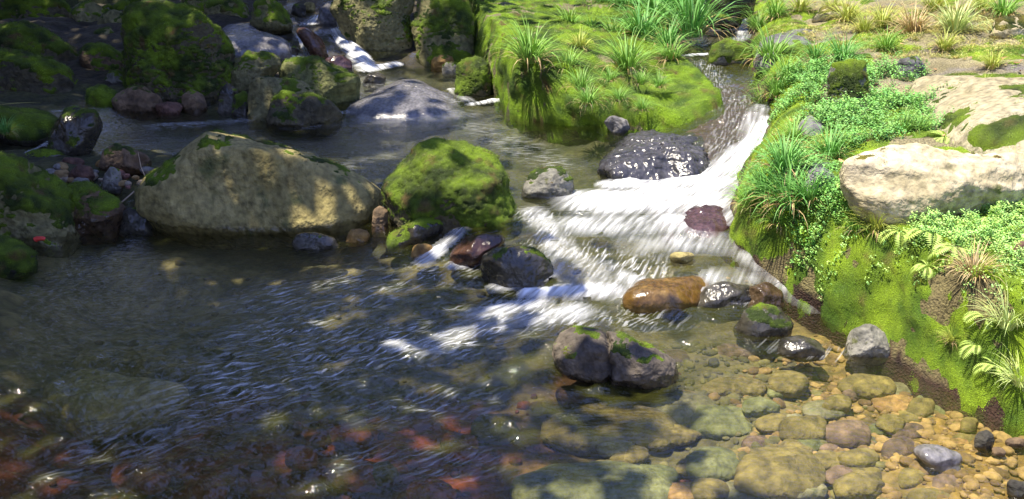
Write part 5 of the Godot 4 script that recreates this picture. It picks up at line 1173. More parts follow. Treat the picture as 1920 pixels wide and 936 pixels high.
	rock("submerged_cobble", "small ochre cobble under water near the bottom edge of the picture, sixth from the right", "cobble", "submerged cobbles of the clear shallows", Vector3(-0.56, -0.12, -3.58), 0.04, [0.068, 0.064, 0.065, 0.069, 0.066, 0.066, 0.070, 0.067, 0.065, 0.067, 0.070, 0.069, 0.072, 0.069, 0.064, 0.063, 0.066, 0.067, 0.069, 0.074, 0.071, 0.068, 0.069, 0.072, 0.075, 0.080, 0.072, 0.069], "ochre", -0.9, -0.59, -0.16, 4, 3, 0.8, -90)
	rock("submerged_cobble", "middling rusty cobble under water in the dark red shallows, first from the right", "cobble", "submerged cobbles of the clear shallows", Vector3(-0.24, -0.12, -3.79), 0.05, [0.089, 0.089, 0.092, 0.101, 0.116, 0.107, 0.104, 0.104, 0.104, 0.111, 0.111, 0.104, 0.099, 0.091, 0.087, 0.088, 0.092, 0.092, 0.097, 0.099, 0.097, 0.099, 0.107, 0.101, 0.100, 0.097, 0.089, 0.087], "rust", -0.9, -0.59, -0.16, 4, 3, 0.8, -90)
	rock("submerged_cobble", "middling rusty cobble under water near the bottom edge of the picture, first from the right", "cobble", "submerged cobbles of the clear shallows", Vector3(-0.34, -0.13, -3.45), 0.05, [0.106, 0.095, 0.090, 0.081, 0.074, 0.072, 0.071, 0.068, 0.068, 0.072, 0.081, 0.092, 0.100, 0.112, 0.109, 0.112, 0.107, 0.095, 0.089, 0.077, 0.071, 0.069, 0.071, 0.076, 0.084, 0.100, 0.111, 0.108], "rust", -0.9, -0.59, -0.17, 4, 3, 0.8, -90)
	rock("submerged_cobble", "middling rusty cobble under water near the bottom edge of the picture, fourth from the right", "cobble", "submerged cobbles of the clear shallows", Vector3(-1.30, -0.13, -3.47), 0.05, [0.094, 0.086, 0.082, 0.083, 0.083, 0.081, 0.083, 0.089, 0.089, 0.093, 0.104, 0.104, 0.101, 0.095, 0.090, 0.090, 0.094, 0.087, 0.083, 0.083, 0.084, 0.084, 0.088, 0.098, 0.104, 0.108, 0.105, 0.097], "rust", -0.9, -0.59, -0.17, 4, 3, 0.8, -90)
	rock("submerged_cobble", "middling ochre cobble under water in the dark red shallows", "cobble", "submerged cobbles of the clear shallows", Vector3(-0.08, -0.13, -3.96), 0.05, [0.120, 0.118, 0.123, 0.124, 0.114, 0.110, 0.107, 0.103, 0.105, 0.112, 0.124, 0.116, 0.115, 0.114, 0.114, 0.120, 0.128, 0.112, 0.104, 0.099, 0.096, 0.098, 0.105, 0.110, 0.111, 0.119, 0.116, 0.116], "ochre", -0.9, -0.59, -0.17, 4, 3, 0.8, -90)
	rock("submerged_cobble", "middling rusty cobble under water near the bottom edge of the picture, fifth from the right", "cobble", "submerged cobbles of the clear shallows", Vector3(-1.62, -0.13, -3.57), 0.05, [0.133, 0.117, 0.109, 0.107, 0.102, 0.098, 0.099, 0.104, 0.110, 0.120, 0.139, 0.162, 0.158, 0.147, 0.127, 0.117, 0.114, 0.107, 0.107, 0.111, 0.112, 0.109, 0.111, 0.120, 0.134, 0.157, 0.164, 0.145], "rust", -0.9, -0.59, -0.18, 4, 4, 0.8, -90)
	rock("submerged_cobble", "middling rusty cobble under water in the dark red shallows, third from the right", "cobble", "submerged cobbles of the clear shallows", Vector3(-2.01, -0.13, -3.76), 0.05, [0.106, 0.095, 0.091, 0.091, 0.090, 0.087, 0.089, 0.095, 0.101, 0.105, 0.116, 0.131, 0.127, 0.123, 0.112, 0.107, 0.109, 0.103, 0.097, 0.096, 0.099, 0.099, 0.102, 0.111, 0.124, 0.135, 0.132, 0.116], "rust", -0.9, -0.59, -0.17, 4, 3, 0.8, -90)
	rock("submerged_cobble", "middling rusty cobble under water in the dark red shallows, second from the right", "cobble", "submerged cobbles of the clear shallows", Vector3(-0.75, -0.12, -3.88), 0.05, [0.103, 0.097, 0.096, 0.096, 0.084, 0.077, 0.076, 0.074, 0.075, 0.080, 0.090, 0.097, 0.103, 0.104, 0.096, 0.093, 0.092, 0.083, 0.079, 0.077, 0.072, 0.072, 0.075, 0.082, 0.089, 0.102, 0.106, 0.103], "rust", -0.9, -0.59, -0.16, 4, 3, 0.8, -90)
	rock("submerged_cobble", "middling ochre cobble under water near the bottom edge of the picture, seventh from the right", "cobble", "submerged cobbles of the clear shallows", Vector3(0.84, -0.13, -3.45), 0.05, [0.088, 0.090, 0.098, 0.095, 0.088, 0.084, 0.078, 0.076, 0.078, 0.084, 0.088, 0.087, 0.091, 0.090, 0.088, 0.090, 0.090, 0.090, 0.084, 0.076, 0.073, 0.074, 0.075, 0.071, 0.072, 0.076, 0.077, 0.080], "ochre", -0.9, -0.59, -0.17, 4, 3, 0.8, -90)
	rock("submerged_cobble", "small olive cobble under water in the shallows below the foreground rock", "cobble", "submerged cobbles of the clear shallows", Vector3(1.33, -0.10, -3.99), 0.03, [0.055, 0.059, 0.065, 0.060, 0.053, 0.047, 0.043, 0.041, 0.042, 0.042, 0.041, 0.041, 0.044, 0.045, 0.050, 0.058, 0.055, 0.051, 0.046, 0.042, 0.041, 0.041, 0.043, 0.041, 0.041, 0.043, 0.046, 0.049], "olive", -0.9, -0.57, -0.12, 3, 3, 1.2, -90)
	rock("submerged_cobble", "middling ochre cobble under water in the shallows below the foreground rock, tenth from the right", "cobble", "submerged cobbles of the clear shallows", Vector3(0.44, -0.14, -3.91), 0.03, [0.110, 0.111, 0.118, 0.111, 0.098, 0.091, 0.087, 0.086, 0.089, 0.098, 0.116, 0.109, 0.108, 0.108, 0.107, 0.112, 0.112, 0.109, 0.104, 0.093, 0.089, 0.088, 0.093, 0.091, 0.095, 0.105, 0.104, 0.105], "ochre", -0.9, -0.61, -0.16, 3, 3, 1.2, -90)
	rock("submerged_cobble", "middling olive cobble under water near the bottom edge of the picture, third from the right", "cobble", "submerged cobbles of the clear shallows", Vector3(0.97, -0.14, -3.47), 0.03, [0.091, 0.094, 0.103, 0.085, 0.076, 0.069, 0.064, 0.062, 0.063, 0.068, 0.077, 0.080, 0.085, 0.093, 0.092, 0.095, 0.093, 0.091, 0.078, 0.068, 0.063, 0.062, 0.062, 0.064, 0.070, 0.081, 0.081, 0.084], "olive", -0.9, -0.61, -0.16, 3, 3, 1.2, -90)
	rock("submerged_cobble", "middling olive cobble under water in the shallows below the foreground rock, first from the right", "cobble", "submerged cobbles of the clear shallows", Vector3(1.10, -0.14, -3.69), 0.03, [0.076, 0.081, 0.091, 0.079, 0.071, 0.064, 0.057, 0.055, 0.055, 0.058, 0.062, 0.063, 0.067, 0.072, 0.075, 0.082, 0.082, 0.078, 0.069, 0.061, 0.058, 0.058, 0.057, 0.055, 0.057, 0.061, 0.063, 0.068], "olive", -0.9, -0.61, -0.16, 3, 3, 1.2, -90)
	rock("submerged_cobble", "small greenish cobble under water in the shallows below the foreground rock", "cobble", "submerged cobbles of the clear shallows", Vector3(1.32, -0.10, -4.24), 0.03, [0.047, 0.049, 0.055, 0.056, 0.051, 0.048, 0.042, 0.038, 0.037, 0.038, 0.039, 0.041, 0.045, 0.047, 0.048, 0.051, 0.052, 0.051, 0.047, 0.044, 0.043, 0.044, 0.041, 0.040, 0.041, 0.042, 0.041, 0.043], "moss_stone", -0.9, -0.57, -0.12, 3, 3, 1.2, -90)
	rock("submerged_cobble", "middling olive cobble under water near the bottom edge of the picture, first from the right", "cobble", "submerged cobbles of the clear shallows", Vector3(1.25, -0.10, -3.42), 0.03, [0.081, 0.079, 0.081, 0.071, 0.065, 0.059, 0.055, 0.053, 0.054, 0.058, 0.064, 0.066, 0.072, 0.078, 0.078, 0.083, 0.081, 0.080, 0.066, 0.058, 0.054, 0.054, 0.052, 0.053, 0.056, 0.064, 0.066, 0.072], "olive", -0.9, -0.57, -0.12, 3, 3, 1.2, -90)
	rock("submerged_cobble", "small brown cobble under water near the bottom edge of the picture, second from the right", "cobble", "submerged cobbles of the clear shallows", Vector3(1.10, -0.14, -3.65), 0.03, [0.051, 0.051, 0.053, 0.046, 0.040, 0.036, 0.033, 0.032, 0.032, 0.034, 0.037, 0.038, 0.040, 0.043, 0.046, 0.051, 0.049, 0.047, 0.040, 0.035, 0.033, 0.033, 0.032, 0.032, 0.033, 0.037, 0.039, 0.043], "brown", -0.9, -0.61, -0.16, 3, 3, 1.2, -90)
	rock("submerged_cobble", "middling ochre cobble under water in the shallows below the foreground rock, fifth from the right", "cobble", "submerged cobbles of the clear shallows", Vector3(0.87, -0.14, -4.24), 0.03, [0.124, 0.127, 0.138, 0.132, 0.118, 0.111, 0.101, 0.097, 0.098, 0.104, 0.109, 0.107, 0.111, 0.114, 0.116, 0.124, 0.128, 0.126, 0.120, 0.106, 0.100, 0.099, 0.100, 0.101, 0.107, 0.121, 0.116, 0.117], "ochre", -0.9, -0.61, -0.16, 3, 3, 1.2, -90)
	rock("submerged_cobble", "middling brown cobble under water near the bottom edge of the picture, second from the right", "cobble", "submerged cobbles of the clear shallows", Vector3(1.71, -0.10, -3.43), 0.03, [0.074, 0.072, 0.074, 0.063, 0.057, 0.049, 0.044, 0.042, 0.042, 0.045, 0.046, 0.048, 0.054, 0.060, 0.065, 0.075, 0.075, 0.072, 0.057, 0.050, 0.046, 0.044, 0.043, 0.044, 0.048, 0.056, 0.058, 0.064], "brown", -0.9, -0.57, -0.12, 3, 3, 1.2, -90)
	rock("submerged_cobble", "small amber cobble under water near the bottom edge of the picture", "cobble", "submerged cobbles of the clear shallows", Vector3(1.92, -0.10, -3.46), 0.03, [0.046, 0.047, 0.049, 0.040, 0.036, 0.030, 0.027, 0.026, 0.026, 0.027, 0.027, 0.028, 0.031, 0.035, 0.039, 0.046, 0.047, 0.044, 0.035, 0.030, 0.027, 0.026, 0.025, 0.026, 0.028, 0.032, 0.034, 0.038], "amber", -0.9, -0.57, -0.12, 3, 3, 1.2, -90)
	rock("submerged_cobble", "middling ochre cobble under water near the bottom edge of the picture, eighth from the right", "cobble", "submerged cobbles of the clear shallows", Vector3(0.84, -0.14, -3.65), 0.03, [0.115, 0.114, 0.115, 0.106, 0.091, 0.084, 0.078, 0.075, 0.077, 0.083, 0.093, 0.096, 0.105, 0.110, 0.112, 0.120, 0.107, 0.100, 0.085, 0.077, 0.074, 0.075, 0.076, 0.077, 0.083, 0.095, 0.101, 0.105], "ochre", -0.9, -0.61, -0.16, 3, 3, 1.2, -90)
	rock("submerged_cobble", "small greenish cobble under water near the bottom edge of the picture, second from the right", "cobble", "submerged cobbles of the clear shallows", Vector3(0.41, -0.14, -3.64), 0.03, [0.058, 0.056, 0.056, 0.050, 0.045, 0.044, 0.040, 0.038, 0.037, 0.038, 0.042, 0.047, 0.052, 0.061, 0.057, 0.057, 0.057, 0.056, 0.052, 0.045, 0.041, 0.040, 0.041, 0.043, 0.047, 0.055, 0.054, 0.056], "moss_stone", -0.9, -0.61, -0.16, 3, 3, 1.2, -90)
	rock("submerged_cobble", "small ochre cobble under water near the bottom edge of the picture, fifth from the right", "cobble", "submerged cobbles of the clear shallows", Vector3(0.97, -0.14, -3.51), 0.03, [0.048, 0.050, 0.054, 0.049, 0.045, 0.041, 0.037, 0.035, 0.035, 0.037, 0.039, 0.040, 0.042, 0.045, 0.046, 0.049, 0.048, 0.046, 0.041, 0.038, 0.036, 0.037, 0.038, 0.037, 0.038, 0.041, 0.043, 0.044], "ochre", -0.9, -0.61, -0.16, 3, 3, 1.2, -90)
	rock("submerged_cobble", "middling greenish cobble under water in the shallows toward the mossy wall, second from the right", "cobble", "submerged cobbles of the clear shallows", Vector3(1.34, -0.10, -3.77), 0.03, [0.094, 0.091, 0.093, 0.080, 0.069, 0.063, 0.060, 0.059, 0.062, 0.069, 0.074, 0.072, 0.074, 0.077, 0.082, 0.093, 0.097, 0.098, 0.080, 0.068, 0.062, 0.060, 0.058, 0.060, 0.066, 0.073, 0.076, 0.082], "moss_stone", -0.9, -0.57, -0.12, 3, 3, 1.2, -90)
	rock("submerged_cobble", "middling ochre cobble under water in the shallows below the foreground rock, third from the right", "cobble", "submerged cobbles of the clear shallows", Vector3(1.24, -0.10, -3.96), 0.03, [0.099, 0.102, 0.112, 0.102, 0.090, 0.082, 0.075, 0.073, 0.074, 0.079, 0.081, 0.081, 0.086, 0.089, 0.092, 0.101, 0.100, 0.097, 0.086, 0.077, 0.074, 0.074, 0.074, 0.076, 0.082, 0.092, 0.090, 0.092], "ochre", -0.9, -0.57, -0.12, 3, 3, 1.2, -90)
	rock("submerged_cobble", "middling olive cobble under water in the shallows toward the mossy wall, first from the right", "cobble", "submerged cobbles of the clear shallows", Vector3(1.88, -0.10, -4.27), 0.03, [0.143, 0.147, 0.159, 0.146, 0.139, 0.119, 0.109, 0.105, 0.106, 0.104, 0.103, 0.108, 0.119, 0.120, 0.126, 0.140, 0.151, 0.152, 0.138, 0.117, 0.107, 0.103, 0.101, 0.101, 0.107, 0.119, 0.120, 0.127], "olive", -0.9, -0.57, -0.12, 3, 3, 1.2, -90)
	rock("submerged_cobble", "small brown cobble under water in the shallows toward the mossy wall, third from the right", "cobble", "submerged cobbles of the clear shallows", Vector3(1.43, -0.10, -3.73), 0.03, [0.055, 0.056, 0.059, 0.050, 0.043, 0.039, 0.036, 0.036, 0.037, 0.041, 0.045, 0.046, 0.050, 0.054, 0.054, 0.056, 0.056, 0.055, 0.045, 0.040, 0.038, 0.037, 0.036, 0.037, 0.040, 0.044, 0.045, 0.049], "brown", -0.9, -0.57, -0.12, 3, 3, 1.2, -90)
	rock("submerged_cobble", "small olive cobble under water in the shallows toward the mossy wall", "cobble", "submerged cobbles of the clear shallows", Vector3(1.78, -0.10, -3.76), 0.03, [0.045, 0.048, 0.054, 0.048, 0.043, 0.036, 0.031, 0.029, 0.029, 0.029, 0.030, 0.032, 0.036, 0.038, 0.042, 0.048, 0.048, 0.046, 0.039, 0.035, 0.034, 0.034, 0.033, 0.033, 0.034, 0.038, 0.039, 0.041], "olive", -0.9, -0.57, -0.12, 3, 3, 1.2, -90)
	rock("submerged_cobble", "small ochre cobble under water near the bottom edge of the picture, fourth from the right", "cobble", "submerged cobbles of the clear shallows", Vector3(1.09, -0.14, -3.50), 0.03, [0.050, 0.051, 0.054, 0.047, 0.044, 0.039, 0.035, 0.033, 0.033, 0.035, 0.037, 0.038, 0.042, 0.046, 0.047, 0.051, 0.049, 0.046, 0.040, 0.037, 0.035, 0.035, 0.036, 0.036, 0.039, 0.044, 0.045, 0.047], "ochre", -0.9, -0.61, -0.16, 3, 3, 1.2, -90)
	rock("submerged_cobble", "middling ochre cobble under water in the shallows below the foreground rock, ninth from the right", "cobble", "submerged cobbles of the clear shallows", Vector3(0.53, -0.14, -4.06), 0.03, [0.112, 0.109, 0.108, 0.107, 0.095, 0.090, 0.086, 0.084, 0.086, 0.093, 0.105, 0.104, 0.109, 0.110, 0.110, 0.116, 0.110, 0.105, 0.095, 0.086, 0.082, 0.082, 0.085, 0.084, 0.087, 0.096, 0.098, 0.102], "ochre", -0.9, -0.61, -0.16, 3, 3, 1.2, -90)
	rock("submerged_cobble", "middling ochre cobble under water in the shallows toward the mossy wall, sixth from the right", "cobble", "submerged cobbles of the clear shallows", Vector3(1.43, -0.10, -3.65), 0.03, [0.113, 0.115, 0.124, 0.108, 0.099, 0.089, 0.080, 0.076, 0.075, 0.079, 0.086, 0.088, 0.095, 0.105, 0.106, 0.114, 0.114, 0.110, 0.095, 0.086, 0.082, 0.081, 0.078, 0.080, 0.085, 0.092, 0.095, 0.102], "ochre", -0.9, -0.57, -0.12, 3, 3, 1.2, -90)
	rock("submerged_cobble", "middling amber cobble under water in the shallows toward the mossy wall, first from the right", "cobble", "submerged cobbles of the clear shallows", Vector3(2.02, -0.10, -3.76), 0.03, [0.073, 0.080, 0.094, 0.082, 0.075, 0.065, 0.058, 0.055, 0.054, 0.057, 0.060, 0.063, 0.070, 0.080, 0.081, 0.086, 0.092, 0.097, 0.077, 0.067, 0.062, 0.058, 0.058, 0.060, 0.066, 0.065, 0.065, 0.067], "amber", -0.9, -0.57, -0.12, 3, 3, 1.2, -90)
	rock("submerged_cobble", "middling amber cobble under water near the bottom edge of the picture", "cobble", "submerged cobbles of the clear shallows", Vector3(0.74, -0.14, -3.46), 0.03, [0.098, 0.099, 0.105, 0.093, 0.079, 0.072, 0.067, 0.066, 0.068, 0.075, 0.087, 0.090, 0.095, 0.100, 0.098, 0.101, 0.096, 0.095, 0.080, 0.071, 0.067, 0.067, 0.068, 0.069, 0.073, 0.083, 0.087, 0.090], "amber", -0.9, -0.61, -0.16, 3, 3, 1.2, -90)
	rock("submerged_cobble", "middling greenish cobble under water in the shallows toward the mossy wall, first from the right", "cobble", "submerged cobbles of the clear shallows", Vector3(2.01, -0.10, -4.05), 0.03, [0.083, 0.087, 0.095, 0.086, 0.081, 0.070, 0.063, 0.060, 0.060, 0.064, 0.063, 0.065, 0.070, 0.077, 0.080, 0.086, 0.093, 0.095, 0.082, 0.071, 0.066, 0.063, 0.061, 0.063, 0.068, 0.068, 0.070, 0.076], "moss_stone", -0.9, -0.57, -0.12, 3, 3, 1.2, -90)
	rock("submerged_cobble", "middling brown cobble under water in the shallows below the foreground rock, third from the right", "cobble", "submerged cobbles of the clear shallows", Vector3(0.89, -0.14, -4.18), 0.03, [0.124, 0.123, 0.127, 0.120, 0.109, 0.103, 0.096, 0.095, 0.098, 0.107, 0.108, 0.106, 0.109, 0.110, 0.114, 0.124, 0.125, 0.118, 0.111, 0.100, 0.095, 0.095, 0.098, 0.094, 0.095, 0.101, 0.104, 0.110], "brown", -0.9, -0.61, -0.16, 3, 3, 1.2, -90)
	rock("submerged_cobble", "middling ochre cobble under water in the shallows toward the mossy wall, fifth from the right", "cobble", "submerged cobbles of the clear shallows", Vector3(1.77, -0.10, -4.32), 0.03, [0.116, 0.127, 0.142, 0.139, 0.122, 0.109, 0.100, 0.096, 0.097, 0.099, 0.100, 0.107, 0.119, 0.117, 0.121, 0.132, 0.124, 0.116, 0.104, 0.097, 0.096, 0.099, 0.093, 0.091, 0.095, 0.103, 0.102, 0.106], "ochre", -0.9, -0.57, -0.12, 3, 3, 1.2, -90)
	rock("submerged_cobble", "middling brown cobble under water in the shallows below the foreground rock, second from the right", "cobble", "submerged cobbles of the clear shallows", Vector3(1.14, -0.14, -3.84), 0.03, [0.083, 0.080, 0.080, 0.074, 0.068, 0.065, 0.060, 0.059, 0.061, 0.066, 0.071, 0.072, 0.076, 0.078, 0.080, 0.085, 0.082, 0.079, 0.068, 0.062, 0.059, 0.059, 0.058, 0.059, 0.063, 0.071, 0.071, 0.075], "brown", -0.9, -0.61, -0.16, 3, 3, 1.2, -90)
	rock("submerged_cobble", "middling amber cobble under water in the shallows toward the mossy wall, second from the right", "cobble", "submerged cobbles of the clear shallows", Vector3(1.87, -0.10, -4.14), 0.03, [0.114, 0.114, 0.119, 0.110, 0.102, 0.093, 0.085, 0.083, 0.085, 0.092, 0.090, 0.093, 0.102, 0.105, 0.107, 0.115, 0.115, 0.113, 0.098, 0.088, 0.084, 0.082, 0.081, 0.085, 0.094, 0.099, 0.099, 0.104], "amber", -0.9, -0.57, -0.12, 3, 3, 1.2, -90)
	rock("submerged_cobble", "middling ochre cobble under water in the shallows toward the mossy wall, third from the right", "cobble", "submerged cobbles of the clear shallows", Vector3(1.81, -0.10, -4.34), 0.03, [0.120, 0.121, 0.128, 0.126, 0.125, 0.115, 0.103, 0.098, 0.098, 0.103, 0.100, 0.100, 0.106, 0.110, 0.112, 0.120, 0.130, 0.140, 0.128, 0.114, 0.107, 0.103, 0.098, 0.097, 0.102, 0.102, 0.103, 0.110], "ochre", -0.9, -0.57, -0.12, 3, 3, 1.2, -90)
	rock("submerged_cobble", "middling olive cobble under water near the bottom edge of the picture, second from the right", "cobble", "submerged cobbles of the clear shallows", Vector3(1.05, -0.14, -3.53), 0.03, [0.073, 0.072, 0.070, 0.064, 0.057, 0.054, 0.049, 0.048, 0.049, 0.053, 0.058, 0.061, 0.069, 0.072, 0.073, 0.078, 0.066, 0.059, 0.051, 0.047, 0.046, 0.047, 0.048, 0.047, 0.049, 0.054, 0.059, 0.064], "olive", -0.9, -0.61, -0.16, 3, 3, 1.2, -90)
	rock("submerged_cobble", "middling ochre cobble under water in the shallows below the foreground rock, fourth from the right", "cobble", "submerged cobbles of the clear shallows", Vector3(0.94, -0.14, -3.71), 0.03, [0.106, 0.112, 0.125, 0.108, 0.099, 0.091, 0.082, 0.078, 0.078, 0.083, 0.093, 0.095, 0.104, 0.116, 0.111, 0.113, 0.115, 0.116, 0.106, 0.092, 0.085, 0.082, 0.081, 0.081, 0.085, 0.093, 0.094, 0.099], "ochre", -0.9, -0.61, -0.16, 3, 3, 1.2, -90)
	rock("submerged_cobble", "small greenish cobble under water near the bottom edge of the picture, first from the right", "cobble", "submerged cobbles of the clear shallows", Vector3(0.47, -0.14, -3.43), 0.03, [0.055, 0.053, 0.051, 0.047, 0.042, 0.039, 0.036, 0.034, 0.035, 0.037, 0.040, 0.042, 0.045, 0.048, 0.051, 0.058, 0.050, 0.045, 0.039, 0.035, 0.034, 0.034, 0.036, 0.037, 0.039, 0.044, 0.051, 0.052], "moss_stone", -0.9, -0.61, -0.16, 3, 3, 1.2, -90)
	rock("submerged_cobble", "small ochre cobble under water in the shallows toward the mossy wall, first from the right", "cobble", "submerged cobbles of the clear shallows", Vector3(2.23, -0.10, -3.73), 0.03, [0.041, 0.043, 0.046, 0.042, 0.040, 0.034, 0.031, 0.030, 0.030, 0.031, 0.030, 0.032, 0.035, 0.036, 0.038, 0.043, 0.045, 0.046, 0.038, 0.034, 0.032, 0.030, 0.028, 0.028, 0.029, 0.032, 0.033, 0.036], "ochre", -0.9, -0.57, -0.12, 3, 3, 1.2, -90)
	rock("submerged_cobble", "small ochre cobble under water near the bottom edge of the picture, second from the right", "cobble", "submerged cobbles of the clear shallows", Vector3(1.19, -0.10, -3.55), 0.03, [0.069, 0.070, 0.075, 0.064, 0.058, 0.049, 0.043, 0.040, 0.039, 0.040, 0.043, 0.047, 0.055, 0.062, 0.064, 0.070, 0.067, 0.061, 0.054, 0.048, 0.046, 0.046, 0.047, 0.046, 0.048, 0.053, 0.057, 0.061], "ochre", -0.9, -0.57, -0.12, 3, 3, 1.2, -90)
	rock("submerged_cobble", "small ochre cobble under water in the shallows below the foreground rock, second from the right", "cobble", "submerged cobbles of the clear shallows", Vector3(0.68, -0.14, -3.84), 0.03, [0.055, 0.055, 0.058, 0.052, 0.047, 0.043, 0.039, 0.038, 0.038, 0.040, 0.043, 0.046, 0.052, 0.054, 0.054, 0.056, 0.053, 0.049, 0.044, 0.040, 0.038, 0.038, 0.040, 0.040, 0.041, 0.044, 0.047, 0.049], "ochre", -0.9, -0.61, -0.16, 3, 3, 1.2, -90)
	rock("submerged_cobble", "small amber cobble under water in the shallows toward the mossy wall", "cobble", "submerged cobbles of the clear shallows", Vector3(1.92, -0.10, -4.08), 0.03, [0.057, 0.059, 0.063, 0.058, 0.051, 0.046, 0.042, 0.041, 0.043, 0.045, 0.045, 0.048, 0.054, 0.054, 0.055, 0.059, 0.057, 0.056, 0.048, 0.043, 0.042, 0.041, 0.039, 0.040, 0.042, 0.046, 0.047, 0.050], "amber", -0.9, -0.57, -0.12, 3, 3, 1.2, -90)
	rock("submerged_cobble", "middling amber cobble under water in the shallows below the foreground rock", "cobble", "submerged cobbles of the clear shallows", Vector3(1.21, -0.10, -3.64), 0.03, [0.098, 0.100, 0.108, 0.094, 0.086, 0.079, 0.073, 0.071, 0.073, 0.078, 0.085, 0.085, 0.089, 0.095, 0.095, 0.100, 0.101, 0.099, 0.088, 0.077, 0.072, 0.071, 0.071, 0.074, 0.081, 0.093, 0.091, 0.093], "amber", -0.9, -0.57, -0.12, 3, 3, 1.2, -90)
	rock("submerged_cobble", "middling brown cobble under water near the bottom edge of the picture, third from the right", "cobble", "submerged cobbles of the clear shallows", Vector3(1.44, -0.10, -3.53), 0.03, [0.094, 0.091, 0.090, 0.081, 0.072, 0.067, 0.062, 0.060, 0.061, 0.066, 0.074, 0.079, 0.090, 0.097, 0.095, 0.098, 0.100, 0.097, 0.077, 0.067, 0.062, 0.058, 0.055, 0.055, 0.057, 0.062, 0.067, 0.076], "brown", -0.9, -0.57, -0.12, 3, 3, 1.2, -90)
	rock("submerged_cobble", "middling ochre cobble under water near the bottom edge of the picture, first from the right", "cobble", "submerged cobbles of the clear shallows", Vector3(1.72, -0.10, -3.46), 0.03, [0.079, 0.078, 0.080, 0.072, 0.068, 0.058, 0.053, 0.050, 0.051, 0.054, 0.056, 0.061, 0.070, 0.077, 0.077, 0.080, 0.076, 0.071, 0.060, 0.055, 0.053, 0.053, 0.051, 0.051, 0.054, 0.060, 0.062, 0.068], "ochre", -0.9, -0.57, -0.12, 3, 3, 1.2, -90)
	rock("submerged_cobble", "middling greenish cobble under water near the bottom edge of the picture, third from the right", "cobble", "submerged cobbles of the clear shallows", Vector3(0.63, -0.14, -3.60), 0.03, [0.101, 0.102, 0.108, 0.100, 0.089, 0.084, 0.078, 0.076, 0.077, 0.083, 0.095, 0.096, 0.100, 0.103, 0.100, 0.103, 0.100, 0.099, 0.088, 0.079, 0.075, 0.075, 0.078, 0.079, 0.085, 0.097, 0.099, 0.097], "moss_stone", -0.9, -0.61, -0.16, 3, 3, 1.2, -90)
	rock("submerged_cobble", "small greenish cobble under water in the shallows toward the mossy wall, first from the right", "cobble", "submerged cobbles of the clear shallows", Vector3(2.02, -0.10, -4.17), 0.03, [0.048, 0.050, 0.054, 0.051, 0.047, 0.042, 0.037, 0.035, 0.034, 0.036, 0.036, 0.039, 0.043, 0.046, 0.047, 0.049, 0.050, 0.050, 0.044, 0.041, 0.040, 0.037, 0.035, 0.035, 0.037, 0.037, 0.039, 0.042], "moss_stone", -0.9, -0.57, -0.12, 3, 3, 1.2, -90)
	rock("submerged_cobble", "middling ochre cobble under water in the shallows below the foreground rock, second from the right", "cobble", "submerged cobbles of the clear shallows", Vector3(1.28, -0.10, -3.74), 0.03, [0.096, 0.100, 0.107, 0.095, 0.083, 0.075, 0.069, 0.067, 0.068, 0.073, 0.072, 0.071, 0.074, 0.078, 0.085, 0.099, 0.094, 0.090, 0.077, 0.069, 0.066, 0.067, 0.065, 0.063, 0.064, 0.069, 0.074, 0.081], "ochre", -0.9, -0.57, -0.12, 3, 3, 1.2, -90)
	rock("submerged_cobble", "middling ochre cobble under water in the shallows below the foreground rock, sixth from the right", "cobble", "submerged cobbles of the clear shallows", Vector3(0.77, -0.14, -3.93), 0.03, [0.135, 0.123, 0.118, 0.111, 0.101, 0.096, 0.092, 0.090, 0.093, 0.101, 0.116, 0.115, 0.120, 0.125, 0.127, 0.137, 0.130, 0.121, 0.106, 0.095, 0.091, 0.091, 0.089, 0.088, 0.091, 0.100, 0.104, 0.115], "ochre", -0.9, -0.61, -0.16, 3, 3, 1.2, -90)
	rock("submerged_cobble", "middling ochre cobble under water in the shallows below the foreground rock, eighth from the right", "cobble", "submerged cobbles of the clear shallows", Vector3(0.53, -0.14, -3.75), 0.03, [0.095, 0.096, 0.103, 0.090, 0.081, 0.074, 0.064, 0.059, 0.057, 0.059, 0.063, 0.065, 0.071, 0.079, 0.083, 0.093, 0.097, 0.092, 0.087, 0.075, 0.069, 0.067, 0.069, 0.069, 0.071, 0.077, 0.081, 0.086], "ochre", -0.9, -0.61, -0.16, 3, 3, 1.2, -90)
	rock("submerged_cobble", "middling ochre cobble under water in the shallows toward the mossy wall, first from the right", "cobble", "submerged cobbles of the clear shallows", Vector3(2.07, -0.10, -3.80), 0.03, [0.097, 0.098, 0.102, 0.090, 0.080, 0.066, 0.059, 0.056, 0.056, 0.054, 0.053, 0.055, 0.060, 0.066, 0.075, 0.092, 0.099, 0.098, 0.080, 0.068, 0.063, 0.061, 0.058, 0.058, 0.061, 0.068, 0.072, 0.081], "ochre", -0.9, -0.57, -0.12, 3, 3, 1.2, -90)
	rock("submerged_cobble", "middling ochre cobble under water near the bottom edge of the picture, third from the right", "cobble", "submerged cobbles of the clear shallows", Vector3(1.53, -0.10, -3.54), 0.03, [0.115, 0.114, 0.114, 0.101, 0.092, 0.084, 0.078, 0.076, 0.079, 0.086, 0.090, 0.096, 0.107, 0.112, 0.114, 0.121, 0.108, 0.098, 0.085, 0.078, 0.076, 0.078, 0.073, 0.072, 0.075, 0.083, 0.088, 0.097], "ochre", -0.9, -0.57, -0.12, 3, 3, 1.2, -90)
	rock("submerged_cobble", "middling olive cobble under water in the shallows toward the mossy wall, third from the right", "cobble", "submerged cobbles of the clear shallows", Vector3(1.51, -0.10, -4.08), 0.03, [0.117, 0.115, 0.119, 0.110, 0.104, 0.093, 0.082, 0.077, 0.076, 0.080, 0.082, 0.089, 0.102, 0.109, 0.111, 0.118, 0.120, 0.116, 0.104, 0.092, 0.087, 0.086, 0.083, 0.083, 0.087, 0.094, 0.097, 0.104], "olive", -0.9, -0.57, -0.12, 3, 3, 1.2, -90)
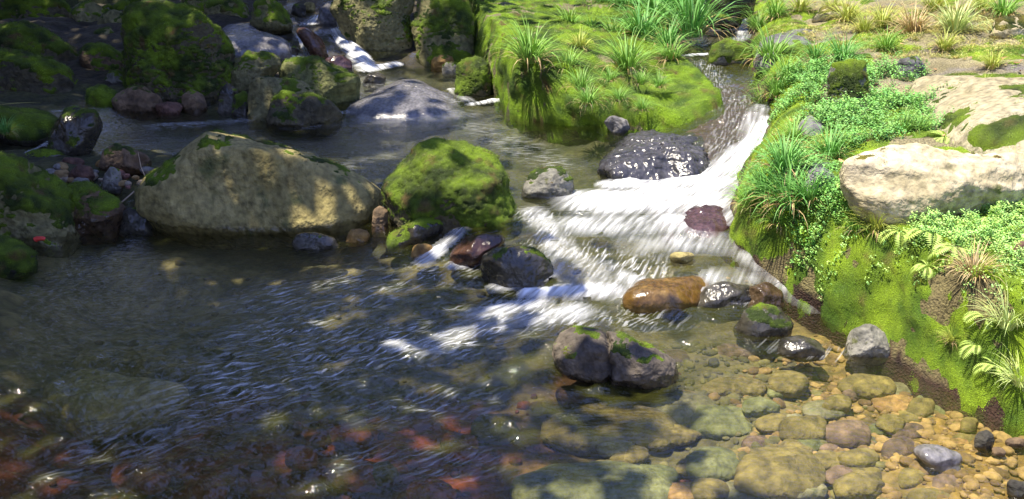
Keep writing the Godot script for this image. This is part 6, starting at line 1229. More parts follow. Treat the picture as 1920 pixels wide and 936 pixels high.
	rock("submerged_cobble", "middling ochre cobble under water in the shallows below the foreground rock, seventh from the right", "cobble", "submerged cobbles of the clear shallows", Vector3(0.76, -0.14, -4.41), 0.03, [0.098, 0.097, 0.100, 0.095, 0.086, 0.083, 0.076, 0.074, 0.075, 0.081, 0.083, 0.079, 0.079, 0.081, 0.086, 0.095, 0.103, 0.097, 0.094, 0.082, 0.076, 0.074, 0.076, 0.078, 0.085, 0.096, 0.093, 0.094], "ochre", -0.9, -0.61, -0.16, 3, 3, 1.2, -90)
	rock("submerged_cobble", "small ochre cobble under water in the shallows toward the mossy wall, sixth from the right", "cobble", "submerged cobbles of the clear shallows", Vector3(1.30, -0.10, -3.70), 0.03, [0.045, 0.044, 0.045, 0.040, 0.036, 0.033, 0.030, 0.029, 0.030, 0.032, 0.035, 0.036, 0.040, 0.043, 0.043, 0.046, 0.046, 0.047, 0.038, 0.033, 0.030, 0.029, 0.029, 0.030, 0.034, 0.039, 0.039, 0.041], "ochre", -0.9, -0.57, -0.12, 3, 3, 1.2, -90)
	rock("submerged_cobble", "middling brown cobble under water in the shallows below the foreground rock, fifth from the right", "cobble", "submerged cobbles of the clear shallows", Vector3(0.51, -0.14, -4.22), 0.03, [0.089, 0.090, 0.097, 0.096, 0.088, 0.084, 0.078, 0.075, 0.075, 0.079, 0.086, 0.085, 0.089, 0.090, 0.088, 0.091, 0.090, 0.085, 0.081, 0.075, 0.073, 0.074, 0.079, 0.077, 0.079, 0.086, 0.084, 0.084], "brown", -0.9, -0.61, -0.16, 3, 3, 1.2, -90)
	rock("submerged_cobble", "middling greenish cobble under water near the bottom edge of the picture, first from the right", "cobble", "submerged cobbles of the clear shallows", Vector3(1.88, -0.10, -3.60), 0.03, [0.083, 0.093, 0.110, 0.097, 0.084, 0.074, 0.067, 0.065, 0.066, 0.070, 0.072, 0.076, 0.086, 0.091, 0.094, 0.104, 0.093, 0.083, 0.073, 0.068, 0.067, 0.064, 0.059, 0.057, 0.058, 0.062, 0.065, 0.071], "moss_stone", -0.9, -0.57, -0.12, 3, 3, 1.2, -90)
	rock("submerged_cobble", "middling olive cobble under water in the shallows below the foreground rock, second from the right", "cobble", "submerged cobbles of the clear shallows", Vector3(0.48, -0.14, -3.80), 0.03, [0.090, 0.091, 0.094, 0.091, 0.081, 0.076, 0.071, 0.069, 0.071, 0.076, 0.085, 0.086, 0.092, 0.092, 0.091, 0.094, 0.085, 0.079, 0.071, 0.066, 0.064, 0.066, 0.071, 0.071, 0.073, 0.080, 0.084, 0.085], "olive", -0.9, -0.61, -0.16, 3, 3, 1.2, -90)
	rock("submerged_cobble", "small ochre cobble under water in the shallows below the foreground rock, first from the right", "cobble", "submerged cobbles of the clear shallows", Vector3(1.18, -0.14, -3.81), 0.03, [0.049, 0.052, 0.058, 0.050, 0.046, 0.039, 0.034, 0.032, 0.031, 0.033, 0.033, 0.034, 0.037, 0.041, 0.044, 0.050, 0.052, 0.046, 0.041, 0.037, 0.036, 0.036, 0.037, 0.036, 0.038, 0.041, 0.042, 0.045], "ochre", -0.9, -0.61, -0.16, 3, 3, 1.2, -90)
	rock("submerged_cobble", "small brown cobble under water in the shallows toward the mossy wall, second from the right", "cobble", "submerged cobbles of the clear shallows", Vector3(1.69, -0.10, -4.23), 0.03, [0.052, 0.055, 0.060, 0.057, 0.055, 0.046, 0.040, 0.037, 0.037, 0.037, 0.036, 0.037, 0.040, 0.043, 0.046, 0.052, 0.056, 0.054, 0.050, 0.045, 0.044, 0.044, 0.043, 0.043, 0.046, 0.049, 0.048, 0.049], "brown", -0.9, -0.57, -0.12, 3, 3, 1.2, -90)
	rock("submerged_cobble", "middling olive cobble under water in the shallows toward the mossy wall, second from the right", "cobble", "submerged cobbles of the clear shallows", Vector3(1.58, -0.10, -3.79), 0.03, [0.092, 0.093, 0.100, 0.082, 0.070, 0.060, 0.054, 0.052, 0.052, 0.055, 0.057, 0.062, 0.071, 0.077, 0.082, 0.092, 0.086, 0.077, 0.065, 0.058, 0.055, 0.055, 0.053, 0.054, 0.057, 0.064, 0.068, 0.076], "olive", -0.9, -0.57, -0.12, 3, 3, 1.2, -90)
	rock("submerged_cobble", "middling ochre cobble under water in the shallows toward the mossy wall, second from the right", "cobble", "submerged cobbles of the clear shallows", Vector3(1.96, -0.10, -4.04), 0.03, [0.115, 0.116, 0.124, 0.113, 0.109, 0.094, 0.085, 0.081, 0.082, 0.086, 0.086, 0.090, 0.099, 0.107, 0.108, 0.115, 0.123, 0.130, 0.111, 0.095, 0.087, 0.084, 0.084, 0.088, 0.097, 0.101, 0.101, 0.107], "ochre", -0.9, -0.57, -0.12, 3, 3, 1.2, -90)
	rock("submerged_cobble", "small amber cobble under water in the shallows below the foreground rock", "cobble", "submerged cobbles of the clear shallows", Vector3(1.31, -0.10, -3.90), 0.03, [0.058, 0.058, 0.061, 0.055, 0.050, 0.046, 0.041, 0.039, 0.039, 0.041, 0.044, 0.045, 0.047, 0.051, 0.053, 0.058, 0.061, 0.064, 0.053, 0.045, 0.041, 0.039, 0.038, 0.038, 0.040, 0.042, 0.045, 0.050], "amber", -0.9, -0.57, -0.12, 3, 3, 1.2, -90)
	rock("submerged_cobble", "small brown cobble under water near the bottom edge of the picture, first from the right", "cobble", "submerged cobbles of the clear shallows", Vector3(2.12, -0.10, -3.50), 0.03, [0.048, 0.048, 0.049, 0.044, 0.042, 0.036, 0.032, 0.031, 0.031, 0.033, 0.034, 0.037, 0.042, 0.046, 0.047, 0.051, 0.053, 0.050, 0.041, 0.036, 0.034, 0.031, 0.029, 0.028, 0.029, 0.031, 0.034, 0.039], "brown", -0.9, -0.57, -0.12, 3, 3, 1.2, -90)
	rock("submerged_cobble", "small greenish cobble under water in the shallows toward the mossy wall, second from the right", "cobble", "submerged cobbles of the clear shallows", Vector3(1.71, -0.10, -3.90), 0.03, [0.056, 0.054, 0.055, 0.053, 0.053, 0.048, 0.042, 0.039, 0.038, 0.039, 0.040, 0.041, 0.045, 0.048, 0.050, 0.056, 0.058, 0.059, 0.051, 0.046, 0.045, 0.044, 0.041, 0.040, 0.041, 0.043, 0.045, 0.049], "moss_stone", -0.9, -0.57, -0.12, 3, 3, 1.2, -90)
	rock("submerged_cobble", "small ochre cobble under water in the shallows below the foreground rock, third from the right", "cobble", "submerged cobbles of the clear shallows", Vector3(0.55, -0.14, -3.75), 0.03, [0.047, 0.048, 0.051, 0.044, 0.039, 0.035, 0.032, 0.031, 0.031, 0.033, 0.036, 0.038, 0.043, 0.046, 0.046, 0.048, 0.047, 0.043, 0.040, 0.035, 0.033, 0.032, 0.033, 0.034, 0.037, 0.042, 0.044, 0.045], "ochre", -0.9, -0.61, -0.16, 3, 3, 1.2, -90)
	rock("submerged_cobble", "middling brown cobble under water in the shallows toward the mossy wall, first from the right", "cobble", "submerged cobbles of the clear shallows", Vector3(1.84, -0.10, -3.88), 0.03, [0.087, 0.092, 0.103, 0.093, 0.083, 0.074, 0.066, 0.063, 0.064, 0.067, 0.069, 0.070, 0.076, 0.081, 0.085, 0.094, 0.100, 0.105, 0.085, 0.074, 0.069, 0.064, 0.061, 0.061, 0.064, 0.066, 0.069, 0.075], "brown", -0.9, -0.57, -0.12, 3, 3, 1.2, -90)
	rock("submerged_cobble", "middling ochre cobble under water near the bottom edge of the picture, ninth from the right", "cobble", "submerged cobbles of the clear shallows", Vector3(0.41, -0.14, -3.63), 0.03, [0.101, 0.096, 0.096, 0.086, 0.077, 0.073, 0.066, 0.063, 0.063, 0.066, 0.073, 0.076, 0.083, 0.090, 0.093, 0.102, 0.098, 0.092, 0.083, 0.073, 0.067, 0.066, 0.068, 0.070, 0.075, 0.085, 0.092, 0.094], "ochre", -0.9, -0.61, -0.16, 3, 3, 1.2, -90)
	rock("submerged_cobble", "small ochre cobble under water near the bottom edge of the picture, third from the right", "cobble", "submerged cobbles of the clear shallows", Vector3(1.13, -0.10, -3.40), 0.03, [0.044, 0.041, 0.040, 0.036, 0.033, 0.030, 0.028, 0.027, 0.028, 0.030, 0.031, 0.031, 0.032, 0.035, 0.038, 0.045, 0.042, 0.039, 0.032, 0.029, 0.027, 0.027, 0.027, 0.027, 0.028, 0.030, 0.033, 0.037], "ochre", -0.9, -0.57, -0.12, 3, 3, 1.2, -90)
	rock("bank_stone", "middling grey stone behind the giant boulder, fourth from the right", "stone", "small stones filling the gaps of the shaded bank", Vector3(-4.58, 0.49, -11.70), 0.11, [0.135, 0.141, 0.135, 0.136, 0.130, 0.127, 0.127, 0.121, 0.121, 0.128, 0.136, 0.135, 0.137, 0.130, 0.130, 0.138, 0.154, 0.140, 0.128, 0.120, 0.116, 0.118, 0.126, 0.131, 0.140, 0.152, 0.139, 0.133], "grey", 0.15, 0.14, 0.38, 8, 3, 1.4, -21)
	rock("bank_stone", "small dark mossy stone behind the giant boulder", "stone", "small stones filling the gaps of the shaded bank", Vector3(-3.48, 0.38, -11.31), 0.06, [0.069, 0.072, 0.071, 0.073, 0.065, 0.061, 0.060, 0.059, 0.061, 0.068, 0.075, 0.074, 0.075, 0.070, 0.069, 0.072, 0.080, 0.074, 0.069, 0.064, 0.061, 0.060, 0.063, 0.065, 0.070, 0.074, 0.069, 0.067], "dark", 0.15, 0.06, 0.30, 8, 3, 1.4, -21)
	rock("bank_stone", "small olive stone behind the giant boulder, third from the right", "stone", "small stones filling the gaps of the shaded bank", Vector3(-4.58, 0.60, -13.21), 0.05, [0.062, 0.064, 0.063, 0.065, 0.063, 0.061, 0.061, 0.059, 0.060, 0.064, 0.066, 0.065, 0.063, 0.060, 0.060, 0.062, 0.069, 0.067, 0.068, 0.063, 0.059, 0.058, 0.061, 0.063, 0.067, 0.075, 0.067, 0.063], "olive", 0.15, 0.27, 0.51, 8, 3, 1.4, -21)
	rock("bank_stone", "middling dark mossy stone behind the giant boulder, first from the right", "stone", "small stones filling the gaps of the shaded bank", Vector3(-2.95, 0.31, -10.64), 0.10, [0.120, 0.129, 0.130, 0.138, 0.119, 0.109, 0.104, 0.101, 0.103, 0.111, 0.122, 0.128, 0.141, 0.130, 0.127, 0.130, 0.141, 0.129, 0.122, 0.112, 0.103, 0.101, 0.104, 0.107, 0.114, 0.125, 0.117, 0.116], "dark", 0.15, -0.02, 0.22, 8, 3, 1.4, -21)
	rock("bank_stone", "middling dark mossy stone behind the giant boulder, second from the right", "stone", "small stones filling the gaps of the shaded bank", Vector3(-3.13, 0.26, -10.26), 0.09, [0.114, 0.120, 0.128, 0.146, 0.130, 0.120, 0.114, 0.108, 0.108, 0.113, 0.118, 0.122, 0.127, 0.118, 0.115, 0.119, 0.129, 0.131, 0.134, 0.123, 0.112, 0.107, 0.108, 0.112, 0.121, 0.134, 0.120, 0.114], "dark", 0.15, -0.08, 0.16, 8, 3, 1.4, -21)
	rock("bank_stone", "small brown stone between the giant boulder and the left edge, third from the right", "stone", "small stones filling the gaps of the shaded bank", Vector3(-6.09, 0.47, -11.78), 0.07, [0.086, 0.093, 0.096, 0.103, 0.094, 0.086, 0.083, 0.082, 0.084, 0.092, 0.100, 0.100, 0.101, 0.092, 0.088, 0.090, 0.096, 0.096, 0.099, 0.091, 0.085, 0.083, 0.085, 0.085, 0.087, 0.091, 0.085, 0.083], "brown", 0.15, 0.13, 0.37, 8, 3, 1.4, -21)
	rock("bank_stone", "middling grey stone between the giant boulder and the left edge, first from the right", "stone", "small stones filling the gaps of the shaded bank", Vector3(-4.76, 0.52, -11.98), 0.10, [0.120, 0.130, 0.129, 0.134, 0.127, 0.122, 0.122, 0.118, 0.120, 0.129, 0.144, 0.140, 0.141, 0.131, 0.128, 0.131, 0.142, 0.142, 0.146, 0.129, 0.117, 0.112, 0.113, 0.113, 0.120, 0.124, 0.116, 0.115], "grey", 0.15, 0.17, 0.41, 8, 3, 1.4, -21)
	rock("bank_stone", "small grey stone between the giant boulder and the left edge, first from the right", "stone", "small stones filling the gaps of the shaded bank", Vector3(-5.50, 0.63, -13.42), 0.07, [0.089, 0.093, 0.096, 0.104, 0.091, 0.084, 0.080, 0.076, 0.076, 0.081, 0.086, 0.091, 0.098, 0.091, 0.090, 0.093, 0.101, 0.095, 0.091, 0.084, 0.079, 0.077, 0.080, 0.084, 0.091, 0.105, 0.094, 0.089], "grey", 0.15, 0.29, 0.53, 8, 3, 1.4, -21)
	rock("bank_stone", "middling olive stone behind the giant boulder, second from the right", "stone", "small stones filling the gaps of the shaded bank", Vector3(-4.17, 0.41, -11.30), 0.07, [0.080, 0.089, 0.092, 0.097, 0.096, 0.090, 0.089, 0.086, 0.086, 0.090, 0.098, 0.097, 0.096, 0.089, 0.087, 0.090, 0.098, 0.091, 0.089, 0.083, 0.081, 0.083, 0.088, 0.083, 0.082, 0.080, 0.076, 0.076], "olive", 0.15, 0.07, 0.31, 8, 3, 1.4, -21)
	rock("bank_stone", "small brown stone between the giant boulder and the left edge, first from the right", "stone", "small stones filling the gaps of the shaded bank", Vector3(-5.93, 0.63, -13.63), 0.05, [0.067, 0.068, 0.067, 0.070, 0.067, 0.066, 0.066, 0.061, 0.060, 0.061, 0.065, 0.068, 0.075, 0.069, 0.067, 0.068, 0.074, 0.075, 0.076, 0.072, 0.066, 0.065, 0.066, 0.069, 0.075, 0.080, 0.071, 0.067], "brown", 0.15, 0.30, 0.54, 8, 3, 1.4, -21)
	rock("bank_stone", "middling olive stone behind the giant boulder, fifth from the right", "stone", "small stones filling the gaps of the shaded bank", Vector3(-4.84, 0.59, -12.67), 0.11, [0.123, 0.134, 0.128, 0.129, 0.121, 0.115, 0.114, 0.112, 0.115, 0.126, 0.140, 0.141, 0.146, 0.132, 0.127, 0.128, 0.135, 0.131, 0.130, 0.120, 0.113, 0.112, 0.117, 0.117, 0.121, 0.126, 0.119, 0.118], "olive", 0.15, 0.25, 0.49, 8, 3, 1.4, -21)
	rock("bank_stone", "middling grey stone behind the giant boulder, second from the right", "stone", "small stones filling the gaps of the shaded bank", Vector3(-3.65, 0.65, -13.08), 0.13, [0.155, 0.167, 0.163, 0.168, 0.155, 0.148, 0.146, 0.139, 0.139, 0.147, 0.158, 0.153, 0.154, 0.148, 0.151, 0.161, 0.183, 0.171, 0.161, 0.149, 0.141, 0.140, 0.146, 0.144, 0.149, 0.151, 0.145, 0.146], "grey", 0.15, 0.29, 0.53, 8, 3, 1.4, -21)
	rock("bank_stone", "small dark mossy stone between the giant boulder and the left edge, third from the right", "stone", "small stones filling the gaps of the shaded bank", Vector3(-5.41, 0.42, -11.46), 0.06, [0.078, 0.080, 0.082, 0.088, 0.081, 0.079, 0.077, 0.074, 0.075, 0.080, 0.084, 0.082, 0.082, 0.077, 0.076, 0.079, 0.086, 0.088, 0.088, 0.084, 0.077, 0.075, 0.077, 0.081, 0.088, 0.100, 0.087, 0.080], "dark", 0.15, 0.09, 0.33, 8, 3, 1.4, -21)
	rock("bank_stone", "small brown stone behind the giant boulder", "stone", "small stones filling the gaps of the shaded bank", Vector3(-4.19, 0.47, -11.89), 0.06, [0.074, 0.081, 0.082, 0.086, 0.079, 0.071, 0.068, 0.067, 0.069, 0.074, 0.080, 0.079, 0.077, 0.074, 0.074, 0.079, 0.086, 0.079, 0.077, 0.069, 0.066, 0.065, 0.069, 0.069, 0.072, 0.078, 0.073, 0.072], "brown", 0.15, 0.14, 0.38, 8, 3, 1.4, -21)
	rock("bank_stone", "middling grey stone behind the giant boulder, first from the right", "stone", "small stones filling the gaps of the shaded bank", Vector3(-3.55, 0.30, -10.69), 0.07, [0.090, 0.092, 0.092, 0.097, 0.089, 0.085, 0.085, 0.079, 0.077, 0.079, 0.085, 0.087, 0.092, 0.089, 0.088, 0.092, 0.102, 0.102, 0.101, 0.092, 0.085, 0.083, 0.084, 0.088, 0.097, 0.099, 0.091, 0.088], "grey", 0.15, -0.03, 0.21, 8, 3, 1.4, -21)
	rock("bank_stone", "middling dark mossy stone behind the giant boulder, fourth from the right", "stone", "small stones filling the gaps of the shaded bank", Vector3(-4.18, 0.54, -12.31), 0.08, [0.101, 0.105, 0.110, 0.119, 0.109, 0.099, 0.095, 0.092, 0.093, 0.100, 0.105, 0.106, 0.105, 0.099, 0.099, 0.103, 0.114, 0.103, 0.100, 0.092, 0.088, 0.089, 0.094, 0.098, 0.104, 0.118, 0.108, 0.102], "dark", 0.15, 0.20, 0.44, 8, 3, 1.4, -21)
	rock("bank_stone", "small dark mossy stone between the giant boulder and the left edge, second from the right", "stone", "small stones filling the gaps of the shaded bank", Vector3(-4.88, 0.21, -10.26), 0.06, [0.072, 0.076, 0.077, 0.082, 0.075, 0.071, 0.069, 0.065, 0.065, 0.068, 0.073, 0.077, 0.083, 0.075, 0.071, 0.072, 0.076, 0.075, 0.074, 0.070, 0.066, 0.066, 0.069, 0.071, 0.076, 0.081, 0.074, 0.071], "dark", 0.15, -0.11, 0.13, 8, 3, 1.4, -21)
	rock("bank_stone", "small grey stone between the giant boulder and the left edge, second from the right", "stone", "small stones filling the gaps of the shaded bank", Vector3(-6.31, 0.58, -13.09), 0.06, [0.069, 0.073, 0.074, 0.080, 0.068, 0.062, 0.058, 0.056, 0.057, 0.060, 0.064, 0.065, 0.068, 0.065, 0.066, 0.070, 0.079, 0.071, 0.067, 0.061, 0.057, 0.057, 0.059, 0.062, 0.068, 0.078, 0.071, 0.069], "grey", 0.15, 0.26, 0.50, 8, 3, 1.4, -21)
	rock("bank_stone", "middling olive stone behind the giant boulder, third from the right", "stone", "small stones filling the gaps of the shaded bank", Vector3(-4.22, 0.50, -11.79), 0.10, [0.122, 0.128, 0.135, 0.151, 0.136, 0.130, 0.124, 0.115, 0.112, 0.114, 0.120, 0.127, 0.139, 0.128, 0.124, 0.127, 0.137, 0.140, 0.142, 0.135, 0.126, 0.123, 0.127, 0.129, 0.136, 0.142, 0.128, 0.122], "olive", 0.15, 0.15, 0.39, 8, 3, 1.4, -21)
	rock("bank_stone", "middling olive stone between the giant boulder and the left edge", "stone", "small stones filling the gaps of the shaded bank", Vector3(-4.68, 0.52, -11.89), 0.11, [0.139, 0.146, 0.150, 0.162, 0.147, 0.139, 0.135, 0.124, 0.120, 0.122, 0.129, 0.138, 0.152, 0.142, 0.140, 0.145, 0.159, 0.155, 0.151, 0.141, 0.132, 0.131, 0.136, 0.139, 0.149, 0.158, 0.143, 0.138], "olive", 0.15, 0.17, 0.41, 8, 3, 1.4, -21)
	rock("bank_stone", "small olive stone between the giant boulder and the left edge", "stone", "small stones filling the gaps of the shaded bank", Vector3(-5.33, 0.48, -12.06), 0.05, [0.064, 0.070, 0.071, 0.076, 0.070, 0.065, 0.063, 0.061, 0.062, 0.066, 0.071, 0.071, 0.071, 0.067, 0.066, 0.069, 0.076, 0.069, 0.067, 0.062, 0.059, 0.059, 0.063, 0.063, 0.065, 0.069, 0.064, 0.063], "olive", 0.15, 0.16, 0.40, 8, 3, 1.4, -21)
	rock("bank_stone", "middling dark mossy stone behind the giant boulder, fifth from the right", "stone", "small stones filling the gaps of the shaded bank", Vector3(-5.09, 0.67, -13.62), 0.11, [0.129, 0.135, 0.135, 0.143, 0.129, 0.121, 0.116, 0.114, 0.117, 0.126, 0.135, 0.140, 0.145, 0.135, 0.132, 0.136, 0.147, 0.132, 0.122, 0.114, 0.109, 0.109, 0.115, 0.122, 0.131, 0.150, 0.136, 0.129], "dark", 0.15, 0.33, 0.57, 8, 3, 1.4, -21)
	rock("bank_stone", "middling grey stone between the giant boulder and the left edge, second from the right", "stone", "small stones filling the gaps of the shaded bank", Vector3(-5.20, 0.44, -11.45), 0.09, [0.115, 0.120, 0.122, 0.129, 0.115, 0.109, 0.106, 0.102, 0.103, 0.110, 0.122, 0.122, 0.129, 0.120, 0.118, 0.121, 0.132, 0.129, 0.123, 0.115, 0.106, 0.103, 0.106, 0.110, 0.118, 0.125, 0.115, 0.112], "grey", 0.15, 0.09, 0.33, 8, 3, 1.4, -21)
	rock("bank_stone", "small olive stone behind the giant boulder, first from the right", "stone", "small stones filling the gaps of the shaded bank", Vector3(-3.18, 0.32, -10.82), 0.06, [0.073, 0.078, 0.075, 0.075, 0.073, 0.071, 0.072, 0.070, 0.071, 0.076, 0.083, 0.083, 0.085, 0.079, 0.077, 0.079, 0.085, 0.079, 0.076, 0.071, 0.068, 0.068, 0.072, 0.073, 0.077, 0.081, 0.074, 0.072], "olive", 0.15, -0.01, 0.23, 8, 3, 1.4, -21)
	rock("bank_stone", "middling olive stone behind the giant boulder, fourth from the right", "stone", "small stones filling the gaps of the shaded bank", Vector3(-4.52, 0.47, -11.50), 0.11, [0.132, 0.137, 0.138, 0.145, 0.135, 0.133, 0.128, 0.121, 0.121, 0.126, 0.132, 0.130, 0.132, 0.126, 0.126, 0.133, 0.148, 0.151, 0.148, 0.141, 0.130, 0.127, 0.130, 0.134, 0.141, 0.148, 0.135, 0.130], "olive", 0.15, 0.11, 0.35, 8, 3, 1.4, -21)
	rock("bank_stone", "small dark mossy stone between the giant boulder and the left edge, first from the right", "stone", "small stones filling the gaps of the shaded bank", Vector3(-4.81, 0.32, -10.84), 0.06, [0.072, 0.075, 0.074, 0.077, 0.074, 0.072, 0.072, 0.068, 0.068, 0.071, 0.075, 0.075, 0.076, 0.071, 0.070, 0.073, 0.081, 0.078, 0.076, 0.071, 0.068, 0.068, 0.072, 0.074, 0.079, 0.086, 0.076, 0.072], "dark", 0.15, -0.01, 0.23, 8, 3, 1.4, -21)
	rock("bank_stone", "small olive stone behind the giant boulder, second from the right", "stone", "small stones filling the gaps of the shaded bank", Vector3(-4.08, 0.23, -10.43), 0.04, [0.050, 0.052, 0.053, 0.055, 0.053, 0.050, 0.049, 0.046, 0.046, 0.049, 0.051, 0.056, 0.055, 0.049, 0.047, 0.047, 0.049, 0.049, 0.050, 0.049, 0.046, 0.046, 0.048, 0.051, 0.052, 0.057, 0.053, 0.050], "olive", 0.15, -0.09, 0.15, 8, 3, 1.4, -21)
	rock("bank_stone", "middling grey stone behind the giant boulder, third from the right", "stone", "small stones filling the gaps of the shaded bank", Vector3(-4.02, 0.24, -10.22), 0.08, [0.102, 0.106, 0.111, 0.122, 0.112, 0.107, 0.104, 0.100, 0.102, 0.110, 0.113, 0.110, 0.107, 0.101, 0.100, 0.104, 0.115, 0.110, 0.105, 0.101, 0.096, 0.097, 0.102, 0.107, 0.112, 0.123, 0.109, 0.103], "grey", 0.15, -0.10, 0.14, 8, 3, 1.4, -21)
	rock("bank_stone", "middling grey stone between the giant boulder and the left edge, fifth from the right", "stone", "small stones filling the gaps of the shaded bank", Vector3(-6.16, 0.58, -12.65), 0.08, [0.098, 0.104, 0.107, 0.116, 0.106, 0.098, 0.095, 0.093, 0.097, 0.106, 0.117, 0.114, 0.112, 0.103, 0.101, 0.103, 0.111, 0.112, 0.116, 0.107, 0.099, 0.097, 0.100, 0.101, 0.106, 0.112, 0.102, 0.097], "grey", 0.15, 0.24, 0.48, 8, 3, 1.4, -21)
	rock("bank_stone", "middling grey stone between the giant boulder and the left edge, fourth from the right", "stone", "small stones filling the gaps of the shaded bank", Vector3(-5.88, 0.59, -12.62), 0.10, [0.117, 0.122, 0.128, 0.141, 0.128, 0.123, 0.118, 0.110, 0.108, 0.112, 0.117, 0.120, 0.124, 0.116, 0.115, 0.120, 0.132, 0.127, 0.118, 0.113, 0.109, 0.110, 0.118, 0.123, 0.130, 0.138, 0.124, 0.117], "grey", 0.15, 0.24, 0.48, 8, 3, 1.4, -21)
	rock("bank_stone", "small brown stone between the giant boulder and the left edge, second from the right", "stone", "small stones filling the gaps of the shaded bank", Vector3(-6.03, 0.40, -11.51), 0.05, [0.056, 0.057, 0.055, 0.056, 0.053, 0.053, 0.053, 0.051, 0.052, 0.056, 0.062, 0.061, 0.064, 0.057, 0.054, 0.054, 0.057, 0.058, 0.060, 0.057, 0.053, 0.052, 0.053, 0.055, 0.060, 0.065, 0.059, 0.056], "brown", 0.15, 0.08, 0.32, 8, 3, 1.4, -21)
	rock("bank_stone", "middling grey stone between the giant boulder and the left edge, third from the right", "stone", "small stones filling the gaps of the shaded bank", Vector3(-5.21, 0.66, -13.27), 0.11, [0.131, 0.139, 0.134, 0.137, 0.132, 0.129, 0.132, 0.122, 0.120, 0.124, 0.132, 0.139, 0.152, 0.139, 0.135, 0.137, 0.147, 0.142, 0.138, 0.130, 0.124, 0.125, 0.132, 0.132, 0.139, 0.143, 0.132, 0.128], "grey", 0.15, 0.30, 0.54, 8, 3, 1.4, -21)
	rock("bank_stone", "middling olive stone behind the giant boulder, first from the right", "stone", "small stones filling the gaps of the shaded bank", Vector3(-3.47, 0.48, -11.69), 0.09, [0.105, 0.112, 0.108, 0.111, 0.109, 0.110, 0.114, 0.106, 0.104, 0.108, 0.115, 0.114, 0.117, 0.109, 0.108, 0.112, 0.122, 0.128, 0.133, 0.123, 0.113, 0.110, 0.112, 0.110, 0.114, 0.112, 0.104, 0.102], "olive", 0.15, 0.13, 0.37, 8, 3, 1.4, -21)
	rock("bank_stone", "middling dark mossy stone behind the giant boulder, third from the right", "stone", "small stones filling the gaps of the shaded bank", Vector3(-3.98, 0.26, -10.25), 0.10, [0.118, 0.127, 0.127, 0.134, 0.125, 0.121, 0.118, 0.111, 0.110, 0.115, 0.121, 0.129, 0.136, 0.120, 0.113, 0.112, 0.117, 0.118, 0.120, 0.117, 0.112, 0.112, 0.118, 0.120, 0.122, 0.127, 0.117, 0.114], "dark", 0.15, -0.08, 0.16, 8, 3, 1.4, -21)
	rock("reddish_stone", "reddish brown stone at the right edge among the creeper", "stone", "", Vector3(2.48, 0.57, -4.35), 0.03, [0.039, 0.041, 0.047, 0.051, 0.060, 0.076, 0.090, 0.097, 0.096, 0.080, 0.067, 0.053, 0.045, 0.041, 0.040, 0.040, 0.043, 0.049, 0.061, 0.075, 0.095, 0.096, 0.087, 0.069, 0.053, 0.045, 0.040, 0.039], "red", -0.9, -0.36, 0.48, 7, 4, 1.0, -21)


func pebble_mesh(seed_no: int) -> ArrayMesh:
	var sp := sphere(2)
	var v: PackedVector3Array = sp[0].duplicate()
	for i in v.size():
		var d := v[i]
		v[i] = Vector3(d.x, d.y * 0.55, d.z * 0.75) * (1.0 + 0.22 * n_mid.get_noise_3dv(d * 0.5 + Vector3(seed_no * 5.0, 0, 0)))
	var am := ArrayMesh.new()
	add_surface(am, v, normals_of(v, sp[1]), PackedColorArray(), sp[1], M.bed)
	return am


func scatter(called: String, mesh: Mesh, spots: Array, tints: Array, label: String, category: String) -> void:
	var mm := MultiMesh.new()
	mm.transform_format = MultiMesh.TRANSFORM_3D
	mm.use_colors = true
	mm.mesh = mesh
	mm.instance_count = spots.size()
	for i in spots.size():
		mm.set_instance_transform(i, spots[i])
		mm.set_instance_color(i, tints[i])
	var o := MultiMeshInstance3D.new()
	o.name = numbered(called)
	o.multimesh = mm
	add_child(o)
	tag(o, label, category, "", "stuff")


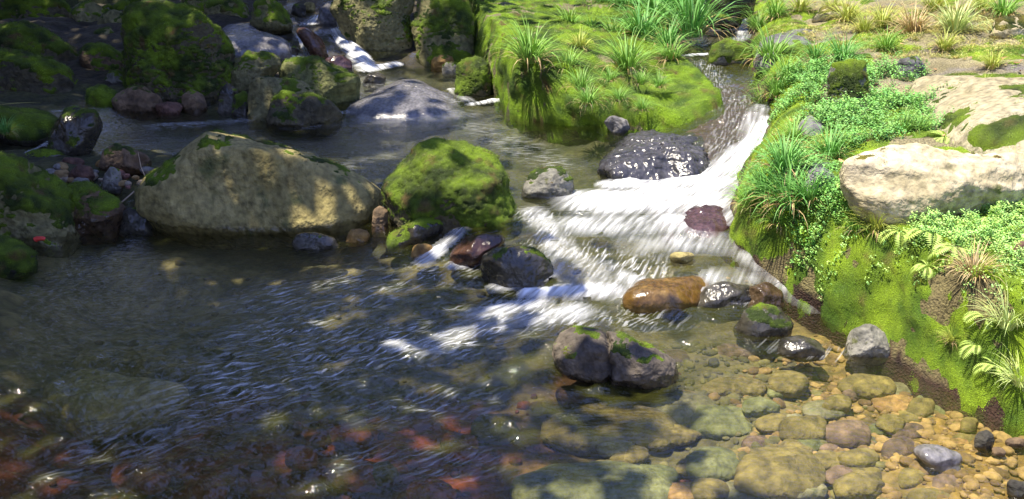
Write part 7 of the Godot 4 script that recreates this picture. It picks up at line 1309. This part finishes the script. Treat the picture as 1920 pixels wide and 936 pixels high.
func gravel() -> void:
	var rng := RandomNumberGenerator.new()
	rng.seed = 77
	var spots := []
	var tints := []
	for i in 2600:
		var x := rng.randf_range(-2.4, 2.4)
		var z := rng.randf_range(-6.2, -2.6)
		if i % 3 > 0:
			x = rng.randf_range(0.8, 2.3)
			z = rng.randf_range(-4.8, -3.0)
		var s := pow(rng.randf(), 2.0) * 0.035 + 0.009
		var t := Transform3D(Basis.from_euler(Vector3(rng.randf_range(-0.3, 0.3), rng.randf() * TAU, rng.randf_range(-0.3, 0.3))).scaled(Vector3.ONE * s), Vector3(x, bed_height(x, z) + s * 0.15, z))
		spots.append(t)
		var c := lc(Color(0.16, 0.10, 0.03), Color(0.44, 0.30, 0.09), rng.randf())
		if x < 1.35 + rng.randf_range(-0.4, 0.4):
			c = lc(Color(0.08, 0.075, 0.02), Color(0.20, 0.18, 0.05), rng.randf())
		if x < 0.5 + rng.randf_range(-0.4, 0.4):
			c = lc(Color(0.08, 0.02, 0.01), Color(0.22, 0.07, 0.025), rng.randf()) if z > -4.5 else lc(Color(0.06, 0.05, 0.02), Color(0.16, 0.13, 0.05), rng.randf())
		tints.append(c)
	scatter("gravel", pebble_mesh(1), spots, tints, "gravel on the bed of the shallows", "gravel")
	# the pebble bar on the left: every pebble one can see is a thing
	var meshes := [pebble_mesh(2), pebble_mesh(3), pebble_mesh(4)]
	var tones := [[Color(0.34, 0.28, 0.20), "pale tan"], [Color(0.26, 0.13, 0.10), "pinkish"], [Color(0.22, 0.21, 0.19), "grey"], [Color(0.32, 0.22, 0.09), "ochre"]]
	var mats := []
	for t in tones:
		var m: StandardMaterial3D = M.rock.duplicate()
		m.vertex_color_use_as_albedo = false
		m.albedo_color = (t[0] as Color).linear_to_srgb()
		mats.append(m)
	var named := {}
	for i in 46:
		var u := rng.randf()
		var x := lerpf(-3.55, -2.55, u) + rng.randf_range(-0.1, 0.1)
		var z := lerpf(-7.15, -6.75, rng.randf()) - 0.1 * u
		var s := rng.randf_range(0.025, 0.06)
		var o := MeshInstance3D.new()
		o.name = numbered("pebble")
		o.mesh = meshes[i % 3]
		o.material_override = mats[i % 4]
		o.transform = Transform3D(Basis.from_euler(Vector3(rng.randf_range(-0.3, 0.3), rng.randf() * TAU, rng.randf_range(-0.3, 0.3))).scaled(Vector3.ONE * s), Vector3(x, maxf(bed_height(x, z), 0.17) + s * 0.35, z))
		add_child(o)
		var text := "%s %s pebble of the bar behind the moss capped boulder" % ["tiny" if s < 0.032 else "middling" if s < 0.044 else "large", tones[i % 4][1]]
		if not named.has(text):
			named[text] = []
		named[text].append(o)
	var nth := ["first", "second", "third", "fourth", "fifth", "sixth", "seventh", "eighth", "ninth", "tenth"]
	for text in named:
		var list: Array = named[text]
		list.sort_custom(func(a, b): return a.position.x < b.position.x)
		for k in list.size():
			tag(list[k], text + (", %s from the left" % nth[k] if list.size() > 1 else ""), "pebble", "pebbles of the bar")


# ---------------------------------------------------------------- plants
func blade(st: SurfaceTool, at: Vector3, yaw: float, rise: float, length: float, width: float, droop: float, tint: Color, segs := 5) -> void:
	var out := Vector3(cos(yaw), 0, sin(yaw))
	var side := Vector3(-out.z, 0, out.x)
	var p := at
	var ang := rise
	var prev_l := Vector3.ZERO
	var prev_r := Vector3.ZERO
	for k in segs + 1:
		var u := float(k) / segs
		var w := width * (0.55 + 0.9 * u if u < 0.35 else 0.87 * (1.0 - (u - 0.35) / 0.65) + 0.04) * 0.5
		var lift := Vector3.UP * (w * 0.35)
		var l := p - side * w + lift
		var r := p + side * w + lift
		if k > 0:
			st.set_color(tint)
			for q in [prev_l, l, prev_r, prev_r, l, r]:
				st.add_vertex(q)
		prev_l = l
		prev_r = r
		p += (out * cos(ang) + Vector3.UP * sin(ang)) * (length / segs)
		ang -= droop / segs * (0.5 + u)


func tuft_mesh(seed_no: int, blades: int, dry: bool) -> ArrayMesh:
	var rng := RandomNumberGenerator.new()
	rng.seed = seed_no
	var st := SurfaceTool.new()
	st.begin(Mesh.PRIMITIVE_TRIANGLES)
	for i in blades:
		var yaw := rng.randf() * TAU
		var rad := sqrt(rng.randf()) * 0.16
		var tone := rng.randf_range(0.6, 1.25)
		var tint := Color(tone * rng.randf_range(0.85, 1.15), tone, tone * rng.randf_range(0.7, 1.1))
		var rise := rng.randf_range(0.7, 1.5)
		blade(st, Vector3(cos(yaw) * rad, -0.05, sin(yaw) * rad), yaw + rng.randf_range(-0.7, 0.7), rise if not dry else rise * 0.6, rng.randf_range(0.55, 1.25) * (0.8 if dry else 1.0), rng.randf_range(0.018, 0.036), rng.randf_range(1.1, 2.6) * (1.3 if dry else 1.0), tint)
	st.generate_normals()
	return st.commit()


var tuft_meshes := []


func tuft(x: float, y: float, z: float, tall: float, kind: String, label: String, group: String, on_bank: bool) -> void:
	if tuft_meshes.is_empty():
		for i in 4:
			tuft_meshes.append([tuft_mesh(100 + i, 150, false), tuft_mesh(200 + i, 34, true)])
	var rng := RandomNumberGenerator.new()
	rng.seed = int(x * 991) + int(z * 577)
	if on_bank:
		var b := bank_at(x, z)
		if b[1] > 0.2:
			y = (b[0] as Vector3).y
	var o := Node3D.new()
	o.name = numbered("grass_tuft")
	add_child(o)
	o.position = Vector3(x, y, z)
	o.rotation.y = rng.randf() * TAU
	o.scale = Vector3.ONE * tall * (1.3 if on_bank else 1.5)
	tag(o, label, "grass", group)
	var pair: Array = tuft_meshes[rng.randi() % 4]
	var a := inst("blades", pair[0], o)
	a.material_override = M[kind]
	if kind != "pale":
		var d := inst("dry_blades", pair[1], o)
		d.material_override = M.straw


func frond_mesh() -> ArrayMesh:
	var st := SurfaceTool.new()
	st.begin(Mesh.PRIMITIVE_TRIANGLES)
	var p := Vector3.ZERO
	var ang := 0.9
	for k in 16:
		var u := k / 16.0
		var dirv := Vector3(cos(ang), sin(ang), 0)
		var q := p + dirv * 0.065
		st.set_color(Color(0.8, 0.8, 0.6))
		for t in [p + Vector3(0, 0, 0.006), q + Vector3(0, 0, 0.005), p - Vector3(0, 0, 0.006), p - Vector3(0, 0, 0.006), q + Vector3(0, 0, 0.005), q - Vector3(0, 0, 0.005)]:
			st.add_vertex(t)
		if k > 1:
			var len_p := 0.26 * sin(PI * pow(1.0 - u, 0.7)) + 0.02
			for s in [-1.0, 1.0]:
				var tip: Vector3 = p + Vector3(0.05, -0.03, s) .normalized() * len_p + dirv * 0.05
				var fat := dirv * 0.03
				st.set_color(Color(1, 1, 1) * (0.8 + 0.4 * fmod(k * 0.37, 1.0)))
				var mid := p.lerp(tip, 0.45) + Vector3(0, 0.01, 0)
				for t in [p - fat * 0.5, mid + fat, mid - fat, mid - fat, mid + fat, tip]:
					st.add_vertex(t)
		p = q
		ang -= 0.13
	st.generate_normals()
	return st.commit()


var frond: ArrayMesh


func fern(x: float, y: float, z: float, tall: float, label: String) -> void:
	if frond == null:
		frond = frond_mesh()
	var rng := RandomNumberGenerator.new()
	rng.seed = int(x * 771) + int(z * 333)
	var b := bank_at(x, z)
	if b[1] > 0.2:
		y = (b[0] as Vector3).y
	var o := Node3D.new()
	o.name = numbered("fern")
	add_child(o)
	o.position = Vector3(x, y, z)
	o.scale = Vector3.ONE * tall * 0.8
	tag(o, label, "fern", "ferns on the bank")
	for i in 7:
		var f := inst("frond", frond, o)
		f.material_override = M.fern
		f.rotation = Vector3(rng.randf_range(-0.2, 0.2), PI * 0.85 + TAU * i / 7.0 + rng.randf_range(-0.3, 0.3), rng.randf_range(-0.5, 0.1))
		f.scale = Vector3.ONE * rng.randf_range(0.7, 1.1)


func plants() -> void:
	tuft(0.17, 0.71, -9.11, 0.33, "fresh", "wide grass tuft hanging over the ledge's left corner", "grass tufts on the mossy ledge", false)
	tuft(0.66, 0.71, -11.25, 0.22, "fresh", "small grass tuft high on the ledge behind the hanging tuft", "grass tufts on the mossy ledge", false)
	tuft(0.60, 0.60, -8.32, 0.17, "fresh", "grass tuft at the ledge front below the hanging tuft", "grass tufts on the mossy ledge", false)
	tuft(0.53, 0.66, -8.96, 0.18, "fresh", "grass tuft between hanging tuft and ledge front", "grass tufts on the mossy ledge", false)
	tuft(1.10, 0.61, -9.18, 0.32, "fresh", "bushy round grass tuft in the middle of the ledge", "grass tufts on the mossy ledge", false)
	tuft(1.44, 0.66, -10.80, 0.41, "lush", "large grass tuft behind the bushy round one", "grass tufts on the mossy ledge", false)
	tuft(1.74, 0.70, -11.82, 0.44, "lush", "tall grass tuft at the back of the ledge", "grass tufts on the mossy ledge", false)
	tuft(2.03, 0.68, -11.06, 0.53, "lush", "tallest arching grass tuft at the ledge's channel side", "grass tufts on the mossy ledge", false)
	tuft(2.07, 0.70, -12.35, 0.49, "lush", "tall grass tuft behind the tallest arching one", "grass tufts on the mossy ledge", false)
	tuft(1.64, 0.65, -10.26, 0.26, "lush", "grass tuft on the channel edge under the tallest one", "grass tufts on the mossy ledge", false)
	tuft(1.57, 0.63, -9.56, 0.22, "fresh", "drooping grass tuft at the channel rim of the ledge", "grass tufts on the mossy ledge", false)
	tuft(0.69, 0.68, -9.95, 0.17, "yellow", "yellowish low grass tuft on the ledge's left part", "grass tufts on the mossy ledge", false)
	tuft(1.12, 0.67, -10.81, 0.21, "fresh", "thin grass tuft left of the large tuft on the ledge", "grass tufts on the mossy ledge", false)
	tuft(0.89, 0.69, -11.07, 0.18, "fresh", "sparse grass sprig near the top of the ledge", "grass tufts on the mossy ledge", false)
	tuft(1.17, 0.57, -8.70, 0.12, "fresh", "tiny grass sprig right of the bushy round tuft's foot", "grass tufts on the mossy ledge", false)
	tuft(1.32, 0.56, -8.61, 0.12, "fresh", "tiny grass sprig near the mossy nose", "grass tufts on the mossy ledge", false)
	tuft(0.63, 0.55, -7.93, 0.16, "fresh", "leafy sprig on the ledge's mossy front", "grass tufts on the mossy ledge", false)
	tuft(0.91, 0.54, -8.12, 0.12, "fresh", "low sprig in the front moss of the ledge", "grass tufts on the mossy ledge", false)
	tuft(1.10, 0.48, -8.02, 0.11, "fresh", "lowest sprig above the slate rock", "grass tufts on the mossy ledge", false)
	tuft(0.88, 0.60, -8.68, 0.12, "fresh", "tiny sprig in the middle of the bare moss", "grass tufts on the mossy ledge", false)
	tuft(1.45, 0.74, -12.51, 0.35, "lush", "grass tuft at the top edge over the ledge", "grass tufts on the mossy ledge", false)
	tuft(1.19, 0.75, -12.92, 0.22, "fresh", "short grass at the ledge's back edge", "grass tufts on the mossy ledge", false)
	tuft(2.44, 0.69, -9.11, 0.33, "fresh", "drooping grass tuft over the upper channel's bank edge", "grass tufts on the right-hand bank", true)
	tuft(3.02, 0.82, -11.26, 0.28, "fresh", "grass tuft at the top of the bank by the far channel", "grass tufts on the right-hand bank", true)
	tuft(2.84, 0.67, -11.33, 0.26, "fresh", "grass tuft hanging into the far channel", "grass tufts on the right-hand bank", true)
	tuft(3.33, 0.87, -11.40, 0.26, "yellow", "yellow grass tuft at the top edge near the far channel", "grass tufts on the right-hand bank", true)
	tuft(3.53, 0.89, -10.36, 0.26, "yellow", "yellowish grass tuft high on the bank", "grass tufts on the right-hand bank", true)
	tuft(3.69, 0.92, -9.77, 0.25, "yellow", "yellow green grass tuft high in the bank's middle", "grass tufts on the right-hand bank", true)
	tuft(3.84, 0.93, -9.37, 0.32, "dry", "straw coloured dry grass clump high on the bank", "grass tufts on the right-hand bank", true)
	tuft(4.10, 0.97, -9.07, 0.36, "pale", "pale long bladed grass fountain at the upper right", "grass tufts on the right-hand bank", true)
	tuft(4.77, 1.06, -9.55, 0.27, "fresh", "green grass tuft in the top right corner", "grass tufts on the right-hand bank", true)
	tuft(4.71, 1.05, -9.89, 0.25, "yellow", "yellow grass tuft beside the top right corner tuft", "grass tufts on the right-hand bank", true)
	tuft(2.91, 0.79, -8.52, 0.27, "lush", "deep green grass tuft above the overgrown rock", "grass tufts on the right-hand bank", true)
	tuft(2.74, 0.78, -8.74, 0.23, "lush", "deep green grass left of the overgrown rock", "grass tufts on the right-hand bank", true)
	tuft(3.37, 0.87, -8.77, 0.22, "fresh", "grass tuft right of the overgrown rock", "grass tufts on the right-hand bank", true)
	tuft(3.80, 0.91, -8.55, 0.18, "yellow", "short yellow grass above the stone slab", "grass tufts on the right-hand bank", true)
	tuft(3.86, 0.90, -7.77, 0.16, "yellow", "small grass sprig at the slab's back edge", "grass tufts on the right-hand bank", true)
	tuft(2.28, 0.55, -8.24, 0.25, "fresh", "arching grass leaning over the chute's lip", "grass tufts on the right-hand bank", true)
	tuft(2.39, 0.66, -8.41, 0.24, "fresh", "grass tuft between lip and drooping tuft", "grass tufts on the right-hand bank", true)
	tuft(1.94, 0.63, -6.47, 0.17, "fresh", "grass tuft beside the small flat brown stone", "grass tufts on the right-hand bank", true)
	tuft(2.05, 0.66, -6.03, 0.22, "lush", "bushy grass tuft left of the pale boulder's top", "grass tufts on the right-hand bank", true)
	tuft(1.69, 0.61, -5.76, 0.27, "lush", "big upright grass tuft over the white cascade", "grass tufts on the right-hand bank", true)
	tuft(1.57, 0.49, -5.69, 0.23, "lush", "grass tuft overhanging the white water", "grass tufts on the right-hand bank", true)
	tuft(1.66, 0.48, -5.47, 0.28, "lush", "large drooping grass tuft at the wall's top corner", "grass tufts on the right-hand bank", true)
	tuft(1.50, 0.38, -5.77, 0.18, "fresh", "grass tuft at the bulge of the wall nearest the cascade", "grass tufts on the right-hand bank", true)
	tuft(1.75, 0.55, -5.39, 0.20, "lush", "thick grass tuft between corner tuft and creeper", "grass tufts on the right-hand bank", true)
	tuft(2.73, 0.73, -6.32, 0.16, "fresh", "grass tuft behind the pale boulder", "grass tufts on the right-hand bank", true)
	tuft(3.50, 0.84, -7.09, 0.14, "yellow", "thin sprig growing on the stone slab", "grass tufts on the right-hand bank", true)
	tuft(2.76, 0.64, -5.11, 0.19, "yellow", "yellow grass at the pale boulder's right foot", "grass tufts on the right-hand bank", true)
	tuft(1.98, 0.49, -4.94, 0.15, "yellow", "yellow green grass hanging at the top of the near wall", "grass tufts on the right-hand bank", true)
	tuft(1.91, 0.48, -5.04, 0.12, "fresh", "small grass tuft hanging beside the yellow one on the wall", "grass tufts on the right-hand bank", true)
	tuft(2.24, 0.50, -4.32, 0.15, "dry", "dry straw clump hanging down the near wall", "grass tufts on the right-hand bank", true)
	tuft(2.29, 0.37, -4.04, 0.16, "pale", "pale arching grass low on the near wall", "grass tufts on the right-hand bank", true)
	tuft(2.29, 0.18, -3.84, 0.14, "pale", "pale grass at the right edge low on the wall", "grass tufts on the right-hand bank", true)
	tuft(2.13, 0.21, -4.21, 0.07, "yellow", "tiny yellow sprig on the near wall", "grass tufts on the right-hand bank", true)
	tuft(2.60, 0.72, -6.29, 0.16, "fresh", "grass tuft in the creeper above the pale boulder", "grass tufts on the right-hand bank", true)
	tuft(3.48, 0.89, -9.68, 0.20, "yellow", "short pale grass near the low pale rock", "grass tufts on the right-hand bank", true)
	tuft(4.40, 1.01, -10.30, 0.26, "yellow", "grass tuft at the top edge of the sunlit bank", "grass tufts on the right-hand bank", true)
	tuft(3.63, 0.91, -11.20, 0.23, "yellow", "grass tuft behind the low pale rock", "grass tufts on the right-hand bank", true)
	tuft(2.23, 0.41, -8.49, 0.20, "fresh", "grass tuft on the rim right at the chute's lip", "grass tufts on the right-hand bank", true)
	tuft(1.60, 0.37, -5.45, 0.15, "fresh", "small tuft hanging on the mossy wall by the rapids", "grass tufts on the right-hand bank", true)
	fern(2.07, 0.53, -4.83, 0.17, "fern hanging at the left end of the bright creeper")
	fern(2.18, 0.56, -4.71, 0.21, "broad fern frond clump in the middle of the bright creeper")
	fern(2.23, 0.55, -4.54, 0.19, "fern hanging below the bright creeper")
	fern(2.11, 0.46, -4.54, 0.14, "small fern low in the bright creeper")
	fern(2.20, 0.24, -4.09, 0.15, "yellowish fern low on the near wall")
	fern(2.24, 0.19, -3.97, 0.15, "fern beside the pale grass near the right edge")
	fern(2.76, 0.75, -6.00, 0.20, "fern behind the pale boulder's middle")
	fern(2.86, 0.75, -5.90, 0.20, "fern behind the pale boulder's right half")
	fern(2.24, 0.36, -4.14, 0.15, "pale fern above the yellowish fern on the wall")
	fern(2.05, 0.63, -5.57, 0.12, "fern at the left tip of the pale boulder")
	tuft(-4.14, 0.36, -7.71, 0.12, "lush", "dark grass tuft on the mossy shelf at the left edge", "grass tufts of the shaded bank", false)


func clump_mesh(leaves: int, seed_no: int, long: float, wide := 0.28) -> ArrayMesh:
	var rng := RandomNumberGenerator.new()
	rng.seed = seed_no
	var st := SurfaceTool.new()
	st.begin(Mesh.PRIMITIVE_TRIANGLES)
	for i in leaves:
		var at := Vector3(rng.randf_range(-1, 1), rng.randf_range(0, 1), rng.randf_range(-1, 1))
		var yaw := rng.randf() * TAU
		var up := rng.randf_range(-0.2, 0.7)
		var f := Vector3(cos(yaw) * cos(up), sin(up), sin(yaw) * cos(up)) * 0.5 * long
		var s := Vector3(-sin(yaw), rng.randf_range(-0.4, 0.4), cos(yaw)) * wide
		var tone := rng.randf_range(0.6, 1.3)
		st.set_color(Color(tone, tone, tone * 0.9))
		var a := at
		var b := at + f * 0.5 + s
		var c := at + f
		var d := at + f * 0.5 - s
		var mid := at + f * 0.5 - Vector3.UP * 0.08
		for q in [a, b, mid, b, c, mid, c, d, mid, d, a, mid]:
			st.add_vertex(q)
	st.generate_normals()
	return st.commit()


func spots_in(region: Array, count: int, rng: RandomNumberGenerator, size0: float, size1: float, mound: float) -> Array:
	var out := []
	var area := 0.0
	for i in range(0, region.size(), 3):
		area += region[i + 2] * region[i + 2]
	for i in range(0, region.size(), 3):
		var r: float = region[i + 2]
		var k := int(count * r * r / area)
		for j in k:
			var a := rng.randf() * TAU
			var q := sqrt(rng.randf())
			var x: float = region[i] + cos(a) * q * r
			var z: float = region[i + 1] + sin(a) * q * r
			if n_mid.get_noise_2d(x * 1.6, z * 1.6) + 0.35 * n_fine.get_noise_2d(x, z) < -0.22 + 0.3 * (q - 0.5):
				continue
			var b := bank_at(x, z)
			if b[1] < 0.03:
				continue
			var p: Vector3 = b[0]
			p.y += rng.randf() * mound * (1.0 + 1.2 * n_mid.get_noise_2d(x * 3.0, z * 3.0)) - 0.01
			out.append(Transform3D(Basis(Vector3.UP, rng.randf() * TAU).scaled(Vector3.ONE * rng.randf_range(size0, size1)), p))
	return out


func creepers() -> void:
	var rng := RandomNumberGenerator.new()
	rng.seed = 4242
	for k in [["creeper_dark", CREEPER_DARK, 9000, 0.016, 0.034, 0.09, "dark green small leaved creeper carpeting the middle of the bank", 1.0], ["creeper_bright", CREEPER_BRIGHT, 9000, 0.011, 0.021, 0.07, "bright green tiny leaved creeper below the pale boulder", 1.0], ["stubble", STUBBLE, 11000, 0.010, 0.022, 0.02, "short yellow green growth on the sunlit upper bank", 2.4]]:
		var mesh := clump_mesh(7, 5, k[7], 0.28 if k[7] < 2.0 else 0.13)
		mesh.surface_set_material(0, M[k[0]])
		var spots := spots_in(k[1], k[2], rng, k[3], k[4], k[5])
		if k[0] != "stubble":
			var lo := -4.75 if k[0] == "creeper_bright" else -6.4
			for i in 9000 if k[0] == "creeper_bright" else 5000:
				var r := rng.randi_range(0, rows_x.size() - 1)
				if rows_z[r] < lo or rows_z[r] > lo + (1.9 if lo > -5.0 else 1.5):
					continue
				var d := rng.randf_range(0.08, 0.55)
				var p := bank_point(r, d)
				var hang := 0.19 + 0.1 * n_big.get_noise_2d(p.z * 4.0, 5.0) + 0.16 * n_mid.get_noise_2d(p.z * 1.2, 2.0)
				if d < hang - 0.05 or n_mid.get_noise_3dv(p * 2.0) < -0.2:
					continue
				p.x -= rng.randf() * 0.05
				p.y += rng.randf() * 0.03
				spots.append(Transform3D(Basis(Vector3.UP, rng.randf() * TAU).scaled(Vector3.ONE * rng.randf_range(k[3], k[4])), p))
		var tints := []
		for s in spots:
			var t := rng.randf_range(0.65, 1.25)
			tints.append(Color(t * rng.randf_range(0.8, 1.25), t, t * rng.randf_range(0.7, 1.1)))
		scatter("ground_cover", mesh, spots, tints, k[6], "ground cover")


func litter() -> void:
	var rng := RandomNumberGenerator.new()
	rng.seed = 99
	var st := SurfaceTool.new()
	st.begin(Mesh.PRIMITIVE_TRIANGLES)
	st.set_color(Color.WHITE)
	var rim := [Vector3(-1, 0.1, 0), Vector3(-0.3, 0.0, 0.32), Vector3(0.5, 0.05, 0.26), Vector3(1, 0.25, 0), Vector3(0.5, 0.1, -0.28), Vector3(-0.3, 0.02, -0.3)]
	for i in 6:
		for q in [rim[i], rim[(i + 1) % 6], Vector3(0, 0.12, 0)]:
			st.add_vertex(q)
	st.generate_normals()
	var leaf := st.commit()
	leaf.surface_set_material(0, M.litter)
	var spots := []
	var tints := []
	for i in 900:
		var r := rng.randi_range(60, rows_x.size() - 1)
		if rows_z[r] > -3.5 or rows_z[r] < -12.0:
			continue
		var p := bank_point(r, 0.35 + 3.0 * pow(rng.randf(), 0.8))
		if n_big.get_noise_2d(p.x * 2.2, p.z * 2.2) < -0.05:
			continue
		spots.append(Transform3D(Basis.from_euler(Vector3(rng.randf_range(-0.4, 0.4), rng.randf() * TAU, rng.randf_range(-0.4, 0.4))).scaled(Vector3.ONE * rng.randf_range(0.012, 0.035)), p + Vector3.UP * 0.018))
		tints.append(lc(Color(0.6, 0.5, 0.5), Color(1.6, 1.5, 1.4), rng.randf()))
	scatter("fallen_leaves", leaf, spots, tints, "brown fallen leaves strewn over the sunlit bank", "leaf litter")
	# a bare twig on the pebble bar, a yellow reed leaf, a red scrap
	var tw := SurfaceTool.new()
	tw.begin(Mesh.PRIMITIVE_TRIANGLES)
	tw.set_color(Color.WHITE)
	tube(tw, [Vector3(-0.2, 0.02, 0.02), Vector3(-0.1, 0.0, 0.05), Vector3(0.0, 0.08, 0.0), Vector3(0.1, 0.15, -0.03), Vector3(0.16, 0.24, -0.05)], 0.008, 0.003)
	tube(tw, [Vector3(0.1, 0.15, -0.03), Vector3(0.06, 0.25, -0.05), Vector3(0.05, 0.36, -0.06)], 0.004, 0.002)
	tw.generate_normals()
	var o := inst("twig", tw.commit(), self)
	o.material_override = M.twig
	o.position = Vector3(-2.72, 0.12, -6.62)
	tag(o, "bare forked twig lying on the pebble bar", "twig")
	var scrap := SurfaceTool.new()
	scrap.begin(Mesh.PRIMITIVE_TRIANGLES)
	scrap.set_color(Color.WHITE)
	tube(scrap, [Vector3(-0.03, 0.0, 0.0), Vector3(-0.02, 0.006, 0.0), Vector3(0.02, 0.01, 0.004), Vector3(0.03, 0.004, 0.0)], 0.018, 0.012, 9)
	scrap.generate_normals()
	var red := inst("plastic_scrap", scrap.commit(), self)
	red.material_override = M.red
	red.position = Vector3(-3.0, 0.16, -5.75)
	tag(red, "small red plastic scrap caught between mossy stones at the left edge", "litter")
	var rs := SurfaceTool.new()
	rs.begin(Mesh.PRIMITIVE_TRIANGLES)
	blade(rs, Vector3(-0.2, 0, 0), 0.1, 0.12, 0.4, 0.02, 0.2, Color.WHITE)
	rs.generate_normals()
	var reed := inst("reed_leaf", rs.commit(), self)
	reed.material_override = M.reed
	reed.position = Vector3(-4.35, 0.43, -8.45)
	tag(reed, "yellow reed leaf lying on the low mossy shelf", "leaf")


func tube(st: SurfaceTool, pts: Array, r0: float, r1: float, sides := 7) -> void:
	var rings := []
	for i in pts.size():
		var a: Vector3 = pts[maxi(0, i - 1)]
		var b: Vector3 = pts[mini(pts.size() - 1, i + 1)]
		var f := (b - a).normalized()
		var s := f.cross(Vector3(0.31, 0.17, 0.93)).normalized()
		var u := s.cross(f)
		var ring := []
		var r := lerpf(r0, r1, float(i) / (pts.size() - 1))
		for k in sides:
			var t := TAU * k / sides
			ring.append(pts[i] + (s * cos(t) + u * sin(t)) * r)
		rings.append(ring)
	for i in rings.size() - 1:
		for k in sides:
			var k2 := (k + 1) % sides
			for q in [rings[i][k], rings[i][k2], rings[i + 1][k], rings[i][k2], rings[i + 1][k2], rings[i + 1][k]]:
				st.add_vertex(q)


func trees() -> void:
	var crowns := []
	var trunks := []
	for c in 2:
		var rng := RandomNumberGenerator.new()
		rng.seed = 500 + c
		var st := SurfaceTool.new()
		st.begin(Mesh.PRIMITIVE_TRIANGLES)
		var tr := SurfaceTool.new()
		tr.begin(Mesh.PRIMITIVE_TRIANGLES)
		tr.set_color(Color.WHITE)
		tube(tr, [Vector3(0, -0.15, 0), Vector3(0.01, 0.1, 0.01), Vector3(-0.01, 0.3, 0.0), Vector3(0.02, 0.5, 0.02), Vector3(0.0, 0.85, 0.0)], 0.03, 0.008, 10)
		for k in 34:
			var a := rng.randf() * TAU
			var h := rng.randf_range(0.38, 0.95)
			var wide := 0.34 * sin(clampf((h - 0.3) / 0.7, 0.05, 0.95) * PI) + 0.05
			var hub := Vector3(cos(a) * wide * rng.randf_range(0.35, 1.0), h, sin(a) * wide * rng.randf_range(0.35, 1.0))
			tube(tr, [Vector3(0, h - 0.14, 0), hub * Vector3(0.5, 1, 0.5) + Vector3(0, -0.05, 0), hub], 0.006, 0.002, 5)
			for i in 80:
				var g := Vector3(rng.randfn(), rng.randfn() * 0.7, rng.randfn()) * 0.05
				var at := hub + g
				var yaw := rng.randf() * TAU
				var f := Vector3(cos(yaw), rng.randf_range(-0.6, 0.3), sin(yaw)) * 0.022
				var s := Vector3(-sin(yaw), rng.randf_range(-0.5, 0.5), cos(yaw)) * 0.009
				var t := rng.randf_range(0.7, 1.2)
				st.set_color(Color(t, t, t))
				for q in [at, at + f * 0.5 + s, at + f * 0.5 - s, at + f * 0.5 + s, at + f, at + f * 0.5 - s]:
					st.add_vertex(q)
		st.generate_normals()
		tr.generate_normals()
		crowns.append(st.commit())
		trunks.append(tr.commit())
	var spots := [[-6.6, -2.8, 10.0], [-6.6, -6.8, 11.0], [-6.4, -10.5, 12.0], [-8.5, -4.5, 12.0], [-9.5, -9.0, 12.0], [-4.9, 1.4, 10.0], [-8.0, -14.0, 11.0], [-4.0, -18.5, 10.0], [0.0, -19.5, 10.0], [4.0, -19.0, 9.0], [8.5, -17.0, 11.0], [11.0, -11.0, 12.0], [-12.5, -16.0, 13.0], [-3.2, -15.4, 9.0], [0.9, -16.0, 9.0], [-4.5, -3.4, 10.0]]
	var words := ["nearest the pool", "beside the pebble bar", "above the giant boulder", "second back from the pool", "high above the giant boulder", "close behind the viewer", "at the far corner of the shaded bank", "behind the left falls", "straight behind the ledge", "behind the far channel", "on the far sunlit slope", "high on the sunlit slope", "far up the shaded slope", "close behind the left falls", "close behind the mossy ledge", "beside the viewer over the pool"]
	for i in spots.size():
		var s: Array = spots[i]
		var o := Node3D.new()
		o.name = numbered("forest_tree")
		add_child(o)
		o.position = Vector3(s[0], 0.6 + 0.45 * maxf(0.0, -s[0] - 7.0) + 0.4 * maxf(0.0, -s[1] - 14.5), s[1])
		o.rotation.y = i * 1.9
		o.scale = Vector3.ONE * s[2]
		tag(o, "broad leaved forest tree " + words[i], "tree", "forest trees round the stream")
		inst("trunk", trunks[i % 2], o).material_override = M.bark
		inst("crown", crowns[i % 2], o).material_override = M.leaf
